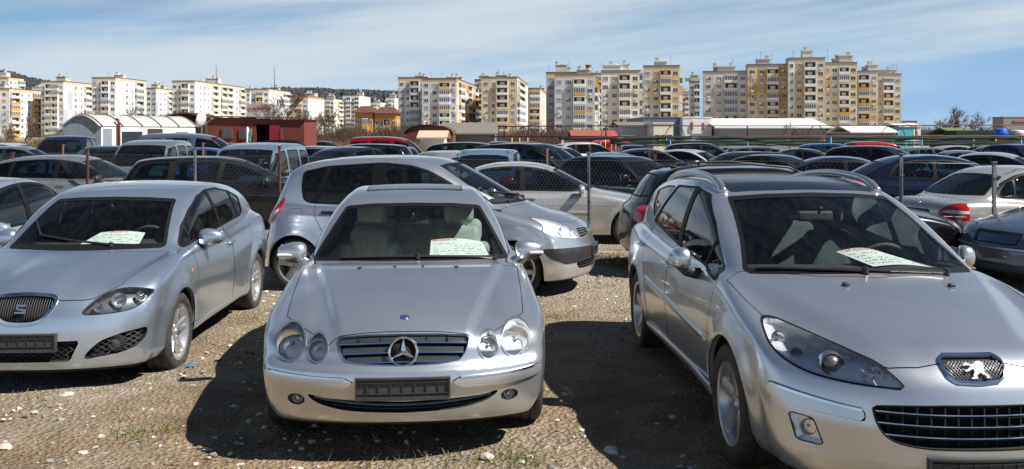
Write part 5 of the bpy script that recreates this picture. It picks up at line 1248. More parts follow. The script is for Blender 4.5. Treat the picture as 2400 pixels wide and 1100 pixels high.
HATCH = dict(BASE, L=4.15, W=1.735, H=1.44, belt=.95,
    top=[(-.1, .62), (0, .67), (.1, .74), (.3, .82), (.7, .89), (1.0, .94), (1.25, .975), (2, .95), (3, .95), (3.6, .97), (3.95, .96), (4.1, .9), (4.25, .8)],
    roof=[(.85, .83), (1.12, .97), (1.5, 1.19), (1.8, 1.34), (2.1, 1.42), (2.5, 1.44), (3.2, 1.42), (3.6, 1.37), (3.78, 1.28), (3.92, 1.08), (4.03, .88), (4.12, .7)],
    plan=[(-.1, .76), (0, .77), (.3, .82), (.85, .86), (1.6, .86), (3.3, .865), (3.8, .845), (4.1, .79), (4.25, .76)],
    nose=[(.05, .22), (.16, .08), (.24, .02), (.36, .0), (.5, .0), (.6, .03), (.72, .07), (.8, .14), (.9, .3)],
    tail=[(.05, 3.95), (.2, 4.08), (.35, 4.14), (.6, 4.15), (.8, 4.12), (1.0, 4.06), (1.2, 3.96)],
    bottom=[(-.1, .22), (0, .21), (.5, .18), (1.3, .19), (3.2, .19), (3.8, .23), (4.2, .30)],
    gw=[(.8, .68), (1.3, .72), (2.0, .755), (2.8, .765), (3.5, .74), (4.1, .66)], rm0=2.2, rm1=2.9,
    flare=[(.85, .012, .35, .31), (3.36, .012, .35, .31)], axles=(.85, 3.36), wheel=(.31, .205, .195, 'steel'), track=.85, mirror=(1.5, .93, 1.0, True, .95), bpillar=2.45, handles=[(2.35, .84)],
    interior=dict(seat_b=2.15, seat_z=.48, rear_b=2.95, dash=(1.05, 1.58, .96), wheel=(1.68, .92), rvm=(1.75, 1.27), end=3.7),
    regions=[('windscreen', 'front', [(-.1, 1.34), (.3, 1.33), (.52, 1.315), (.66, 1.0), (.4, .995), (-.1, .995)], fw(2.1, .94), allow('body', seal=.02)),
        ('rear_window', 'front', [(-.1, 1.32), (.3, 1.31), (.50, 1.29), (.58, 1.03), (.3, 1.01), (-.1, 1.01)], rw(3.4, .96), allow('body', seal=.02)),
        ('seal', 'side', rpoly([(1.28, .97), (1.55, 1.13), (1.95, 1.32), (2.3, 1.37), (3.2, 1.355), (3.52, 1.30), (3.66, 1.05), (3.6, .99), (2.4, .965)], .05), m_side, LM),
        ('window_front', 'side', rpoly([(1.38, .985), (1.6, 1.13), (1.97, 1.30), (2.3, 1.345), (2.40, 1.345), (2.40, .985)], .03), m_side, allow('seal')),
        ('window_rear', 'side', rpoly([(2.50, .985), (2.50, 1.345), (3.05, 1.34), (3.12, 1.0)], .03), m_side, allow('seal')),
        ('window_quarter', 'side', rpoly([(3.18, 1.0), (3.12, 1.335), (3.48, 1.28), (3.62, 1.06)], .03), m_side, allow('seal')),
        ('headlight', 'front', rpoly([(.42, .77), (.62, .78), (.79, .77), (.80, .64), (.60, .61), (.42, .63)], .05), m_front(.8, .5, .85), allow('body', seal=.006)),
        ('grille', 'front', rpoly([(-.4, .76), (.40, .76), (.40, .66), (-.4, .66)], .02), m_front(.5, .5, .85), LM),
        ('intake', 'front', rpoly([(-.9, .42), (.62, .42), (.60, .30), (-.9, .29)], .03), m_front(.5, .2, .5), LM),
        ('moulding', 'front', rpoly([(-.9, .56), (1.0, .56), (1.0, .50), (-.9, .50)], .01), lambda b, y, z, nb, ny, nz: ((b > 3.75) | (b < .42)) & (z < .7), LM),
        ('taillight', 'front', rpoly([(.55, .95), (.70, .96), (.80, .94), (.84, .70), (.60, .69)], .04), lambda b, y, z, nb, ny, nz: (b > 3.7) & (z > .6) & (nb > .02), LM),
        ('door_front', 'side', rpoly([(1.26, .95), (1.3, .85), (1.3, .28), (2.44, .28), (2.46, 1.41), (2.2, 1.405), (1.85, 1.30)], .04), m_door, allow('body', seam=.003)),
        ('door_rear', 'side', rpoly([(2.455, .28), (2.475, 1.41), (3.1, 1.40), (3.35, 1.35), (3.30, 1.0), (3.15, .75), (3.0, .5), (2.96, .28)], .04), m_door, allow('body', seam=.003))],
    skin_parts=SKP)
SUV = scaled(HATCH, 4.55/4.15, 1.84/1.735, 1.74/1.44, wheel=(.36, .22, .23, '6'), arch=.41, archz=.36, bottom=[(-.1, .30), (0, .29), (.5, .26), (3.6, .26), (4.2, .30), (4.7, .38)], track=.90)
SUV['regions'] = SUV['regions'] + [('cladding', 'side', [(-.2, .1), (4.8, .1), (4.8, .52), (-.2, .52)], lambda b, y, z, nb, ny, nz: (z < .75) & (ny > .3), LM)]
VAN = dict(BASE, L=4.02, W=1.68, H=1.82, belt=1.08, kg=.07,
    top=[(-.1, .68), (0, .74), (.1, .82), (.3, .92), (.6, 1.02), (.9, 1.09), (1.1, 1.12), (2, 1.08), (3.5, 1.08), (3.95, 1.06), (4.1, .95)],
    roof=[(.70, .92), (.95, 1.12), (1.2, 1.36), (1.45, 1.58), (1.7, 1.71), (2.1, 1.79), (2.6, 1.82), (3.4, 1.81), (3.75, 1.77), (3.88, 1.6), (3.93, 1.3), (3.99, .9)],
    plan=[(-.1, .74), (0, .76), (.3, .81), (.8, .835), (3.3, .84), (3.8, .83), (4.02, .79), (4.1, .77)],
    side=[(.1, -.11), (.2, -.06), (.3, -.02), (.45, -.004), (.65, 0), (.8, -.004), (1.0, -.02), (1.15, -.04), (1.3, -.07)],
    tum=[(-.1, -.01), (0, 0), (.2, .02), (.4, .05), (.55, .085), (.7, .15), (.8, .25)],
    nose=[(.05, .22), (.16, .08), (.24, .02), (.36, .0), (.55, .0), (.7, .03), (.82, .08), (.92, .16), (1.0, .3)],
    tail=[(.05, 3.85), (.2, 3.96), (.35, 4.01), (.6, 4.02), (.9, 4.0), (1.2, 3.97), (1.4, 3.94)],
    bottom=[(-.1, .24), (0, .23), (.5, .2), (3.2, .2), (3.7, .25), (4.1, .32)],
    gw=[(.7, .70), (1.2, .76), (2.0, .79), (3.0, .795), (3.7, .785), (4.1, .75)], rm0=2.2, rm1=2.9, wc=.16, rc=.06,
    flare=[], axles=(.82, 3.42), wheel=(.30, .19, .18, 'steel'), track=.82, mirror=(1.35, .93, 1.18, False, 1.0), bpillar=2.2, handles=[(2.1, .98)],
    interior=dict(seat_b=1.95, seat_z=.72, rear_b=2.75, dash=(.85, 1.4, 1.10), wheel=(1.5, 1.08), rvm=(1.5, 1.52), end=3.7),
    regions=[('windscreen', 'front', [(-.1, 1.69), (.3, 1.68), (.58, 1.66), (.69, 1.14), (.4, 1.13), (-.1, 1.13)], fw(1.9, 1.07), allow('body', seal=.02)),
        ('rear_window', 'front', [(-.1, 1.68), (.3, 1.68), (.58, 1.66), (.66, 1.16), (.3, 1.14), (-.1, 1.14)], rw(3.6, 1.1), allow('body', seal=.02)),
        ('window_front', 'side', rpoly([(1.08, 1.12), (1.3, 1.33), (1.62, 1.60), (2.1, 1.66), (2.14, 1.10)], .05), m_side, allow('body', seal=.025)),
        ('window_rear', 'side', rpoly([(2.26, 1.10), (2.24, 1.66), (3.0, 1.66), (3.0, 1.10)], .05), m_side, allow('body', seal=.025)),
        ('window_quarter', 'side', rpoly([(3.12, 1.11), (3.12, 1.65), (3.72, 1.62), (3.76, 1.14)], .05), m_side, allow('body', seal=.025)),
        ('headlight', 'front', rpoly([(.44, .85), (.62, .88), (.76, .90), (.78, .70), (.60, .66), (.44, .70)], .06), m_front(.8, .55, 1.0), allow('body', seal=.006)),
        ('grille', 'front', rpoly([(-.4, .84), (.40, .84), (.38, .72), (-.4, .72)], .03), m_front(.5, .5, .95), LM),
        ('moulding', 'front', rpoly([(-.9, .58), (1.0, .58), (1.0, .34), (-.9, .34)], .02), lambda b, y, z, nb, ny, nz: ((b > 3.7) | (b < .40)) & (z < .75), LM),
        ('taillight', 'front', rpoly([(.72, 1.05), (.85, 1.05), (.86, .74), (.72, .74)], .02), lambda b, y, z, nb, ny, nz: (b > 3.7) & (z > .6) & (nb > .02), LM),
        ('door_front', 'side', rpoly([(.98, 1.05), (1.05, .9), (1.08, .30), (2.17, .30), (2.19, 1.70), (1.6, 1.68), (1.25, 1.4)], .05), m_door, allow('body', seam=.003)),
        ('door_rear', 'side', rpoly([(2.20, .30), (2.21, 1.70), (3.05, 1.70), (3.06, .75), (2.98, .30)], .05), m_door, allow('body', seam=.003))],
    skin_parts=SKP)
AVANT = scaled(P407, 4.93/4.763, 1.01, 1.46/1.50, wheel=(.33, .23, .225, '10'), na=.30, rm0=2.8, rm1=3.6)
q_ = 4.93/4.763; qz = 1.46/1.5
AVANT['roof'] = [(1.1, .84), (1.4, .97), (1.8, 1.17), (2.15, 1.33), (2.45, 1.42), (2.8, 1.46), (3.3, 1.455), (3.8, 1.41), (4.2, 1.33), (4.5, 1.20), (4.7, 1.05), (4.85, .88)]
AVANT['top'] = [(-.1, .60), (0, .65), (.1, .71), (.3, .78), (.7, .86), (1.1, .92), (1.4, .96), (1.7, .97), (2.3, .95), (3.3, .97), (4.0, 1.0), (4.5, 1.0), (4.75, .95), (5.0, .85)]
AVANT['regions'] = [('windscreen', 'front', [(-.1, 1.36), (.3, 1.35), (.53, 1.33), (.68, .99), (.4, .98), (-.1, .98)], fw(2.6, .92), allow('body', seal=.02)),
    ('rear_window', 'front', [(-.1, 1.36), (.3, 1.35), (.50, 1.32), (.60, 1.06), (.3, 1.04), (-.1, 1.04)], rw(4.0, .98), allow('body', seal=.02)),
    ('seal', 'side', crom([(1.62, .965), (1.95, 1.16), (2.3, 1.315), (2.7, 1.38), (3.2, 1.385), (3.8, 1.33), (4.25, 1.20), (4.47, 1.04), (4.35, 1.0), (3.0, .97)], 5), m_side, allow('body', seal=.014, seal_name='chrome_trim')),
    ('window_front', 'side', rpoly([(1.72, .985), (2.0, 1.155), (2.3, 1.28), (2.66, 1.345), (2.72, .99)], .03), m_side, allow('seal')),
    ('window_rear', 'side', rpoly([(2.80, .99), (2.76, 1.355), (3.2, 1.36), (3.62, 1.325), (3.70, 1.005)], .03), m_side, allow('seal')),
    ('window_quarter', 'side', rpoly([(3.77, 1.01), (3.70, 1.315), (3.95, 1.27), (4.22, 1.18), (4.40, 1.04)], .03), m_side, allow('seal'))] + [r for r in SEDAN['regions'] if r[0] in ('headlight', 'grille', 'intake')] + \
    [('taillight', 'front', rpoly([(.50, .95), (.65, .96), (.88, .92), (.88, .74), (.60, .73)], .04), lambda b, y, z, nb, ny, nz: (b > 4.4) & (z > .6) & (nb > .02), LM),
    ('door_front', 'side', rpoly([(1.55, .95), (1.6, .85), (1.6, .28), (2.74, .28), (2.77, 1.0), (2.72, 1.43), (2.4, 1.40), (2.0, 1.24)], .04), m_door, allow('body', seam=.003)),
    ('door_rear', 'side', rpoly([(2.755, .28), (2.785, 1.0), (2.735, 1.43), (3.3, 1.43), (3.68, 1.39), (3.74, 1.0), (3.6, .82), (3.40, .55), (3.36, .28)], .04), m_door, allow('body', seam=.003))]
AVANT['skin_parts'] = SKP + [('window_trim', 'chrome_trim', 'satin_metal', dict(disp=.004))]
AVANT['axles'] = (.98, 3.83); AVANT['handles'] = [(2.6, .84), (3.55, .86)]; AVANT['mirror'] = (1.80, .955, .985, False, 1.0)
WAGON = scaled(AVANT, 4.68/4.93, .97, 1.0, wheel=(.318, .215, .205, '5'))
WAGON['roof'] = [(1.0, .84), (1.3, .97), (1.7, 1.17), (2.05, 1.33), (2.35, 1.42), (2.7, 1.455), (3.2, 1.46), (3.8, 1.44), (4.2, 1.39), (4.36, 1.26), (4.5, 1.05), (4.62, .85)]
WAGON['regions'] = [r for r in WAGON['regions'] if r[0] not in ('seal', 'window_front', 'window_rear', 'window_quarter', 'door_front', 'door_rear')] + [
    ('seal', 'side', rpoly([(1.50, .965), (1.85, 1.17), (2.2, 1.315), (2.6, 1.38), (3.2, 1.39), (3.95, 1.355), (4.12, 1.30), (4.28, 1.04), (4.1, .99), (2.9, .97)], .05), m_side, LM),
    ('window_front', 'side', rpoly([(1.60, .985), (1.9, 1.16), (2.2, 1.28), (2.5, 1.345), (2.58, .99)], .03), m_side, allow('seal')),
    ('window_rear', 'side', rpoly([(2.66, .99), (2.60, 1.355), (3.2, 1.365), (3.40, 1.36), (3.45, 1.005)], .03), m_side, allow('seal')),
    ('window_quarter', 'side', rpoly([(3.60, 1.01), (3.55, 1.355), (3.93, 1.33), (4.08, 1.28), (4.22, 1.05)], .03), m_side, allow('seal')),
    ('door_front', 'side', rpoly([(1.45, .95), (1.5, .85), (1.5, .28), (2.60, .28), (2.63, 1.0), (2.57, 1.43), (2.3, 1.40), (1.9, 1.24)], .04), m_door, allow('body', seam=.003)),
    ('door_rear', 'side', rpoly([(2.615, .28), (2.645, 1.0), (2.585, 1.43), (3.2, 1.44), (3.47, 1.42), (3.50, 1.0), (3.40, .82), (3.22, .55), (3.18, .28)], .04), m_door, allow('body', seam=.003))]
WAGON['skin_parts'] = SKP
BMW = scaled(SEDAN, 4.47/4.80, 1.74/1.82, 1.415/1.45, wheel=(.315, .21, .205, '7'))
BMW['regions'] = [r for r in BMW['regions'] if r[0] not in ('taillight', 'moulding', 'platebay')] + [
    ('platebay', 'front', rpoly([(-.9, .80), (.27, .80), (.25, .67), (-.9, .67)], .02), lambda b, y, z, nb, ny, nz: (b > 4.2) & (nb > .5), LM),
    ('taillight', 'front', crom([(.44, .80), (.60, .90), (.78, .90), (.90, .82), (.90, .70), (.70, .67), (.46, .69)], 5), lambda b, y, z, nb, ny, nz: (b > 4.17) & (z > .6) & (nb > .02), LM),
    ('clear', 'front', [(.46, .775), (.60, .815), (.86, .80), (.86, .765), (.60, .765), (.46, .755)], lambda b, y, z, nb, ny, nz: (b > 4.1) & (nb > .02), allow('taillight')),
    ('moulding', 'front', rpoly([(-.9, .565), (1.0, .575), (1.0, .53), (-.9, .52)], .01), lambda b, y, z, nb, ny, nz: (b > 3.95) & (z < .7) & (nb > -.02), LM)]
BMW['skin_parts'] = SKP
VANB = scaled(VAN, 4.3/4.02, 1.75/1.68, 1.0)
MPV = scaled(SCENIC, 4.5/4.08, 1.0, 1.0, wheel=(.318, .218, .205, '5'), steer=0, regions=SCENIC['regions'] and [(r[0], r[1], [(p[0]*(4.5/4.08 if r[1] != 'front' else 1), p[1]) for p in np.asarray(r[2]).tolist()], r[3] if r[0] not in ('rear_window', 'taillight', 'clear', 'corner') else {'rear_window': rw(3.9, 1.0)}.get(r[0], rside(3.7)), r[4]) for r in SCENIC['regions']])
HATCHB = scaled(LEON, 4.1/4.315, .97, 1.0)
COUPE = scaled(HATCH, 4.35/4.15, 1.0, 1.40/1.44, wheel=(.31, .205, .2, '5'))
COUPE['roof'] = [(.95, .83), (1.22, .97), (1.6, 1.17), (1.9, 1.30), (2.2, 1.37), (2.6, 1.40), (3.1, 1.375), (3.5, 1.28), (3.85, 1.12), (4.1, .97), (4.3, .8)]
COUPE['regions'] = [r for r in COUPE['regions'] if r[0] not in ('seal', 'window_front', 'window_rear', 'window_quarter', 'rear_window')] + [
    ('rear_window', 'front', [(-.1, 1.27), (.3, 1.26), (.46, 1.24), (.58, 1.01), (.3, 1.0), (-.1, 1.0)], rw(3.3, .96), allow('body', seal=.02)),
    ('seal', 'side', rpoly([(1.38, .96), (1.65, 1.11), (2.0, 1.25), (2.4, 1.31), (3.0, 1.305), (3.35, 1.22), (3.5, 1.0), (3.4, .965), (2.4, .945)], .08), m_side, allow('body', 'door_front', 'door_rear', 'seam')),
    ('window_front', 'side', rpoly([(1.48, .97), (1.7, 1.10), (2.02, 1.225), (2.4, 1.285), (2.62, 1.285), (2.62, .965)], .03), m_side, allow('seal')),
    ('window_rear', 'side', rpoly([(2.68, .97), (2.68, 1.285), (3.0, 1.28), (3.3, 1.20), (3.44, 1.0)], .05), m_side, allow('seal'))]
FLEET = {}
def drawing_boxes(d): return d
def fleet_car(style, label, front=None, deg=0, color=(.02, .025, .04), px=None, Y=None, roof=None, group='cars parked on the lot', dz=None):
    """the first car of a style is built, the rest are copies of it and its parts"""
    d = {'sedan': SEDAN, 'hatch': HATCH, 'suv': SUV, 'van': VAN, 'vanb': VANB, 'avant': AVANT, 'wagon': WAGON, 'bmw': BMW, 'mpv': MPV, 'hatchb': HATCHB, 'coupe': COUPE, 'estate': P407S}[style]
    if style not in FLEET:
        rr_, sh, sk, parts = build_car(d, 'parked_car', label, fleet_paint(), h=.04 if style in ('sedan', 'bmw', 'avant', 'wagon') else .048, group=group, glass_mats=(M_wind2, M_side2, M_side2))
        for sd, o in zip((1, -1), parts.get('headlight', [])):
            skin_part(sk, 'headlight_housing', 'headlight', M_reflector, o, side=sd, disp=-.045)
        FLEET[style] = (rr_, sh); r = rr_
    else: r = copy_tree(FLEET[style][0])
    sh = FLEET[style][1]
    a = R(deg)
    if front is None:
        c = ((px-1200)/2153*Y, Y); front = (c[0] + math.cos(a)*d['L']/2, c[1] + math.sin(a)*d['L']/2)
        zr = EYE - (roof-311)*Y/2153; dz = zr - d['H']; g = float(gz(c[0], c[1])); dz = min(max(dz, g-.10), g+.22)
    if dz is None: dz = float(gz(front[0] - math.cos(a)*d['L']/2, front[1] - math.sin(a)*d['L']/2))
    park(r, d, front, deg, dz); tag(r, label, 'car', group); r['kind'] = 'thing'
    for o in r.children_recursive:
        if o.type == 'MESH': o.color = (*color, 1)
    return r, sh, d
M_wind2 = glass('fleet_windscreen', (.28, .40, .44), .012)
M_side2 = glass('fleet_side_glass', (.20, .32, .37), .006)
def boxes_m(d):   # masks that depend on the car's length follow it
    return d
P407S = P407
NAVY = (.006, .012, .034); BLACK = (.004, .0045, .007); SILV = (.52, .53, .55); GREY = (.16, .17, .19); BLUE = (.02, .07, .26); STEEL = (.16, .22, .30); WHITE = (.75, .75, .74); REDC = (.40, .012, .016); PURP = (.02, .018, .10); LBLUE = (.22, .33, .46)
# cars round the front row
fleet_car('sedan', 'blue-silver saloon parked left of the silver hatchback', (-5.80, 7.05), -87.5, (.36, .42, .50), dz=-.05)
r_, sh_, d_ = fleet_car('sedan', 'dark blue-grey saloon whose bumper corner shows beside the estate', (5.86, 11.25), 197, (.11, .14, .21), dz=-.03)
for o in list(r_.children_recursive):     # this one has a plain painted nose with a bright bumper strip
    if o.name.startswith(('headlight_housing',)): bpy.data.objects.remove(o)
    elif o.name.startswith(('headlight', 'grille', 'lower_intake')): o.material_slots[0].link = 'OBJECT'; o.material_slots[0].material = fleet_paint()
ribbon(sh_, [(sh_.at_front(y, .50)[0], y, .50) for y in np.linspace(-.80, .80, 17)], .03, .014, d_['L'], 'bumper_trim', M_satin, r_)
r_, sh_, d_ = fleet_car('sedan', 'pale silver saloon behind the fence right of the people carrier', (2.90, 16.75), 0, (.58, .575, .56), dz=-.10)
ribbon(sh_, [(b, .9, .60) for b in (1.55, 2.0, 2.6, 3.2)], .05, .012, d_['L'], 'side_strip', fleet_paint(), r_, mirror=True)
for o in r_.children:
    if o.name.startswith('side_strip'): o.color = (.66, .655, .64, 1)
r_, sh_, d_ = fleet_car('bmw', 'white-silver saloon with red tail lights seen from behind through the fence', (6.03 + 4.47*math.cos(R(17)), 13.75 + 4.47*math.sin(R(17))), 17, (.56, .555, .54), dz=-.05)
p = sh_.at_rear(0, .87); m = MB(); m.lathe([(.0001, .004), (.034, .004), (.040, .0), (.040, -.01)], 20, 'x'); m.v = [(-v[0]+d_['L']/2-p[0], v[1], v[2]+.87) for v in m.v]; eb = m.build('emblem', M_chrome, r_)
m = MB()
for q0 in (0, 2):
    a = [q0*math.pi/2 + k*math.pi/16 for k in range(9)]; x = d_['L']/2-p[0]-.006
    m.add([(x, 0, .87)] + [(x, .03*math.cos(t), .87+.03*math.sin(t)) for t in a], [(0, i, i+1) for i in range(1, 9)])
m.build('emblem_quarter', plain('badge_blue', (.08, .12, .30)), eb, smooth=False)
for sd in (1, -1):
    q = MB(); pp = sh_.at_side(d_['L']-1.02, .80, sd); q.rbox((d_['L']/2-(d_['L']-1.02), pp[1], .78), (.085, .004, .085), .004); 
fleet_car('avant', 'silver-grey estate with bright window surrounds and black mirrors beyond the fence', (-6.80, 20.0), 0, (.27, .27, .28))
FL = fleet_car('wagon', 'black estate behind the fence, its rear window towards the hatchback', (-3.35, 19.35), 11, (.010, .010, .013))
r_, sh_, d_ = fleet_car('wagon', 'black estate with roof rails, parked behind the silver estate', (6.20, 12.95), 2, (.014, .013, .017), dz=-.04)
for sd in (1, -1):
    m = MB(); pts = [(b, sd*.52, l) for b, l in ((2.35, .0), (2.5, .04), (3.0, .05), (3.6, .05), (4.0, .035), (4.15, 0))]
    m.tube([loc(sh_.at_top(b, y), d_['L']) + Vector((0, 0, l)) for b, y, l in pts], .016, 8); m.build('roof_rail', M_black, r_)
m = MB(); p = loc(sh_.at_top(3.95, 0), d_['L']); m.rbox(p + Vector((0, 0, .01)), (.05, .022, .018), .016); m.tube([p + Vector((0, 0, .02)), p + Vector((-.14, 0, .36))], [.006, .003], 6); m.build('aerial', M_black, r_)
# cars deeper in the lot: (style, picture column, distance, heading, roof line, colour, label)
LOT = [
 ('suv', 152, 30, -78, 318, (.008, .022, .075), 'dark blue off-roader facing the fence before the grey end of the wagon'),
 ('hatchb', 35, 38, 0, 319, WHITE, 'white hatchback at the far left edge of the lot'),
 ('hatch', 60, 27, 12, 332, STEEL, 'blue-grey hatchback half hidden by the silver-grey estate'),
 ('sedan', 268, 26, -50, 337, NAVY, 'dark navy saloon between the dark blue off-roader and a silver van'),
 ('van', 347, 25, -86, 328, (.25, .27, .30), 'silver-grey high-roofed van facing the fence in front of the barrel-roofed wagon'),
 ('vanb', 478, 31, 6, 312, (.13, .17, .24), 'slate-blue tall van side-on before the wooden wagon'),
 ('van', 592, 20.5, -94, 335, (.24, .31, .40), 'pale blue high-roofed van facing the fence in front of the red hut'),
 ('sedan', 505, 28, 20, 345, (.015, .10, .50), 'bright blue saloon behind the pale blue van'),
 ('hatch', 705, 27, 160, 333, (.20, .22, .25), 'grey hatchback beside a rusty post behind the fence'),
 ('wagon', 820, 31, 175, 332, BLACK, 'black estate with its long roof behind a navy saloon'),
 ('suv', 690, 48, 0, 327, BLACK, 'black off-roader in front of the red hut door'),
 ('sedan', 845, 25, 62, 340, NAVY, 'navy saloon showing its rear window above the people carrier'),
 ('van', 935, 36, 0, 320, REDC, 'red van with a rounded roof before the scrub'),
 ('hatchb', 930, 33, 100, 343, NAVY, 'navy hatchback below the red van'),
 ('avant', 1035, 21, 118, 352, (.45, .46, .48), 'silver estate above the people carrier roof, tail towards the fence'),
 ('sedan', 1152, 20.5, 84, 348, LBLUE, 'light blue-grey saloon seen from behind over the people carrier'),
 ('mpv', 1128, 33, -6, 333, BLACK, 'black people carrier with a long windscreen in the middle of the lot'),
 ('suv', 1275, 23, -32, 335, BLACK, 'black off-roader with a clear headlight above the pale silver saloon'),
 ('suv', 1390, 46, 14, 333, WHITE, 'white off-roader with red tail lights'),
 ('sedan', 1400, 29, -152, 357, LBLUE, 'pale blue saloon below the white off-roader'),
 ('sedan', 1535, 32, 2, 348, PURP, 'violet-blue saloon behind the black hatchback'),
 ('hatch', 1482, 20.6, -48, 365, (.008, .009, .012), 'black hatchback behind the fence, just right of the pale silver saloon'),
 ('suv', 1662, 40, -6, 335, BLACK, 'black off-roader under the green shade netting'),
 ('hatch', 1722, 26, -158, 355, NAVY, 'navy hatchback behind the roof aerial'),
 ('sedan', 1845, 21, -38, 362, BLACK, 'black saloon above the roof of the silver estate'),
 ('sedan', 1905, 33, -20, 348, NAVY, 'navy saloon below a blue post of the frame'),
 ('wagon', 1808, 42, 0, 343, GREY, 'grey estate between two blue posts'),
 ('suv', 1968, 43, -12, 341, BLUE, 'blue off-roader left of the red van'),
 ('sedan', 2010, 20.5, -14, 366, PURP, 'dark violet saloon behind the right roof rail'),
 ('van', 2075, 45, 0, 337, REDC, 'red van under the frame at the right'),
 ('suv', 2085, 29, -35, 350, (.016, .02, .034), 'dark off-roader in front of the right red van'),
 ('coupe', 2225, 17.8, -8, 362, (.010, .018, .05), 'dark blue coupe behind the white-silver saloon'),
 ('hatch', 2192, 42, 0, 345, GREY, 'grey hatchback deep in the lot right of the dark off-roader'),
 ('sedan', 2222, 35, 172, 352, (.24, .26, .28), 'mid-grey saloon above the dark blue coupe'),
 ('hatchb', 2258, 47, -20, 341, SILV, 'silver hatchback under the frame near the conifer'),
 ('sedan', 2308, 41, 180, 343, NAVY, 'navy saloon under the blue water tank'),
 ('sedan', 2362, 25, -36, 357, SILV, 'silver saloon at the right edge above the white-silver one'),
 ('hatch', 2362, 42, -60, 341, (.30, .31, .31), 'grey-silver hatchback at the right edge under the frame'),
 ('suv', 2412, 34, -80, 343, PURP, 'violet off-roader cut by the right edge'),
 ('hatchb', 1308, 37, -48, 343, SILV, 'silver hatchback left of the white off-roader'),
 ('sedan', 1330, 50, 0, 339, LBLUE, 'blue-grey saloon left of the red awning'),
 ('hatchb', 1625, 34, -35, 350, WHITE, 'white hatchback beside the violet-blue saloon'),
 ('hatch', 1478, 52, 90, 339, NAVY, 'navy hatchback with its tail out by the yellow posts'),
 ('hatch', 1255, 52, 20, 330, NAVY, 'dark hatchback before the grey-roofed shed'),
 ('wagon', 1770, 48, -3, 344, BLACK, 'black estate right of the off-roader under the netting'),
 ('sedan', 1190, 52, 0, 331, STEEL, 'steel-blue saloon near the rusty frame'),
 ('hatch', 645, 30, -70, 338, WHITE, 'white hatchback squeezed beside the pale blue van'),
 ('sedan', 770, 55, 0, 331, NAVY, 'navy saloon right of the red hut'),
 ('hatchb', 545, 40, 0, 322, NAVY, 'navy hatchback below the flag pole'),
]
for st, px, Y, hd, rf, colr, lb in LOT: fleet_car(st, lb, None, hd, colr, px, Y, rf)
# ---------------------------------------------------------------- ground, fence, sheds, blocks of flats, trees, hills
def ground_mat():
    def b(nt, p):
        L = nt.links; g = nd(nt, 'ShaderNodeNewGeometry'); pos = g.outputs['Position']
        big = noise(nt, .35, 6, .6, vec=pos); mid = noise(nt, 2.2, 6, .65, vec=pos); fine = noise(nt, 28, 5, .75, vec=pos); grit = noise(nt, 130, 3, .8, vec=pos)
        earth = ramp(nt, mid, [(.28, (.10, .06, .028)), (.5, (.24, .165, .09)), (.72, (.40, .30, .18))])
        gravel = ramp(nt, fine, [(.3, (.13, .095, .06)), (.55, (.44, .39, .315)), (.75, (.66, .61, .52))])
        m1 = nd(nt, 'ShaderNodeMapRange'); L.new(big, m1.inputs[0]); m1.inputs[1].default_value = .44; m1.inputs[2].default_value = .60
        # more gravel away from the first row
        sx = nd(nt, 'ShaderNodeSeparateXYZ'); L.new(pos, sx.inputs[0])
        far = nd(nt, 'ShaderNodeMapRange'); L.new(sx.outputs[1], far.inputs[0]); far.inputs[1].default_value = 7.0; far.inputs[2].default_value = 11
        mxx = nd(nt, 'ShaderNodeMath', operation='MAXIMUM'); L.new(m1.outputs[0], mxx.inputs[0]); L.new(far.outputs[0], mxx.inputs[1])
        f2 = nd(nt, 'ShaderNodeMath', operation='MULTIPLY'); L.new(mxx.outputs[0], f2.inputs[0]); f2.inputs[1].default_value = .72
        c = mixc(nt, f2.outputs[0], earth, gravel)
        sp = ramp(nt, grit, [(.60, (0, 0, 0)), (.70, (1, 1, 1))]); s2 = nd(nt, 'ShaderNodeMath', operation='MULTIPLY'); L.new(sp, s2.inputs[0]); s2.inputs[1].default_value = .5
        c = mixc(nt, s2.outputs[0], c, (.55, .51, .45))
        vo = nd(nt, 'ShaderNodeTexVoronoi'); vo.inputs['Scale'].default_value = 34; L.new(pos, vo.inputs['Vector']); vo2 = nd(nt, 'ShaderNodeTexVoronoi'); vo2.inputs['Scale'].default_value = 85; L.new(pos, vo2.inputs['Vector'])
        for q, lo, hi in ((vo, .66, 1.7), (vo2, .75, 1.5)):
            bw = nd(nt, 'ShaderNodeSeparateColor'); L.new(q.outputs['Color'], bw.inputs[0]); rr = ramp(nt, bw.outputs[0], [(0, (lo,)*3), (.75, (1, 1, 1)), (1, (hi,)*3)]); c = mixc(nt, .28, c, rr, 'MULTIPLY')
        # dry moss in patches, most of it along the fence
        mo = noise(nt, .9, 5, .7, vec=pos); mr = nd(nt, 'ShaderNodeMapRange'); L.new(mo, mr.inputs[0]); mr.inputs[1].default_value = .56; mr.inputs[2].default_value = .66; mr.inputs[4].default_value = .55
        c = mixc(nt, mr.outputs[0], c, (.115, .115, .03))
        L.new(c, p.inputs['Base Color'])
        h = nd(nt, 'ShaderNodeMath', operation='ADD'); L.new(fine, h.inputs[0]); L.new(vo.outputs['Distance'], h.inputs[1]); bump(nt, p, h.outputs[0], 1.0, .035)
    return mat('dirt_and_gravel', (.25, .2, .15), .95, build=b)
def grid_axis(a, b, fine0, fine1, st, k=1.35):
    xs = list(np.arange(fine0, fine1+1e-6, st)); x, s_ = fine1, st
    while x < b: s_ *= k; x += s_; xs.append(x)
    x, s_ = fine0, st; pre = []
    while x > a: s_ *= k; x -= s_; pre.append(x)
    return np.array(pre[::-1] + xs)
gx = grid_axis(-3500, 3500, -9, 9, .09); gy = grid_axis(-40, 4500, 3.2, 20, .09)
GX, GY = np.meshgrid(gx, gy); GZ = gz(GX, GY)
rs = np.random.RandomState(3)
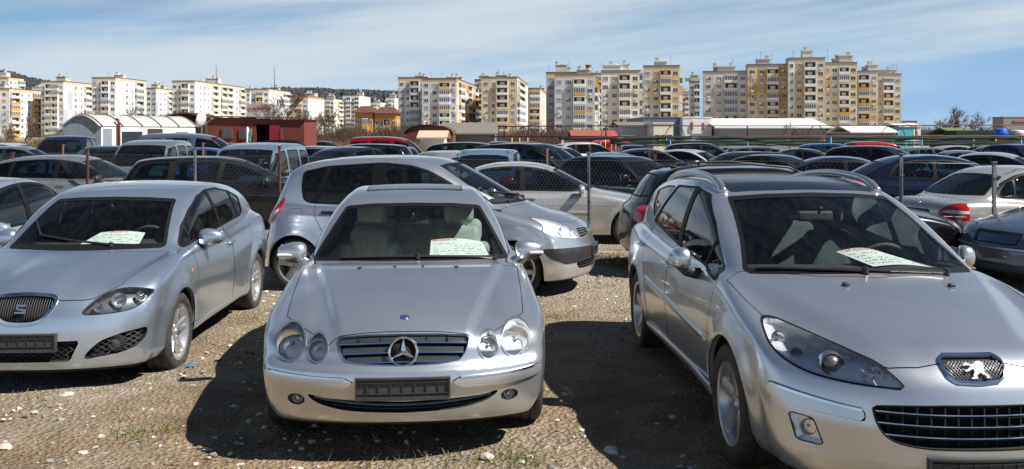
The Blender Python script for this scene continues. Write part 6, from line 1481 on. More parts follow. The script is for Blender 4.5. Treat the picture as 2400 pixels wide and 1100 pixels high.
def vnoise(x, y, s, seed):
    r = np.random.RandomState(seed); T = r.rand(64, 64); x = x/s; y = y/s; i = np.floor(x).astype(int); j = np.floor(y).astype(int); u = x-i; v = y-j; u = u*u*(3-2*u); v = v*v*(3-2*v)
    t = lambda a, b: T[a % 64, b % 64]
    return t(i, j)*(1-u)*(1-v) + t(i+1, j)*u*(1-v) + t(i, j+1)*(1-u)*v + t(i+1, j+1)*u*v
near_ = (np.abs(GX) < 9.5) & (GY > 2.5) & (GY < 21)
GZ = GZ + near_*((vnoise(GX, GY, .55, 1)-.5)*.035 + (vnoise(GX, GY, .19, 2)-.5)*.016)
nx_, ny_ = len(gx), len(gy)
mesh_obj('ground', np.stack([GX.ravel(), GY.ravel(), GZ.ravel()], 1), [(j*nx_+i, j*nx_+i+1, (j+1)*nx_+i+1, (j+1)*nx_+i) for j in range(ny_-1) for i in range(nx_-1)], ground_mat())['kind'] = 'structure'
def ico(r, sq=(1, 1, 1)):
    t = (1+5**.5)/2; v = np.array([(-1, t, 0), (1, t, 0), (-1, -t, 0), (1, -t, 0), (0, -1, t), (0, 1, t), (0, -1, -t), (0, 1, -t), (t, 0, -1), (t, 0, 1), (-t, 0, -1), (-t, 0, 1)])/math.sqrt(1+t*t)*r
    f = [(0, 11, 5), (0, 5, 1), (0, 1, 7), (0, 7, 10), (0, 10, 11), (1, 5, 9), (5, 11, 4), (11, 10, 2), (10, 7, 6), (7, 1, 8), (3, 9, 4), (3, 4, 2), (3, 2, 6), (3, 6, 8), (3, 8, 9), (4, 9, 5), (2, 4, 11), (6, 2, 10), (8, 6, 7), (9, 8, 1)]
    return v*np.array(sq), f
def pebbles(n, x0, x1, y0, y1, smin, smax, seed, name, mats):
    r = np.random.RandomState(seed); m = MB(); k = 0
    while k < n:
        x, y = r.uniform(x0, x1), y0 + (y1-y0)*r.rand()**1.4
        if vnoise(np.array(x), np.array(y), .8, 9) < .28 + .45*r.rand(): 
            if r.rand() < .7: continue
        s_ = smin + (smax-smin)*r.rand()**5; v, f = ico(s_, (r.uniform(.7, 1.4), r.uniform(.7, 1.3), r.uniform(.35, .7))); v = v + r.normal(0, s_*.14, v.shape)
        a = r.rand()*6.28; c, s2 = math.cos(a), math.sin(a); v = np.stack([v[:, 0]*c - v[:, 1]*s2 + x, v[:, 0]*s2 + v[:, 1]*c + y, v[:, 2] + float(gz(x, y)) + s_*.12], 1); m.add(v, f, int(r.randint(len(mats)))); k += 1
    o = m.build(name, None, mats=mats, smooth=False); o['kind'] = 'stuff'; return o
ST = [plain('pale_stone', (.46, .43, .38), .9), plain('grey_stone', (.24, .22, .20), .9), plain('brown_stone', (.20, .15, .10), .9), plain('white_stone', (.52, .48, .42), .85)]
pebbles(15000, -6, 6, 3.9, 13.4, .004, .026, 5, 'gravel', ST)
def rock(label, x, y, s_, seed, m_):
    r = np.random.RandomState(seed); bm = bmesh.new(); bmesh.ops.create_icosphere(bm, subdivisions=2, radius=s_)
    off = r.rand(3)*9
    for v in bm.verts:
        k = 1 + .45*(float(vnoise(np.array(v.co.x/s_*2+off[0]), np.array((v.co.y+v.co.z*1.7)/s_*2+off[1]), 1, seed))-.5); v.co = Vector((v.co.x*k*1.25, v.co.y*k, v.co.z*k*.72))
    me = bpy.data.meshes.new('stone'); bm.to_mesh(me); bm.free(); me.materials.append(m_); o = bpy.data.objects.new('stone', me); COL.objects.link(o); o.location = (x, y, float(gz(x, y)) + s_*.3); o.rotation_euler = (0, 0, r.rand()*6); tag(o, label, 'stone')
def gpt(px, py):   # ground point seen at a pixel of the photograph
    Y = 2153*EYE/(py-311); 
    for _ in range(4): X = (px-1200)*Y/2153; Y = 2153*(EYE-float(gz(X, Y)))/(py-311)
    return (px-1200)*Y/2153, Y
for (px, py, s_, lb, k) in ((155, 931, .04, 'pinkish stone on the dirt in front of the hatchback', 0), (1433, 1062, .04, 'white stone in the shadow before the estate', 3), (1140, 1075, .035, 'small pale stone before the coupe near the photo bottom', 0), (12, 1052, .032, 'white stone at the bottom left corner', 3), (1302, 608, .07, 'whitish stone on the gravel near the people carrier', 3)):
    x, y = gpt(px, py); rock(lb, x, y, s_, int(px), ST[k])
x, y = gpt(447, 862); m = MB(); m.add([(-.03, -.02, .0), (.035, -.015, .012), (.03, .025, .004), (-.02, .02, .02), (0, 0, .022)], [(0, 1, 4), (1, 2, 4), (2, 3, 4), (3, 0, 4)]); o = m.build('plastic_scrap', plain('blue_plastic', (.02, .22, .55), .35), smooth=False); o.location = (x, y, float(gz(x, y))+.012); tag(o, 'bright blue plastic scrap on the dirt by the hatchback front wheel', 'litter')
def tufts(name, spots, m_, hmin, hmax, seed):
    r = np.random.RandomState(seed); m = MB()
    for (x, y, rad, n) in spots:
        for _ in range(n):
            a, q = r.rand()*6.28, rad*r.rand()**.6; px_, py_ = x + q*math.cos(a), y + q*math.sin(a); h = r.uniform(hmin, hmax); b = r.rand()*6.28; wv = .004; lx, ly = r.normal(0, h*.5, 2); z = float(gz(px_, py_))
            m.add([(px_-wv*math.cos(b), py_-wv*math.sin(b), z), (px_+wv*math.cos(b), py_+wv*math.sin(b), z), (px_+lx*.5, py_+ly*.5, z+h*.7), (px_+lx, py_+ly, z+h)], [(0, 1, 2), (1, 3, 2)])
    o = m.build(name, m_, smooth=False); o['kind'] = 'stuff'; return o
G1 = plain('dry_grass', (.20, .17, .06), .9, var=.5, scale=3); G2 = plain('green_grass', (.085, .13, .025), .85, var=.4, scale=3)
sp = [gpt(px, py) for px, py in ((1210, 1080), (90, 935), (330, 1010), (1290, 745), (850, 1075), (560, 750), (1020, 1092))]
tufts('grass', [(x, y, .16, 130) for x, y in sp[:4]] + [(-2+8*rnd.random(), 13.6+.9*rnd.random(), .3, 120) for _ in range(22)], G2, .012, .035, 4)
tufts('dry_grass', [(x, y, .3, 90) for x, y in sp] + [(-7+14*rnd.random(), 13.4+1.4*rnd.random(), .4, 150) for _ in range(46)] + [(1.3+1.0*rnd.random(), 13.0+1.2*rnd.random(), .35, 170) for _ in range(16)], G1, .015, .06, 6)
# --- chain link fence behind the first rows
M_wire = plain('galvanised_wire', (.27, .28, .29), .45, .6, .15); M_rust = plain('rusty_steel', (.13, .055, .035), .85, .2, .35, 6, bmp=.2); M_post = plain('weathered_steel', (.20, .21, .22), .7, .3, .3, 8)
fy = lambda x: 15.0 - .42*(x - .8)
FN = thing('chain_link_fence', 'wire chain link fence on steel posts between the rows of cars', 'fence', (0, 15.3, 0))
m = MB(); Lf = math.hypot(1, .42); st = .062; H0, H1 = .04, 1.48; ua, ub = -15.0*Lf, 6.4*Lf
def fpt(u, z): x = u/Lf; return (x, fy(x) - 15.3 - .02, z + float(gz(x, fy(x))))
u = ua - 1.5
while u < ub:
    for sg in (1, -1):
        u0, u1 = (u, u + (H1-H0)*.62) if sg > 0 else (u + (H1-H0)*.62, u); z0, z1 = H0, H1
        if min(u0, u1) > ua and max(u0, u1) < ub:
            a, b = Vector(fpt(u0, z0)), Vector(fpt(u1, z1)); m.tube([a, b], .0014, 3, cap=False)
    u += st
for z in (H0+.02, H1*.5, H1): m.tube([fpt(q, z) for q in np.linspace(ua, ub, 24)], .003, 4)
m.build('wire_mesh', M_wire, FN)
for k, (px, ht, mt_) in enumerate(((205, 1.58, M_rust), (457, 1.62, M_post), (655, 1.66, M_rust), (1380, 1.60, M_post), (1535, 1.62, M_rust), (1665, 1.55, M_post), (1010, 1.3, M_post), (2112, 1.60, M_post), (2330, 1.5, M_post), (30, 1.5, M_rust))):
    kx = (px-1200)/2153; X = kx*15.336/(1 + .42*kx); Yp = fy(X); z = float(gz(X, Yp))
    q = MB(); q.box(X-.021, X+.021, Yp-15.3-.021, Yp-15.3+.021, z-.1, z+ht); q.box(X-.034, X+.034, Yp-15.3-.034, Yp-15.3+.034, z+ht, z+ht+.012)
    for zz_ in (.3, .8, 1.3): q.box(X-.034, X+.034, Yp-15.3-.036, Yp-15.3-.0285, z+zz_, z+zz_+.012)
    q.build('post', mt_, FN, smooth=False)
for px, Y, ht, lb in ((147, 24, 1.72, 'rusty stake in front of the blue off-roader'), (475, 22.5, 1.75, 'orange rusty stake beside the pale blue van'), (1281, 19, 1.62, 'rusty stake before the black off-roader headlight')):
    X = (px-1200)/2153*Y; q = MB(); q.tube([(0, 0, -.1), (.01, 0, ht)], .025, 8); q.tube([(-.05, 0, ht-.02), (.07, 0, ht-.02)], .012, 6); o = q.build('stake', M_rust); o.location = (X, Y, float(gz(X, Y))); tag(o, lb, 'stake')
# --- wagon with a barrel roof, and the red hut
def at(px, py, Y): return ((px-1200)/2153*Y, Y, EYE - (py-311)*Y/2153)
GF = -.29
M_zinc = plain('zinc_sheet', (.50, .52, .50), .5, .35, .15, 3); M_greywall = plain('grey_boards', (.20, .235, .28), .85, 0, .2, 5); M_whitewall = plain('white_boards', (.66, .66, .62), .8, 0, .1, 4); M_winglass = mat('window_glass', (.03, .04, .05), .06, 0, 1)
W0 = 46.0
Wg = thing('site_wagon', 'white site wagon with a barrel-shaped metal roof and grey end wall', 'wagon', at(240, 330, W0)[:2] + (GF,), R(12))
ww = 2.45; wl = 7.4; hw = 2.05; hr = .62; x_e = -1.2
fnl = lambda x, y, z: (x, y, z)
# local frame: the grey end wall faces the camera, the long side runs off to the right
m = MB(); arc = [(-ww/2 + ww*(1-math.cos(t))/2, hw + hr*math.sin(t)) for t in np.linspace(0, math.pi, 15)]
Wg.rotation_euler = (0, 0, R(0))
ax = Vector((.86, .51, 0)); ay = Vector((-.51, .86, 0))   # along the wagon, across the wagon (away)
EX = Vector((.93, -.37, 0))*0
def wl_pt(s, t, z): # s along the long side from the near end, t across from the near-left corner
    return (2.35*t + s*.80, -.0*t + s*.60 + .18*(1-t)*0, z)
P0 = at(150, 330, W0); P1 = at(237, 330, W0); wE = P1[0]-P0[0]; Wg.location = (P0[0], W0, GF)
zt = lambda py: EYE - (py-311)*W0/2153 - GF
hW = zt(296); hT = zt(271); far_ = at(458, 330, W0*1.13); dvec = Vector((far_[0]-P1[0], far_[1]-P1[1], 0)); dn = dvec.normalized()
def arcp(t): a = math.pi*(1-t); return (wE*t, hW + (hT-hW)*math.sin(a))
m = MB(); k = 17; ends = [arcp(i/(k-1)) for i in range(k)]
v = [(0, 0, .35), (wE, 0, .35)] + [(x, 0, z) for x, z in ends[::-1]]; m.add(v, [tuple(range(len(v)))]); m.build('end_wall', M_greywall, Wg, smooth=False); m = MB(); m.add([(a+dvec.x, b+dvec.y, c) for a, b, c in v], [tuple(range(len(v)))[::-1]]); m.build('end_wall', M_greywall, Wg, smooth=False)
m = MB()
def roofp(t, s_, o=0): x, z = arcp(t); nx_ = math.cos(math.pi*(1-t)); nz_ = math.sin(math.pi*(1-t)); return (x + nx_*o + dvec.x*s_, dvec.y*s_, z + nz_*o)
ss = [-.02, 1.02]
v = [roofp(i/(k-1), s_, .05 if j else .0) for s_ in ss for j in (0, 1) for i in range(k)]
for s_i in (0,): 
    a0, a1, b0, b1 = 0, k, 2*k, 3*k
    f = [(a1+i, a1+i+1, b1+i+1, b1+i) for i in range(k-1)] + [(a0+i, b0+i, b0+i+1, a0+i+1) for i in range(k-1)] + [(a0+i, a0+i+1, a1+i+1, a1+i) for i in range(k-1)] + [(b0+i, b1+i, b1+i+1, b0+i+1) for i in range(k-1)] + [(a0, a1, b1, b0), (a0+k-1, b0+k-1, b1+k-1, a1+k-1)]
m.add(v, f); rf = m.build('roof', M_zinc, Wg, sharp=40)
for s_ in np.linspace(.0, 1.0, 6): MB().tube([roofp(i/(k-1), s_, .06) for i in range(k)], .045, 6).build('roof_hoop', plain('brown_steel', (.10, .055, .04), .7), rf)
side = lambda s_, z, o=0: (wE + dvec.x*s_ + dn.y*o, dvec.y*s_ - dn.x*o, z)
def quad_box(s0, s1, z0, z1, o0, o1, name, mt_, par): 
    m = MB(); v = [side(s_, z, o) for o in (o0, o1) for (s_, z) in ((s0, z0), (s1, z0), (s1, z1), (s0, z1))]; m.add(v, [(0, 3, 2, 1), (4, 5, 6, 7), (0, 1, 5, 4), (1, 2, 6, 5), (2, 3, 7, 6), (3, 0, 4, 7)]); return m.build(name, mt_, par, smooth=False)
quad_box(0, 1, .35, hW, -.06, 0, 'side_wall', M_whitewall, Wg)
for s0, s1, mt_ in ((.02, .10, 'M_p'), (.46, .62, 'door')):
    quad_box(s0, s1, .5, hW-.12, .004, .03, 'panel' if mt_ == 'M_p' else 'doorway', M_greywall if mt_ == 'M_p' else plain('dark_doorway', (.05, .03, .025), .8), Wg)
o = quad_box(.17, .42, .9, hW-.15, .004, .05, 'window', M_whitewall, Wg); quad_box(.19, .40, 1.0, hW-.27, .052, .058, 'pane', M_winglass, o)
o = quad_box(.74, .92, 1.0, hW-.2, .004, .05, 'window', M_whitewall, Wg); quad_box(.76, .90, 1.08, hW-.3, .052, .058, 'pane', M_winglass, o)
o = quad_box(.53, .585, .9, hW-.5, .032, .036, 'door_sign', mat('sign_red', (.45, .03, .03), .6), Wg); q = MB(); q.lathe([(.0001, 0), (.14, 0), (.14, -.004)], 16, 'y'); q.v = [tuple(Vector(side(.557, hW-.78, .041)) + Vector((v[0]*dn.x - v[1]*-dn.y*0, v[0]*dn.y, v[2]))) for v in q.v]; q.build('sign_disc', mat('sign_yellow', (.75, .45, .03), .6), o)
q = MB(); a = Vector(side(.155, hW+.15, .12)); q.tube([a + Vector((0, 0, -2.1)), a, a + Vector((-.05, .0, .16)), a + Vector((-.16, .05, .2))], .075, 8); q.build('stove_pipe', plain('maroon_paint', (.12, .015, .02), .5), Wg)
for s_ in (.12, .86):
    for t in (.15, .9):
        q = MB(); q.lathe([(.0001, .1), (.32, .1), (.35, .06), (.35, -.06), (.0001, -.1)], 20, 'y', (wE*t + dvec.x*s_, dvec.y*s_, .36)); q.build('wheel', M_rubber, Wg, sharp=40)
M_redw = plain('red_painted_sheet', (.155, .034, .026), .75, 0, .25, 2.5, bmp=.15, bscale=40)
HY = 50.0; A = at(486, 333, HY); B = at(713, 333, HY); Hh = thing('hut', 'long rust-red metal hut with an open door and a satellite dish', 'hut', (A[0], HY, GF)); hl = B[0]-A[0]
zh = lambda py, Y=HY: EYE - (py-311)*Y/2153 - GF
hz0, hz1 = zh(274), zh(280); dp = 3.2
X_ = lambda px: (px-486)/(713-486)*hl
m = MB(); m.box(0, X_(600), 0, .1, 0, zh(276)); m.box(X_(632), hl, 0, .1, 0, zh(280)); m.box(X_(600), X_(632), 0, .1, zh(292), zh(278)); m.box(hl-.1, hl, .1, dp, 0, zh(280)); m.box(0, .1, .1, dp, 0, zh(274)); m.box(.1, hl-.1, dp-.1, dp, 0, zh(279)); m.build('wall', M_redw, Hh, smooth=False)
m = MB(); m.add([(-.15, -.15, zh(273)), (hl+.15, -.15, zh(279)), (hl+.15, dp+.1, zh(278)), (-.15, dp+.1, zh(272)), (-.15, -.15, zh(271)), (hl+.15, -.15, zh(277)), (hl+.15, dp+.1, zh(276)), (-.15, dp+.1, zh(270))], [(0, 3, 2, 1), (4, 5, 6, 7), (0, 1, 5, 4), (1, 2, 6, 5), (2, 3, 7, 6), (3, 0, 4, 7)]); m.build('roof', plain('rust_edge', (.12, .05, .04), .8), Hh, smooth=False)
m = MB(); m.box(X_(632), X_(655), -.05, -.01, .1, zh(294)); d_o = m.build('door', plain('crimson_door', (.23, .012, .03), .55, 0, .1), Hh, smooth=False); q = MB(); q.box(X_(652), X_(653.5), -.08, -.052, 1.2, 1.4); q.build('handle', M_satin, d_o, smooth=False)
for p0, p1, y0, y1 in ((520, 546, 300, 325), (561, 578, 302, 326), (657, 663, 303, 328)):
    q = MB(); q.box(X_(p0), X_(p1), -.06, -.004, zh(y1), zh(y0)); w_o = q.build('window', plain('brown_frame', (.16, .07, .05), .7), Hh, smooth=False); q = MB(); q.box(X_(p0)+.07, X_(p1)-.07, -.07, -.062, zh(y1)+.07, zh(y0)-.07); q.build('pane', M_winglass, w_o, smooth=False)
Rr = thing('hut', 'dark brown hut end with a curved roof beside the red hut', 'hut', (at(385, 333, 54)[0], 54, GF)); wl_ = at(480, 333, 54)[0] - at(385, 333, 54)[0]
m = MB(); arc_ = [(wl_*t, zh(279, 54) + (zh(268, 54)-zh(279, 54))*math.sin(math.pi*t)) for t in np.linspace(0, 1, 11)]
v = [(0, 0, 0), (wl_, 0, 0)] + [(x, 0, z) for x, z in arc_[::-1]]; n_ = len(v); v2 = [(a, b+3, c) for a, b, c in v]; m.add(v + v2, [tuple(range(n_)), tuple(range(n_, 2*n_))[::-1]] + [(i, i+n_, (i+1) % n_ + n_, (i+1) % n_) for i in range(n_)]); m.build('wall', plain('dark_brown_sheet', (.05, .022, .02), .8), Rr, smooth=False)
m = MB(); k = len(arc_); m.add([(x, -.2, z+.02) for x, z in arc_] + [(x, 3.1, z+.02) for x, z in arc_] + [(x, -.2, z+.12) for x, z in arc_] + [(x, 3.1, z+.12) for x, z in arc_], [(i, i+1, k+i+1, k+i) for i in range(k-1)] + [(2*k+i, 3*k+i, 3*k+i+1, 2*k+i+1) for i in range(k-1)] + [(i, 2*k+i, 2*k+i+1, i+1) for i in range(k-1)]); m.build('roof', M_rust, Rr, smooth=False)
Ds = thing('satellite_dish', 'white satellite dish on the near corner of the red hut', 'satellite dish', (at(474, 281, 49.5)[0], 49.4, EYE-(281-311)*49.5/2153))
m = MB(); m.lathe([(.0001, -.10), (.2, -.07), (.35, -.01), (.42, .05), (.425, .04), (.35, -.03), (.2, -.09), (.0001, -.12)], 24, 'y'); o = m.build('dish', plain('dish_white', (.72, .70, .72), .5), Ds); o.rotation_euler = (R(10), 0, R(72))
q = MB(); q.tube([(0, 0, -.35), (.25, 0, -.2), (.55, .02, .05)], .02, 6); q.tube([(0, .25, .2), (.55, .02, .05)], .012, 6); q.rbox((.56, .02, .06), (.07, .05, .05), .03); q.build('feed_arm', M_satin, Ds); q = MB(); q.tube([(0, .05, -.9), (0, .05, 0)], .03, 8); q.build('mast', M_satin, Ds)
# flag pole
fx, fyy, fz = at(580, 333, 24); Fp = thing('flag_pole', 'small white and green flag hanging from a pole above the pale blue van', 'flag', (fx, fyy, -.2)); q = MB(); q.tube([(0, 0, 0), (0, 0, 2.22)], .022, 8); q.build('pole', plain('pole_white', (.7, .7, .7), .5), Fp)
m = MB(); pts = []
for i in range(5):
    for j in range(10): pts.append((.015 + .03*i + .012*math.sin(j*.7+i), .03*math.sin(i*1.9+j*.4), 2.18 - .047*j))
m.add(pts, [(i*10+j, i*10+j+1, (i+1)*10+j+1, (i+1)*10+j) for i in range(4) for j in range(9)]); m.m = [0 if (k // 9) < 1 else 1 if (k // 9) < 3 else 2 for k in range(36)]; m.build('flag', None, Fp, mats=[plain('flag_white', (.7, .7, .68), .9), plain('flag_green', (.02, .28, .20), .9), plain('flag_red', (.4, .03, .04), .9)])
# --- shade frame with rolled netting at the right
SH = thing('shade_frame', 'long rusty pipe frame with hoops, blue posts and rolled green netting', 'frame', (0, 58, GF))
M_net = plain('green_netting', (.012, .028, .024), .9, 0, .3, 8); M_bluep = plain('blue_post', (.02, .22, .50), .5); M_yel = plain('yellow_post', (.62, .42, .05), .5); M_dkred = plain('dark_red_steel', (.085, .022, .026), .7)
sx_ = lambda px, Y=58: (px-1200)/2153*Y
sz_ = lambda py, Y=58: EYE - (py-311)*Y/2153 - GF
def pipe(name, pts, r_, mt_): return MB().tube(pts, r_, 6).build(name, mt_, SH)
pipe('pipe', [(sx_(1165), 0, sz_(297)), (sx_(1450), 0, sz_(295)), (sx_(1800), 0, sz_(295.5)), (sx_(2420), 0, sz_(293))], .034, M_dkred)
pipe('pipe', [(sx_(1150), 0, sz_(321)), (sx_(1700), 0, sz_(320.5)), (sx_(2420), 0, sz_(319))], .045, M_dkred)
r = random.Random(5)
for y0, rr_, dy in ((324.6, .11, 0), (331.5, .07, 3), (337, .08, 6), (341, .05, 9)):
    pts = []; x = 1310 if y0 < 330 else 1430
    while x < 2420: pts.append((sx_(x, 58+dy), dy, sz_(y0 + r.uniform(-1.5, 1.5), 58+dy))); x += r.uniform(20, 40)
    MB().tube(pts, [rr_*r.uniform(.5, 1.45) for _ in pts], 7).build('rolled_netting', M_net, SH)
for px in (1320, 1407, 1571, 1752, 1947, 2160, 2393): pipe('post', [(sx_(px), -.02, .0), (sx_(px), -.02, sz_(322))], .05, M_bluep)
for px in (1182, 1420, 1752, 2147): pipe('upright', [(sx_(px), .02, sz_(320)), (sx_(px), .02, sz_(294))], .045, M_dkred)
for px in (1200, 1218, 1237, 1317, 1419, 1433, 1443, 1585, 1598, 1932, 2094, 2107, 2124, 2141, 2282, 2334): pipe('strut', [(sx_(px, 66), 8, .3), (sx_(px, 66), 8, sz_(323, 66))], .032, M_yel)
for px, w_ in ((1245, 70), (1305, 70), (1436, 44), (1590, 44), (1928, 40), (2112, 56), (2145, 52), (2300, 50), (2362, 60)):
    a0 = sx_(px); w2 = w_/2153*58/2; z0 = sz_(320); hz = sz_(294) - z0; pipe('hoop', [(a0 + w2*math.cos(t), 1.2, z0 + hz*math.sin(t)) for t in np.linspace(0, math.pi, 13)], .026, M_dkred)
for a, b in (((1560, 338), (1640, 330)), ((1790, 338), (1850, 329)), ((2090, 338), (2140, 331))): pipe('brace', [(sx_(a[0], 64), 6, sz_(a[1], 64)), (sx_(b[0], 64), 6, sz_(b[1], 64))], .03, plain('green_pipe', (.10, .5, .25), .5))
# --- sheds and shops behind
def shed(name, label, cat, px0, px1, py_e, Y, depth, wallm, roofm, pitch=0, over=.3, base=GF, fall=0):
    """a box building with a low roof; pitch lifts the ridge, fall tips the roof"""
    x0, x1 = sx_(px0, Y), sx_(px1, Y); h = EYE - (py_e-311)*Y/2153 - base; t = thing(name, label, cat, ((x0+x1)/2, Y, base)); w2 = (x1-x0)/2
    m = MB(); v = [(-w2, 0, 0), (w2, 0, 0), (w2, depth, 0), (-w2, depth, 0), (-w2, 0, h), (w2, 0, h), (w2, depth, h), (-w2, depth, h)]
    m.add(v, [(0, 1, 5, 4), (1, 2, 6, 5), (2, 3, 7, 6), (3, 0, 4, 7)])
    m.build('wall', wallm, t, smooth=False)
    m = MB(); a = [(-w2-over, -over, h+.003-fall), (w2+over, -over, h+.003-fall), (w2+over, depth/2, h+pitch), (-w2-over, depth/2, h+pitch), (w2+over, depth+over, h+fall+.003), (-w2-over, depth+over, h+fall+.003)]; n_ = len(a)
    m.add(a + [(x, y, z+.14) for x, y, z in a], [(0, 3, 2, 1), (3, 5, 4, 2), (6, 7, 8, 9), (9, 8, 10, 11), (0, 1, 7, 6), (1, 2, 8, 7), (2, 4, 10, 8), (4, 5, 11, 10), (5, 3, 9, 11), (3, 0, 6, 9)]); m.build('roof', roofm, t, smooth=False)
    return t, w2, h
M_sand = plain('sand_render', (.45, .38, .28), .9); M_gsheet = plain('grey_sheet', (.38, .41, .45), .6, .1, .12, 1); M_bsheet = plain('blue_grey_sheet', (.105, .16, .235), .55, .1, .12, 1); M_lsheet = plain('light_sheet', (.66, .70, .73), .5, .1, .06, 1); M_wsheet = plain('white_sheet', (.74, .74, .72), .5, .05, .05, 1); M_felt = plain('roof_felt', (.16, .15, .13), .9); M_terra = plain('terracotta', (.28, .07, .045), .85)
# brown gabled shed
t = thing('shed', 'brown curved-roof shed left of the grey-roofed one', 'shed', (sx_(1005, 85), 85, GF)); w2 = (sx_(1062, 85)-sx_(950, 85))/2; q = [(w2*math.cos(a_), (EYE-(316-311)*85/2153-GF) + .9*math.sin(a_)) for a_ in np.linspace(0, math.pi, 13)]; m = MB(); v = [(w2, 0, 0)] + [(x, 0, z) for x, z in q] + [(-w2, 0, 0)]; n_ = len(v)
m.add(v + [(a, 6, c) for a, b, c in v], [tuple(range(n_))[::-1], tuple(range(n_, 2*n_))] + [(i, i+1, i+1+n_, i+n_) for i in range(n_-1)]); m.build('wall', plain('brown_tin', (.13, .035, .03), .8), t, smooth=False)
m = MB(); k = len(q); m.add([(x*1.03, -.2, z+.05) for x, z in q] + [(x*1.03, 6.2, z+.05) for x, z in q], [(i, i+1, k+i+1, k+i) for i in range(k-1)]); m.build('roof', M_rust, t)
shed('shed', 'grey-roofed low shed in the middle distance', 'shed', 1035, 1160, 316, 90, 9, plain('grey_timber', (.16, .15, .14), .9), M_felt, 1.1)
t, w2, h = shed('kiosk', 'white gabled kiosk before the brown shed', 'kiosk', 985, 1040, 326, 80, 4, M_wsheet, M_sand, .6)
t, w2, h = shed('stall', 'low stall with a red roof behind the white off-roader', 'stall', 1345, 1440, 322, 85, 5, plain('red_panel', (.30, .02, .03), .6), M_terra, .5)
t = thing('parasol', 'red market parasol left of the grey shop', 'parasol', (sx_(1432, 80), 80, GF)); q = MB(); hz = EYE-(313-311)*80/2153-GF; q.lathe([(.0001, hz), (.9, hz-.35), (1.7, hz-.75), (1.7, hz-.95), (.0001, hz-.1)], 8, 'z'); q.build('canopy', plain('red_canvas', (.55, .03, .05), .8), t, smooth=False); q = MB(); q.tube([(0, 0, 0), (0, 0, hz)], .03, 8); q.build('pole', M_satin, t)
t, w2, h = shed('shop', 'blue-grey metal shop hall behind the shade frame', 'shop', 1508, 1602, 277, 120, 16, M_bsheet, M_bsheet, 0, .05)
t, w2, h = shed('shop', 'light grey shop hall with a white red-marked signboard', 'shop', 1600, 1668, 277, 118, 14, M_lsheet, M_lsheet, 0, .05)
q = MB(); q.box(-w2*.35, w2*.40, -.12, -.01, h*.50, h*.93); sg = q.build('signboard', M_wsheet, t, smooth=False)
for xx in (-.26, .31):
    for k in range(2): q = MB(); q.tube([(w2*xx + .30*(1+k)*.5*math.cos(a_)*(1 if xx > 0 else -1), -.14, h*.74 + .42*math.sin(a_)*(1+.3*k)) for a_ in np.linspace(-1.1, 1.1, 9)], .06, 6); q.build('sign_mark', mat('sign_red', (.45, .03, .03), .6), sg)
q = MB(); q.box(-w2, w2, -.10, -.006, .3, h*.32); wb = q.build('window_band', M_wsheet, t, smooth=False)
for i in range(14): q = MB(); xx = -w2 + (i+.5)*2*w2/14; q.box(xx-.09*w2/2, xx+.04*w2, -.13, -.102, .5, h*.27); q.build('pane', M_winglass, wb, smooth=False)
t, w2, h = shed('kiosk', 'cream kiosk with a slatted window in front of the blue-grey shop', 'kiosk', 1532, 1578, 290, 100, 6, plain('cream_sheet', (.66, .63, .52), .6), plain('cream_sheet', (.66, .63, .52), .6), 0, .1)
q = MB(); q.box(-w2*.95, w2*.95, -.08, -.006, .9, 1.9); wb = q.build('window', M_winglass, t, smooth=False)
for i in range(4): q = MB(); xx = -w2*.95 + i*w2*.63; q.box(xx-.04, xx+.04, -.12, -.082, .9, 1.9); q.build('bar', M_wsheet, wb, smooth=False)
shed('shed', 'low grey metal shed left of the cream kiosk', 'shed', 1455, 1530, 298, 105, 10, M_gsheet, M_felt, .5)
shed('market_hall', 'long grey hall with a white sheet roof under the ochre flats', 'hall', 1685, 1935, 301, 115, 14, plain('grey_hall_wall', (.24, .25, .27), .8), M_wsheet, 1.2, .6)
shed('shed', 'dark corrugated container shed right of the long white-roofed hall', 'shed', 1955, 2030, 303, 120, 8, plain('slate_sheet', (.10, .12, .14), .7), M_gsheet, .2)
shed('shed', 'low shed with a bright white roof behind the frame hoops', 'shed', 2000, 2095, 312, 100, 7, plain('shade_grey', (.17, .18, .19), .8), M_wsheet, .7, .4)
shed('kiosk', 'turquoise kiosk between two hoops of the frame', 'kiosk', 2105, 2140, 298, 110, 5, plain('turquoise_panel', (.06, .42, .50), .6), M_wsheet, .3, .1)
shed('kiosk', 'white kiosk right of the turquoise one', 'kiosk', 2141, 2158, 297, 110, 5, M_wsheet, M_wsheet, .3, .1)
shed('shed', 'moss-green roofed low shed in front of the conifer', 'shed', 2240, 2290, 316, 95, 6, plain('olive_roof', (.12, .14, .06), .9), plain('olive_roof', (.12, .14, .06), .9), .6)
t, w2, h = shed('warehouse', 'grey flat-roofed warehouse at the right edge with an orange sign', 'warehouse', 2352, 2500, 276, 130, 3, plain('warehouse_grey', (.25, .25, .25), .8), plain('warehouse_grey', (.25, .25, .25), .8), 0, .05)
q = MB(); q.box(-w2*.70, -w2*.25, -.1, -.01, h*.86, h*.92); q.build('signboard', plain('orange_sign', (.45, .14, .06), .6), t, smooth=False)
for i in range(2): q = MB(); q.box(-w2*.85 + i*3, -w2*.85+i*3+2, -.08, -.006, h*.5, h*.6); q.build('window', M_winglass, t, smooth=False)
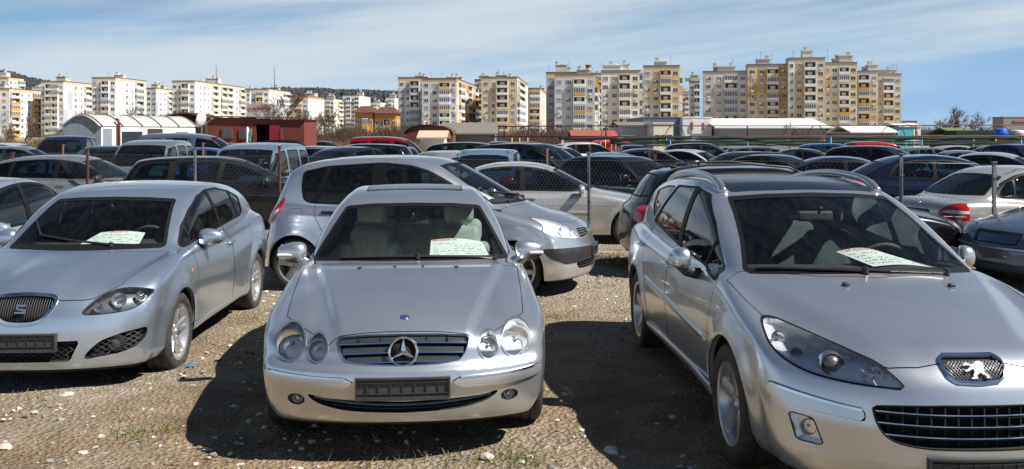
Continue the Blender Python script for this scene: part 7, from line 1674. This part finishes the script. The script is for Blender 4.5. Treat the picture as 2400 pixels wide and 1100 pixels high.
for px, lb, c in ((2346, 'bright blue plastic water tank behind the frame', (.01, .12, .55)), (2384, 'pale grey tank beside the blue water tank', (.5, .5, .45))):
    q = MB(); hz = .9 if c[2] > .5 else .7; q.lathe([(.0001, 0), (.5, 0), (.53, .06), (.52, .16), (.54, .2), (.52, .24), (.52, hz*.5), (.46, hz*.58), (.2, hz*.63), (.0001, hz*.64)], 24, 'z'); o = q.build('water_tank', plain('tank_%d' % px, c, .4), sharp=50); o.location = (sx_(px, 72), 72, EYE-(318-311)*72/2153); tag(o, lb, 'tank')
    q = MB(); q.box(sx_(px, 72)-.6, sx_(px, 72)+.6, 71.4, 72.6, GF, EYE-(318-311)*72/2153-.003); o2 = q.build('tank_stand', plain('dark_stand', (.03, .035, .03), .9), smooth=False); tag(o2, 'dark stand under the ' + ('blue' if px == 2346 else 'pale') + ' tank', 'stand')
q = MB(); q.box(-2.3, 2.3, 0, 2.2, 0, EYE-(309-311)*75/2153-GF); q.box(-2.2, 2.2, .1, 2.1, EYE-(309-311)*75/2153-GF, EYE-(309-311)*75/2153-GF+.1); o = q.build('skip', plain('dark_green_skip', (.012, .022, .02), .8), smooth=False); o.location = (sx_(2307, 75), 75, GF); tag(o, 'dark green skip left of the blue tank', 'skip')
# --- blocks of flats: each built of a panel wall, windows, balconies, a parapet and roof houses
PAL = {'white': [(.72, .71, .68), (.68, .67, .65), (.75, .74, .72)], 'cream': [(.66, .60, .50), (.60, .55, .46)], 'ochre': [(.60, .43, .23), (.62, .49, .30)], 'beige': [(.58, .48, .34), (.60, .52, .40)], 'grey': [(.52, .54, .58), (.45, .47, .52)], 'orange': [(.53, .30, .08)], 'yellow': [(.60, .46, .08)], 'stone': [(.52, .50, .46), (.56, .53, .49)]}
def wallmat(c): 
    k = 'render_%02d%02d%02d' % tuple(int(x*99) for x in c)
    return plain(k, c, .9, 0, .10, .35)
M_pane = [mat('pane_a', (.035, .045, .06), .10, 0, .6), mat('pane_b', (.10, .12, .15), .15, 0, .5), mat('pane_c', (.22, .24, .26), .3)]
M_frame = plain('window_white', (.72, .72, .71), .6); M_slab = plain('concrete_slab', (.40, .38, .35), .9); M_cap = plain('roof_edge', (.12, .10, .09), .8); M_peach = plain('peach_band', (.62, .45, .30), .9); M_ac = plain('ac_white', (.66, .66, .65), .6)
WPROTO = []
def window_mesh(kind):
    m = MB(); w_, h, d_ = 1.0, 1.0, 1.0   # unit opening, scaled on placing; outward is -y
    fr = .07
    m.box(-.5, .5, -.04, .0, -.5, -.5+fr, 0); m.box(-.5, .5, -.04, 0, .5-fr, .5, 0); m.box(-.5, -.5+fr*.8, -.04, 0, -.5+fr, .5-fr, 0); m.box(.5-fr*.8, .5, -.04, 0, -.5+fr, .5-fr, 0)
    for x in ((-.02,) if kind < 2 else (-.18, .16)): m.box(x, x+.045, -.04, 0, -.5+fr, .5-fr, 0)
    m.add([(-.46, -.012, -.44), (.46, -.012, -.44), (.46, -.012, .44), (-.46, -.012, .44)], [(0, 1, 2, 3)], 1)
    if kind == 1: m.box(-.46, -.02, -.018, -.0125, .05, .43, 0)
    o = m.build('window', None, mats=[M_frame, M_pane[kind % 3]], smooth=False); me = o.data; bpy.data.objects.remove(o); return me
for k in range(4): WPROTO.append(window_mesh(k))
BPROTO = {}
def balcony_mesh(kind, c):
    key = (kind, c)
    if key in BPROTO: return BPROTO[key]
    m = MB(); d_ = .95   # unit width and storey height; outward is -y in metres
    m.box(-.5, .5, -d_, 0, -.5, -.45, 1); m.box(-.5, .5, -d_, 0, .45, .495, 1)
    m.box(-.5, .5, -d_-.05, -d_, -.5, -.14, 0); m.box(-.5, -.47, -d_, 0, -.45, -.14, 0); m.box(.47, .5, -d_, 0, -.45, -.14, 0)
    if kind == 'glazed':
        m.add([(-.49, -d_+.03, -.14), (.49, -d_+.03, -.14), (.49, -d_+.03, .45), (-.49, -d_+.03, .45), (-.49, 0, -.14), (-.49, 0, .45), (.49, 0, -.14), (.49, 0, .45)], [(0, 1, 2, 3), (4, 0, 3, 5), (1, 6, 7, 2)], 3)
        for x in np.linspace(-.5, .47, 6): m.box(x, x+.03, -d_-.02, -d_+.02, -.14, .45, 2)
        m.box(-.5, .5, -d_-.02, -d_+.02, .38, .45, 2)
    else:
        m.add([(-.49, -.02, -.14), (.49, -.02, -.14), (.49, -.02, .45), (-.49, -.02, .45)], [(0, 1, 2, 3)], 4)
        m.box(-.5, -.46, -d_, 0, -.14, .45, 0); m.box(.46, .5, -d_, 0, -.14, .45, 0)
        m.box(-.2, .2, -.06, -.025, -.14, .30, 2)
        if kind == 'frame': m.box(-.5, .5, -d_-.05, -d_, .36, .45, 0)
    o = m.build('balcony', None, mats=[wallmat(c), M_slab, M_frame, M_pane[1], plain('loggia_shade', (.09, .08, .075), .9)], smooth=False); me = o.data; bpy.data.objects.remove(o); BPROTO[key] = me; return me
ac_ = MB(); ac_.box(-.4, .4, -.32, 0, -.28, .28); ac_o = ac_.build('air_conditioner', M_ac, smooth=False); AC = ac_o.data; bpy.data.objects.remove(ac_o)
def block(label, pl, pm, pr, ytop, Y, cols, scols, walls, par='cream', bal=('white', 'ochre', 'cream'), phi=6, seed=0, fl=2.8, band=None, floors=None, roof=True, base=-.3, mast=None, sidew=None, grp='blocks of flats'):
    r = random.Random(seed*7+3); f = R(phi); C = Vector((sx_(pm, Y), Y, base)); H = EYE + (311-ytop)*Y/2153 - base
    kl = (pl-1200)/2153; kr = (pr-1200)/2153; wF = (C.x - kl*Y)/(math.cos(f) + kl*math.sin(f)); wS = (kr*Y - C.x)/(math.sin(f) - kr*math.cos(f)); wS = min(max(wS, 7), 60) if pr > pm else 11
    t = thing('apartment_block', label, 'apartment block', C, -f, grp)   # local: front wall runs to -x, side wall to +y
    par_h = 1.3; n = floors or int((H - par_h)//fl); z0 = H - par_h - n*fl
    m = MB(); mats = []; 
    def mi(c):
        mm = wallmat(c)
        if mm not in mats: mats.append(mm)
        return mats.index(mm)
    def choose(pal): return r.choice(PAL[pal])
    faces = [('f', wF, cols, lambda u, z, o: (-wF + u, -o, z)), ('s', wS, scols, lambda u, z, o: (o, u, z))]
    parts = []; 
    for nm, wd, cs, fn in faces:
        tot = sum({'w': 1.0, 'n': .7, 'b': 1.35, 'x': .6, 'v': .5}[c] for c in cs); u = 0
        for ci, c in enumerate(cs):
            cw = wd*{'w': 1.0, 'n': .7, 'b': 1.35, 'x': .6, 'v': .5}[c]/tot; last = None
            for k in range(n):
                if last is None or r.random() < .42: last = choose(r.choice(sidew if (nm == 's' and sidew) else walls))
                za, zb = z0 + k*fl, z0 + (k+1)*fl; m.add([fn(u, za, 0), fn(u+cw, za, 0), fn(u+cw, zb, 0), fn(u, zb, 0)], [(0, 1, 2, 3)], mi(last))
                parts.append((nm, c, u + cw/2, za, cw, last))
            if z0 > .1: m.add([fn(u, 0, 0), fn(u+cw, 0, 0), fn(u+cw, z0, 0), fn(u, z0, 0)], [(0, 1, 2, 3)], mi(PAL['stone'][0]))
            u += cw
        pc = PAL[par][0] if par in PAL else par
        m.add([fn(0, z0+n*fl, 0), fn(wd, z0+n*fl, 0), fn(wd, H, 0), fn(0, H, 0)], [(0, 1, 2, 3)], mi(pc))
    w0 = mi(PAL[walls[0]][0]); m.add([(-wF, 0, 0), (-wF, wS, 0), (-wF, wS, H), (-wF, 0, H), (0, wS, 0), (0, wS, H)], [(0, 3, 2, 1), (1, 2, 5, 4)], w0)
    me_o = m.build('wall', None, t, mats=mats, smooth=False)
    q = MB(); q.add([(-wF-.15, -.15, H), (.15, -.15, H), (.15, wS+.15, H), (-wF-.15, wS+.15, H), (-wF-.15, -.15, H+.22), (.15, -.15, H+.22), (.15, wS+.15, H+.22), (-wF-.15, wS+.15, H+.22)], [(0, 3, 2, 1), (4, 5, 6, 7), (0, 1, 5, 4), (1, 2, 6, 5), (2, 3, 7, 6), (3, 0, 4, 7)]); rf = q.build('roof', M_cap, t, smooth=False)
    if roof:
        for k in range(r.choice((1, 2, 2))):
            xx = -wF*r.uniform(.2, .75); yy = wS*r.uniform(.25, .6); q = MB(); a, b, h = r.uniform(1.6, 3.2), r.uniform(1.2, 2), r.uniform(1.2, 2.4); q.box(xx-a, xx+a, yy-b, yy+b, H+.22, H+.22+h); q.box(xx-a-.2, xx+a+.2, yy-b-.2, yy+b+.2, H+.22+h, H+.4+h); q.build('roof_house', wallmat(choose(r.choice(('stone', 'white', 'cream')))), rf, smooth=False)
            q = MB(); cx_ = xx - a*r.uniform(-.7, .9); q.box(cx_-.5, cx_+.5, yy-.5, yy+.5, H+.4+h, H+1.5+h); q.box(cx_-.7, cx_+.7, yy-.7, yy+.7, H+1.5+h, H+1.75+h); q.build('chimney', wallmat(PAL['stone'][1]), rf, smooth=False)
        for k in range(r.choice((1, 1, 2))):
            xx = -wF*r.random(); q = MB(); hh = r.uniform(2.5, 5); q.tube([(xx, wS*.4, H+.22), (xx, wS*.4, H+.22+hh)], .05, 5); q.tube([(xx-.6, wS*.4, H+hh*.9), (xx+.6, wS*.4, H+hh*.9)], .035, 4); q.build('aerial', M_cap, rf)
    if mast: 
        q = MB(); xx = -wF*mast[0]; q.tube([(xx, wS*.4, H), (xx, wS*.4, H+mast[1])], [.22, .08], 6)
        for k in range(8): q.tube([(xx-.45, wS*.4, H+mast[1]*(k+1)/9), (xx+.45, wS*.4, H+mast[1]*(k+1)/9)], .06, 4)
        q.build('mast', M_cap, rf)
    cnt = {}; r.shuffle(parts)
    parts.sort(key=lambda p: -p[3])
    over = {}
    for (nm, c, uc, za, cw, col) in parts:
        rz = 0 if nm == 'f' else math.pi/2
        P = (lambda z, o=0: (-wF + uc, -o, z)) if nm == 'f' else (lambda z, o=0: (o, uc, z))
        if c in 'wn':
            o = bpy.data.objects.new('window', WPROTO[r.choice((0, 0, 1, 2, 2, 3))]); COL.objects.link(o); o.parent = t; o.location = P(za + 1.55, .0); o.rotation_euler = (0, 0, rz); ww_ = min(1.75 if c == 'w' else 1.1, cw*.72); o.scale = (ww_, 1.6, 1.45)
            if r.random() < .16: 
                o2 = bpy.data.objects.new('air_conditioner', AC); COL.objects.link(o2); o2.parent = t; o2.location = P(za + .55, .0); o2.rotation_euler = (0, 0, rz)
        elif c == 'b':
            k = r.choice(('glazed', 'glazed', 'open', 'open', 'frame')); o = bpy.data.objects.new('balcony', balcony_mesh(k, choose(r.choice(bal)))); COL.objects.link(o); o.parent = t; o.location = P(za + fl/2, .0); o.rotation_euler = (0, 0, rz); o.scale = (cw*.94, 1.0, fl*.985)
    return t
Wt = ('white', 'white', 'white', 'grey'); Mx = ('white', 'grey', 'ochre', 'beige', 'cream'); Oc = ('ochre', 'beige', 'ochre', 'cream')
# far left group, white with peach parapets
block('pale flats at the far left edge, behind the lower orange-balcony one', -60, 20, 56, 182, 480, 'wbw', 'wwb', Wt, (.60, .44, .30), seed=1)
block('low white flats with bright orange balconies at the far left', -60, 22, 96, 208, 400, 'wbw', 'bwwb', Wt, (.62, .45, .28), ('orange', 'white', 'orange'), seed=2, phi=4)
block('white flats with a sunlit blank corner, left of those with the dark red roof house', 96, 149, 217, 191, 410, 'wbbw', 'xxwnb', Wt, (.62, .47, .32), ('white', 'cream', 'cream'), seed=3, phi=4)
block('tall white flats with a dark red roof house above the wagon', 215, 271, 343, 182, 400, 'wnbw', 'xxwnbx', Wt, (.62, .45, .32), ('white', 'cream', 'grey'), seed=4, phi=4)
block('lower pale flats between two taller white ones above the wagon', 343, 366, 404, 207, 470, 'ww', 'xwwb', Wt, (.60, .46, .34), seed=5, phi=4)
block('wide white flats with a lattice mast above the red hut', 403, 457, 590, 190, 405, 'wnbw', 'xwnwbnbbnwb', Wt, (.62, .47, .33), ('white', 'cream', 'cream'), seed=6, phi=4, mast=(.0, 9))
block('white flats with a tall mast left of the bare trees', 588, 630, 681, 209, 440, 'wbw', 'xwb', ('white', 'grey'), (.60, .48, .36), seed=7, phi=4, mast=(.2, 12))
block('pale flats with a terracotta band behind the bare trees', 676, 722, 760, 225, 470, 'wbw', 'xww', ('stone', 'white'), (.46, .24, .16), seed=8, phi=4)
block('faint white flats half hidden by bare branches', 755, 782, 802, 232, 560, 'wbw', 'wb', Wt, (.62, .55, .46), seed=9, phi=4)
block('narrow white flats behind the orange houses', 803, 842, 868, 224, 600, 'wbwb', 'xx', ('white',), (.68, .66, .62), ('white',), seed=10, phi=4)
block('low distant white flats right of the narrow ones', 866, 892, 912, 240, 640, 'wbw', 'wb', ('white',), (.66, .64, .6), ('white',), seed=11, phi=4)
block('distant white flats touching the grey and white block', 904, 925, 936, 229, 600, 'wbw', 'w', ('white',), (.66, .64, .6), ('white',), seed=12, phi=4)
# the large group
block('grey-white flats with sunlit ochre and white side, leftmost of the large blocks', 933, 1000, 1040, 182, 356, 'wnbw', 'bb', ('grey', 'stone', 'grey', 'white'), 'ochre', ('white', 'grey'), seed=13, phi=5)
block('stepped white flats with ochre panels and a bright side wall', 989, 1070, 1137, 184, 340, 'wwbn', 'xbwbwb', ('grey', 'white', 'stone'), (.42, .33, .20), ('white', 'white', 'ochre'), seed=14, phi=5, sidew=('white', 'cream', 'ochre', 'white'))
block('ochre flats with a pale side between the stepped and the cream blocks', 1128, 1212, 1252, 181, 352, 'wnbw', 'bw', Oc, (.52, .44, .30), ('cream', 'white', 'ochre'), seed=15, phi=5, sidew=('white', 'cream'))
block('narrow pale green-grey flats set back beside the ochre ones', 1222, 1266, 1285, 207, 420, 'wb', 'w', ('stone', 'white'), (.5, .36, .2), seed=16, phi=5)
block('yellow-topped flats behind the orange-balcony block', 1280, 1356, 1372, 170, 318, 'wbw', 'w', ('grey', 'yellow', 'stone'), (.58, .47, .16), seed=17, phi=4)
block('cream and grey flats with bright orange loggias', 1300, 1394, 1411, 174, 292, 'wwbw', 'bwb', ('beige', 'grey', 'grey', 'cream'), (.50, .42, .31), ('orange', 'white', 'white'), seed=18, phi=6, sidew=('white', 'cream', 'ochre'))
block('white-topped beige flats left of the taller orange-banded tower', 1409, 1499, 1510, 166, 300, 'wwbw', 'bwb', ('white', 'beige', 'cream', 'stone'), (.46, .40, .32), ('white', 'cream'), seed=19, phi=8, sidew=('white', 'cream', 'ochre'))
block('tall tower of flats with orange bands', 1508, 1593, 1603, 154, 306, 'wwbw', 'bwb', ('ochre', 'beige', 'ochre', 'stone'), (.52, .40, .24), ('white', 'ochre', 'white'), seed=20, phi=8, sidew=('white', 'cream'))
block('narrow grey flats in the gap between the two large groups', 1617, 1640, 1650, 191, 380, 'wb', 'w', ('grey', 'stone'), (.36, .36, .36), ('grey', 'white'), seed=21, phi=8)
block('white and grey flats at the left end of the right-hand group', 1649, 1753, 1756, 167, 322, 'wwbw', 'w', ('white', 'grey', 'stone', 'white'), (.46, .45, .42), ('white', 'grey', 'ochre'), seed=22, phi=9)
block('ochre flats second from the left in the right-hand group', 1752, 1848, 1851, 151, 316, 'wwbw', 'w', ('ochre', 'orange', 'ochre', 'cream'), (.44, .40, .34), ('white', 'white', 'ochre'), seed=23, phi=9)
block('tallest flats, ochre and white, in the right-hand group', 1848, 1934, 1937, 136, 310, 'nwbw', 'w', ('beige', 'white', 'ochre', 'cream'), (.48, .46, .42), ('white', 'white', 'cream'), seed=24, phi=9)
block('beige flats with orange loggias right of the tallest block', 1934, 2009, 2012, 147, 316, 'nwbw', 'w', ('beige', 'ochre', 'cream'), (.47, .44, .38), ('orange', 'white', 'cream'), seed=25, phi=9)
block('rose and ochre flats second from the right end', 2010, 2058, 2061, 167, 330, 'bw', 'w', ('cream', 'stone', 'ochre'), (.52, .49, .45), ('ochre', 'orange', 'white'), seed=26, phi=9)
block('last flats at the right end of the right-hand group', 2056, 2113, 2118, 174, 338, 'nbw', 'w', ('ochre', 'beige', 'grey'), (.54, .50, .42), ('white', 'ochre'), seed=27, phi=9)
# set-back blocks that close the gaps
block('pale set-back flats showing between the far left blocks', 70, 92, 108, 214, 540, 'wbw', 'wb', Wt, (.62, .46, .32), seed=41, phi=4)
block('set-back cream flats in the gap right of the wide block with the lattice mast', 570, 586, 600, 213, 560, 'ww', 'wb', ('cream', 'white'), (.60, .46, .34), seed=42, phi=4)
block('brown-capped flats peeping out between the stepped and ochre blocks', 1112, 1136, 1146, 187, 430, 'wb', 'w', ('beige', 'ochre'), (.40, .26, .16), seed=43, phi=5)
block('set-back flats behind the orange-loggia block and its white-topped neighbour', 1384, 1412, 1420, 172, 400, 'wb', 'w', ('cream', 'grey'), (.46, .40, .32), seed=44, phi=6)
block('set-back flats left of the orange-banded tower', 1494, 1512, 1518, 181, 400, 'wb', 'w', ('cream', 'stone'), (.46, .40, .32), seed=45, phi=6)
block('low pale flats behind the narrow gap left of the narrow grey flats', 1598, 1614, 1622, 222, 480, 'wb', 'w', ('cream', 'white'), (.46, .36, .30), seed=46, phi=6)
# orange houses
for px0, px1, yt, lb, s_ in ((832, 880, 266, 'orange house with a brown roof before the white flats', 31), (878, 934, 268, 'orange house with stepped brown roof, right of its twin', 32)):
    t = block(lb, px0, px1-6, px1, yt, 260, 'wnbw', 'w', ('orange',), (.40, .20, .05), ('orange',), seed=s_, phi=3, roof=False, grp='orange houses'); t['category'] = 'house'
    q = MB(); w2 = (px1-px0)/2153*260; H = EYE + (311-yt)*260/2153 + .3; q.add([(-w2, -.8, H+.22), (.6, -.8, H+.22), (.6, 9, H+.22), (-w2, 9, H+.22), (-w2*.75, 4, H+2.2), (-w2*.2, 4, H+2.2)], [(0, 1, 5, 4), (1, 2, 5), (2, 3, 4, 5), (3, 0, 4)]); q.build('pitched_roof', plain('brown_tile', (.10, .045, .03), .85), t, smooth=False)
block('low far grey flats right of the last large block', 2118, 2150, 2166, 284, 700, 'wbw', 'w', ('stone', 'grey'), (.28, .16, .14), seed=33, phi=4, roof=False)
t, w2, h = shed('supermarket', 'grey shop roof with red lettering in front of the white flats', 'shop', 580, 642, 246, 210, 14, plain('shop_grey', (.40, .41, .42), .7), plain('shop_grey', (.40, .41, .42), .7), 0, .05)
def letters(txt, parent, x, y, z, size, mt_, nm='lettering'):
    cu = bpy.data.curves.new(nm, 'FONT'); cu.body = txt; cu.size = size; cu.extrude = .04; cu.offset = .02*size; tmp = bpy.data.objects.new(nm, cu); COL.objects.link(tmp); dg = bpy.context.evaluated_depsgraph_get(); me = bpy.data.meshes.new_from_object(tmp.evaluated_get(dg)); bpy.data.objects.remove(tmp); me.materials.append(mt_)
    o = bpy.data.objects.new(nm, me); COL.objects.link(o); o.parent = parent; o.location = (x, y, z); o.rotation_euler = (R(90), 0, 0); return o
letters('С МОРЕТО', t, -w2*.9, -.12, h-1.1, .95, mat('sign_red', (.45, .03, .03), .6))
q = MB(); q.lathe([(1.2, 0), (1.15, 60)], 20, 'z'); t = thing('smokestack', 'tall red and white banded smokestack behind the flats', 'smokestack', (sx_(1379, 420), 420, -.3)); zt_ = EYE + (311-151)*420/2153
for k in range(7):
    q = MB(); z1 = zt_ - k*1.4; q.lathe([(1.25, z1-1.4 if k < 6 else 0), (1.22, z1)] + ([(1.0, z1), (1.0, z1-1)] if k == 0 else []), 20, 'z'); q.build('band', plain('stack_red', (.22, .05, .045), .8) if k % 2 == 0 else plain('stack_white', (.55, .52, .48), .8), t)
q = MB(); q.lathe([(1.22, zt_-.4), (1.45, zt_-.4), (1.45, zt_), (1.22, zt_)], 20, 'z'); q.build('rim', plain('stack_red', (.22, .05, .045), .8), t, sharp=40)
# street lamp in the middle
t = thing('street_lamp', 'grey street lamp in front of the stepped white flats', 'street lamp', (sx_(994, 95), 95, GF)); hz = EYE + (311-283)*95/2153 - GF; q = MB(); q.tube([(0, 0, 0), (0, 0, hz)], [.09, .05], 8); q.tube([(0, 0, hz), (.25, 0, hz+.15), (.55, 0, hz+.15)], .04, 6); q.build('pole', plain('lamp_grey', (.45, .46, .46), .6), t); q = MB(); q.rbox((.7, 0, hz+.15), (.25, .1, .06), .05); q.build('lamp_head', M_satin, t); q = MB(); q.tube([(-.5, 0, hz-.1), (.3, 0, hz-.1)], .04, 6); q.build('bracket', M_satin, t)
# --- trees
M_bark = plain('bark', (.095, .075, .06), .9, 0, .3, 5); M_twig = plain('twigs', (.135, .095, .07), .9, 0, .25, 5)
def bare_tree(label, x, y, h, seed, spread=.5, dense=1, base=GF, name='bare_tree', light=False, cat='tree', lean=0):
    r = random.Random(seed); t = thing(name, label, cat, (x, y, base)); tr = MB(); cr = MB(); cnt = [0]
    def grow(p, d, l, rad, dep):
        n = 4; pts = [p]; q = p.copy(); dd = d.copy()
        for i in range(n):
            dd = (dd + Vector((r.gauss(0, .13), r.gauss(0, .13), r.gauss(.03, .08)))).normalized(); q = q + dd*l/n; pts.append(q.copy())
        (tr if dep < 2 else cr).tube(pts, [rad*(1-.45*i/n) for i in range(n+1)], 5 if dep < 3 else 3, cap=False); cnt[0] += 1
        if dep >= 5 or cnt[0] > 2600*dense: return
        k = r.choice((2, 3, 3)) if dep < 2 else r.choice((2, 3, 4))
        for _ in range(k):
            i = r.randint(2, n); a = r.uniform(.25, .85)*(1+spread*.4); ax_ = Vector((r.gauss(0, 1), r.gauss(0, 1), r.gauss(0, .5))).normalized(); nd_ = (dd + ax_*a + Vector((0, 0, .12))).normalized(); grow(pts[i], nd_, l*r.uniform(.55, .8), max(rad*.56, .026*h/8), dep+1)
        if dep < 4: grow(pts[-1], (dd + Vector((r.gauss(0, .2), r.gauss(0, .2), .1))).normalized(), l*.75, rad*.55, dep+1)
    grow(Vector((0, 0, 0)), Vector((r.gauss(0, .06)+lean, r.gauss(0, .06), 1)).normalized(), h*.34, h*.022, 0)
    tr.build('trunk', M_bark, t); cr.build('crown', M_twig, t); return t
for (px, Y, pyt, lb, s_, sp_) in ((668, 105, 205, 'bare tree with the tallest thin crown behind the red hut', 41, .4), (722, 90, 243, 'wide bare tree leaning over the end of the red hut', 42, .9), (628, 110, 240, 'bare tree left of the tall one behind the red hut', 43, .8), (760, 130, 250, 'twiggy bare tree above the dry scrub', 44, .8),
    (2250, 150, 243, 'wide bare tree behind the conifer at the right', 45, .9), (2205, 170, 268, 'small bare tree left of the wide one at the right', 46, .7), (2290, 170, 265, 'bare tree right of the conifer before the warehouse', 47, .8), (1850, 100, 285, 'leafless bushy tree in front of the long white-roofed hall', 48, 1.0),
    (285, 170, 245, 'bare tree before the tall white flats over the wagon roof', 49, .7), (330, 170, 255, 'thin bare tree right of the wagon roof end', 50, .7), (365, 170, 262, 'bare bushy tree above the wagon end', 51, .9), (60, 110, 268, 'pale-twigged tree at the left edge', 52, .9), (25, 90, 285, 'dark-stemmed bare tree at the far left', 53, .8), (1150, 180, 283, 'bare tree in front of the stepped flats', 54, .9), (400, 190, 262, 'bare tree over the dark brown hut end', 55, .8)):
    h = EYE + (311-pyt)*Y/2153 - GF; bare_tree(lb, sx_(px, Y), Y, h, s_, sp_)
def conifer(label, x, y, h, seed, w_=.25):
    r = random.Random(seed); t = thing('conifer', label, 'tree', (x, y, GF)); q = MB(); q.tube([(0, 0, 0), (0, 0, h*.9)], [h*.02, h*.006], 7); q.build('trunk', M_bark, t); m = MB()
    for i in range(1500):
        z = h*(.08 + .92*r.random()**1.3); rr_ = (1 - z/h)**.8*h*w_*r.uniform(.35, 1.1); a = r.random()*6.28; c = Vector((rr_*math.cos(a), rr_*math.sin(a), z)); s_ = h*r.uniform(.02, .045); d1 = Vector((math.cos(a), math.sin(a), -.5))*s_*1.6; d2 = Vector((-math.sin(a), math.cos(a), r.gauss(0, .4)))*s_*.5; m.add([c-d2, c+d1, c+d2, c-d1*.3], [(0, 1, 2), (0, 2, 3)])
    m.build('crown', plain('needles', (.035, .055, .03), .9, 0, .45, 2), t, smooth=False)
conifer('dark green conifer in front of the bare trees at the right', sx_(2242, 120), 120, EYE + (311-282)*120/2153 - GF, 3, .22)
conifer('small dark conifer beside the skip', sx_(2300, 125), 125, EYE + (311-298)*125/2153 - GF, 4, .3)
# dry scrub beyond the lot
def scrub(name, x0, x1, ya, yb, Y0, Y1, n, seed, mt_, hh):
    r = random.Random(seed); m = MB()
    for _ in range(n):
        Y = r.uniform(Y0, Y1); px = r.uniform(x0, x1); x = sx_(px, Y); h = hh*r.uniform(.3, 1.1)*(.6 + .6*float(vnoise(np.array(px), np.array(Y*.3), 30, seed))); c = Vector((x + r.gauss(0, .3), Y, GF)); 
        for k in range(3):
            a = Vector((r.gauss(0, .45), r.gauss(0, .3), 1)).normalized(); e = c + a*h*r.uniform(.5, 1); wv = Vector((.02, 0, 0)) + Vector((.02, 0, .01))*r.random(); mid = c.lerp(e, .5) + Vector((r.gauss(0, .1), 0, 0)); m.add([c-wv, c+wv, mid+wv*.8, e, mid-wv*.8], [(0, 1, 2, 4), (4, 2, 3)])
    o = m.build(name, mt_, smooth=False); o['kind'] = 'stuff'; return o
M_scrub = plain('dry_scrub', (.22, .155, .085), .95, 0, .4, .8); M_scrub2 = plain('brown_scrub', (.10, .065, .045), .95, 0, .4, .8)
scrub('dry_undergrowth', 640, 1000, 0, 0, 70, 100, 5200, 1, M_scrub, 1.9); scrub('brown_undergrowth', 690, 1000, 0, 0, 105, 150, 5200, 2, M_scrub2, 4.5); scrub('dry_undergrowth', 0, 160, 0, 0, 80, 110, 1800, 3, M_scrub, 2.3); scrub('brown_undergrowth', 1120, 1560, 0, 0, 120, 170, 5200, 4, M_scrub2, 4.0); scrub('brown_undergrowth', 2120, 2340, 0, 0, 150, 190, 3200, 5, M_scrub2, 4.6)
# wooded hills
def hill(name, prof, Y, depth, mt_, seed, treeh, tm):
    r = np.random.RandomState(seed); xs = np.linspace(prof[0][0], prof[-1][0], 220); f = pchip(prof); top = np.array([EYE + (311-f(x))*Y/2153 for x in xs]); v = []; F_ = []; nr = 12
    for j in range(nr+1):
        t = j/nr
        for x, z in zip(xs, top): v.append((sx_(x, Y), Y - depth*(1-t), -2 + (z+2)*math.sin(t*math.pi/2)**.9 + (vnoise(np.array(x), np.array(j*9.), 14, seed)-.5)*8*math.sin(t*math.pi)))
    n = len(xs); F_ = [(j*n+i, j*n+i+1, (j+1)*n+i+1, (j+1)*n+i) for j in range(nr) for i in range(n-1)]; o = mesh_obj(name, v, F_, mt_); o['kind'] = 'structure'
    m = MB()
    for _ in range(5200):
        i = r.rand()*(n-2); j = nr*(1-r.rand()**1.6*.85); i0, j0 = int(i), min(int(j), nr-1); a = np.array(v[j0*n+i0]); b = np.array(v[(j0+1)*n+i0+1]); p = a + (b-a)*r.rand(); s_ = treeh*.6*r.uniform(.5, 1.2); ic, ff = ico(1); ic = ic*np.array([s_*.42, s_*.42, s_*.55]) + r.normal(0, s_*.08, ic.shape); m.add(ic + p + np.array([0, 0, s_*.35]), ff)
    q = m.build('far_wood', tm, smooth=False); q['kind'] = 'stuff'
M_hill = plain('hillside', (.085, .078, .078), 1, 0, .3, .02); M_hw = plain('far_trees', (.045, .05, .055), 1, 0, .35, .05)
hill('hills', [(-250, 150), (-60, 158), (0, 168), (30, 176), (60, 184), (100, 194), (150, 206), (220, 222), (330, 250), (420, 290)], 1500, 500, M_hill, 2, 11, M_hw)
hill('hills', [(420, 270), (520, 250), (600, 228), (680, 216), (740, 217), (800, 219), (860, 221), (930, 223), (1000, 226), (1080, 244), (1200, 282)], 1600, 500, M_hill, 5, 12, M_hw)
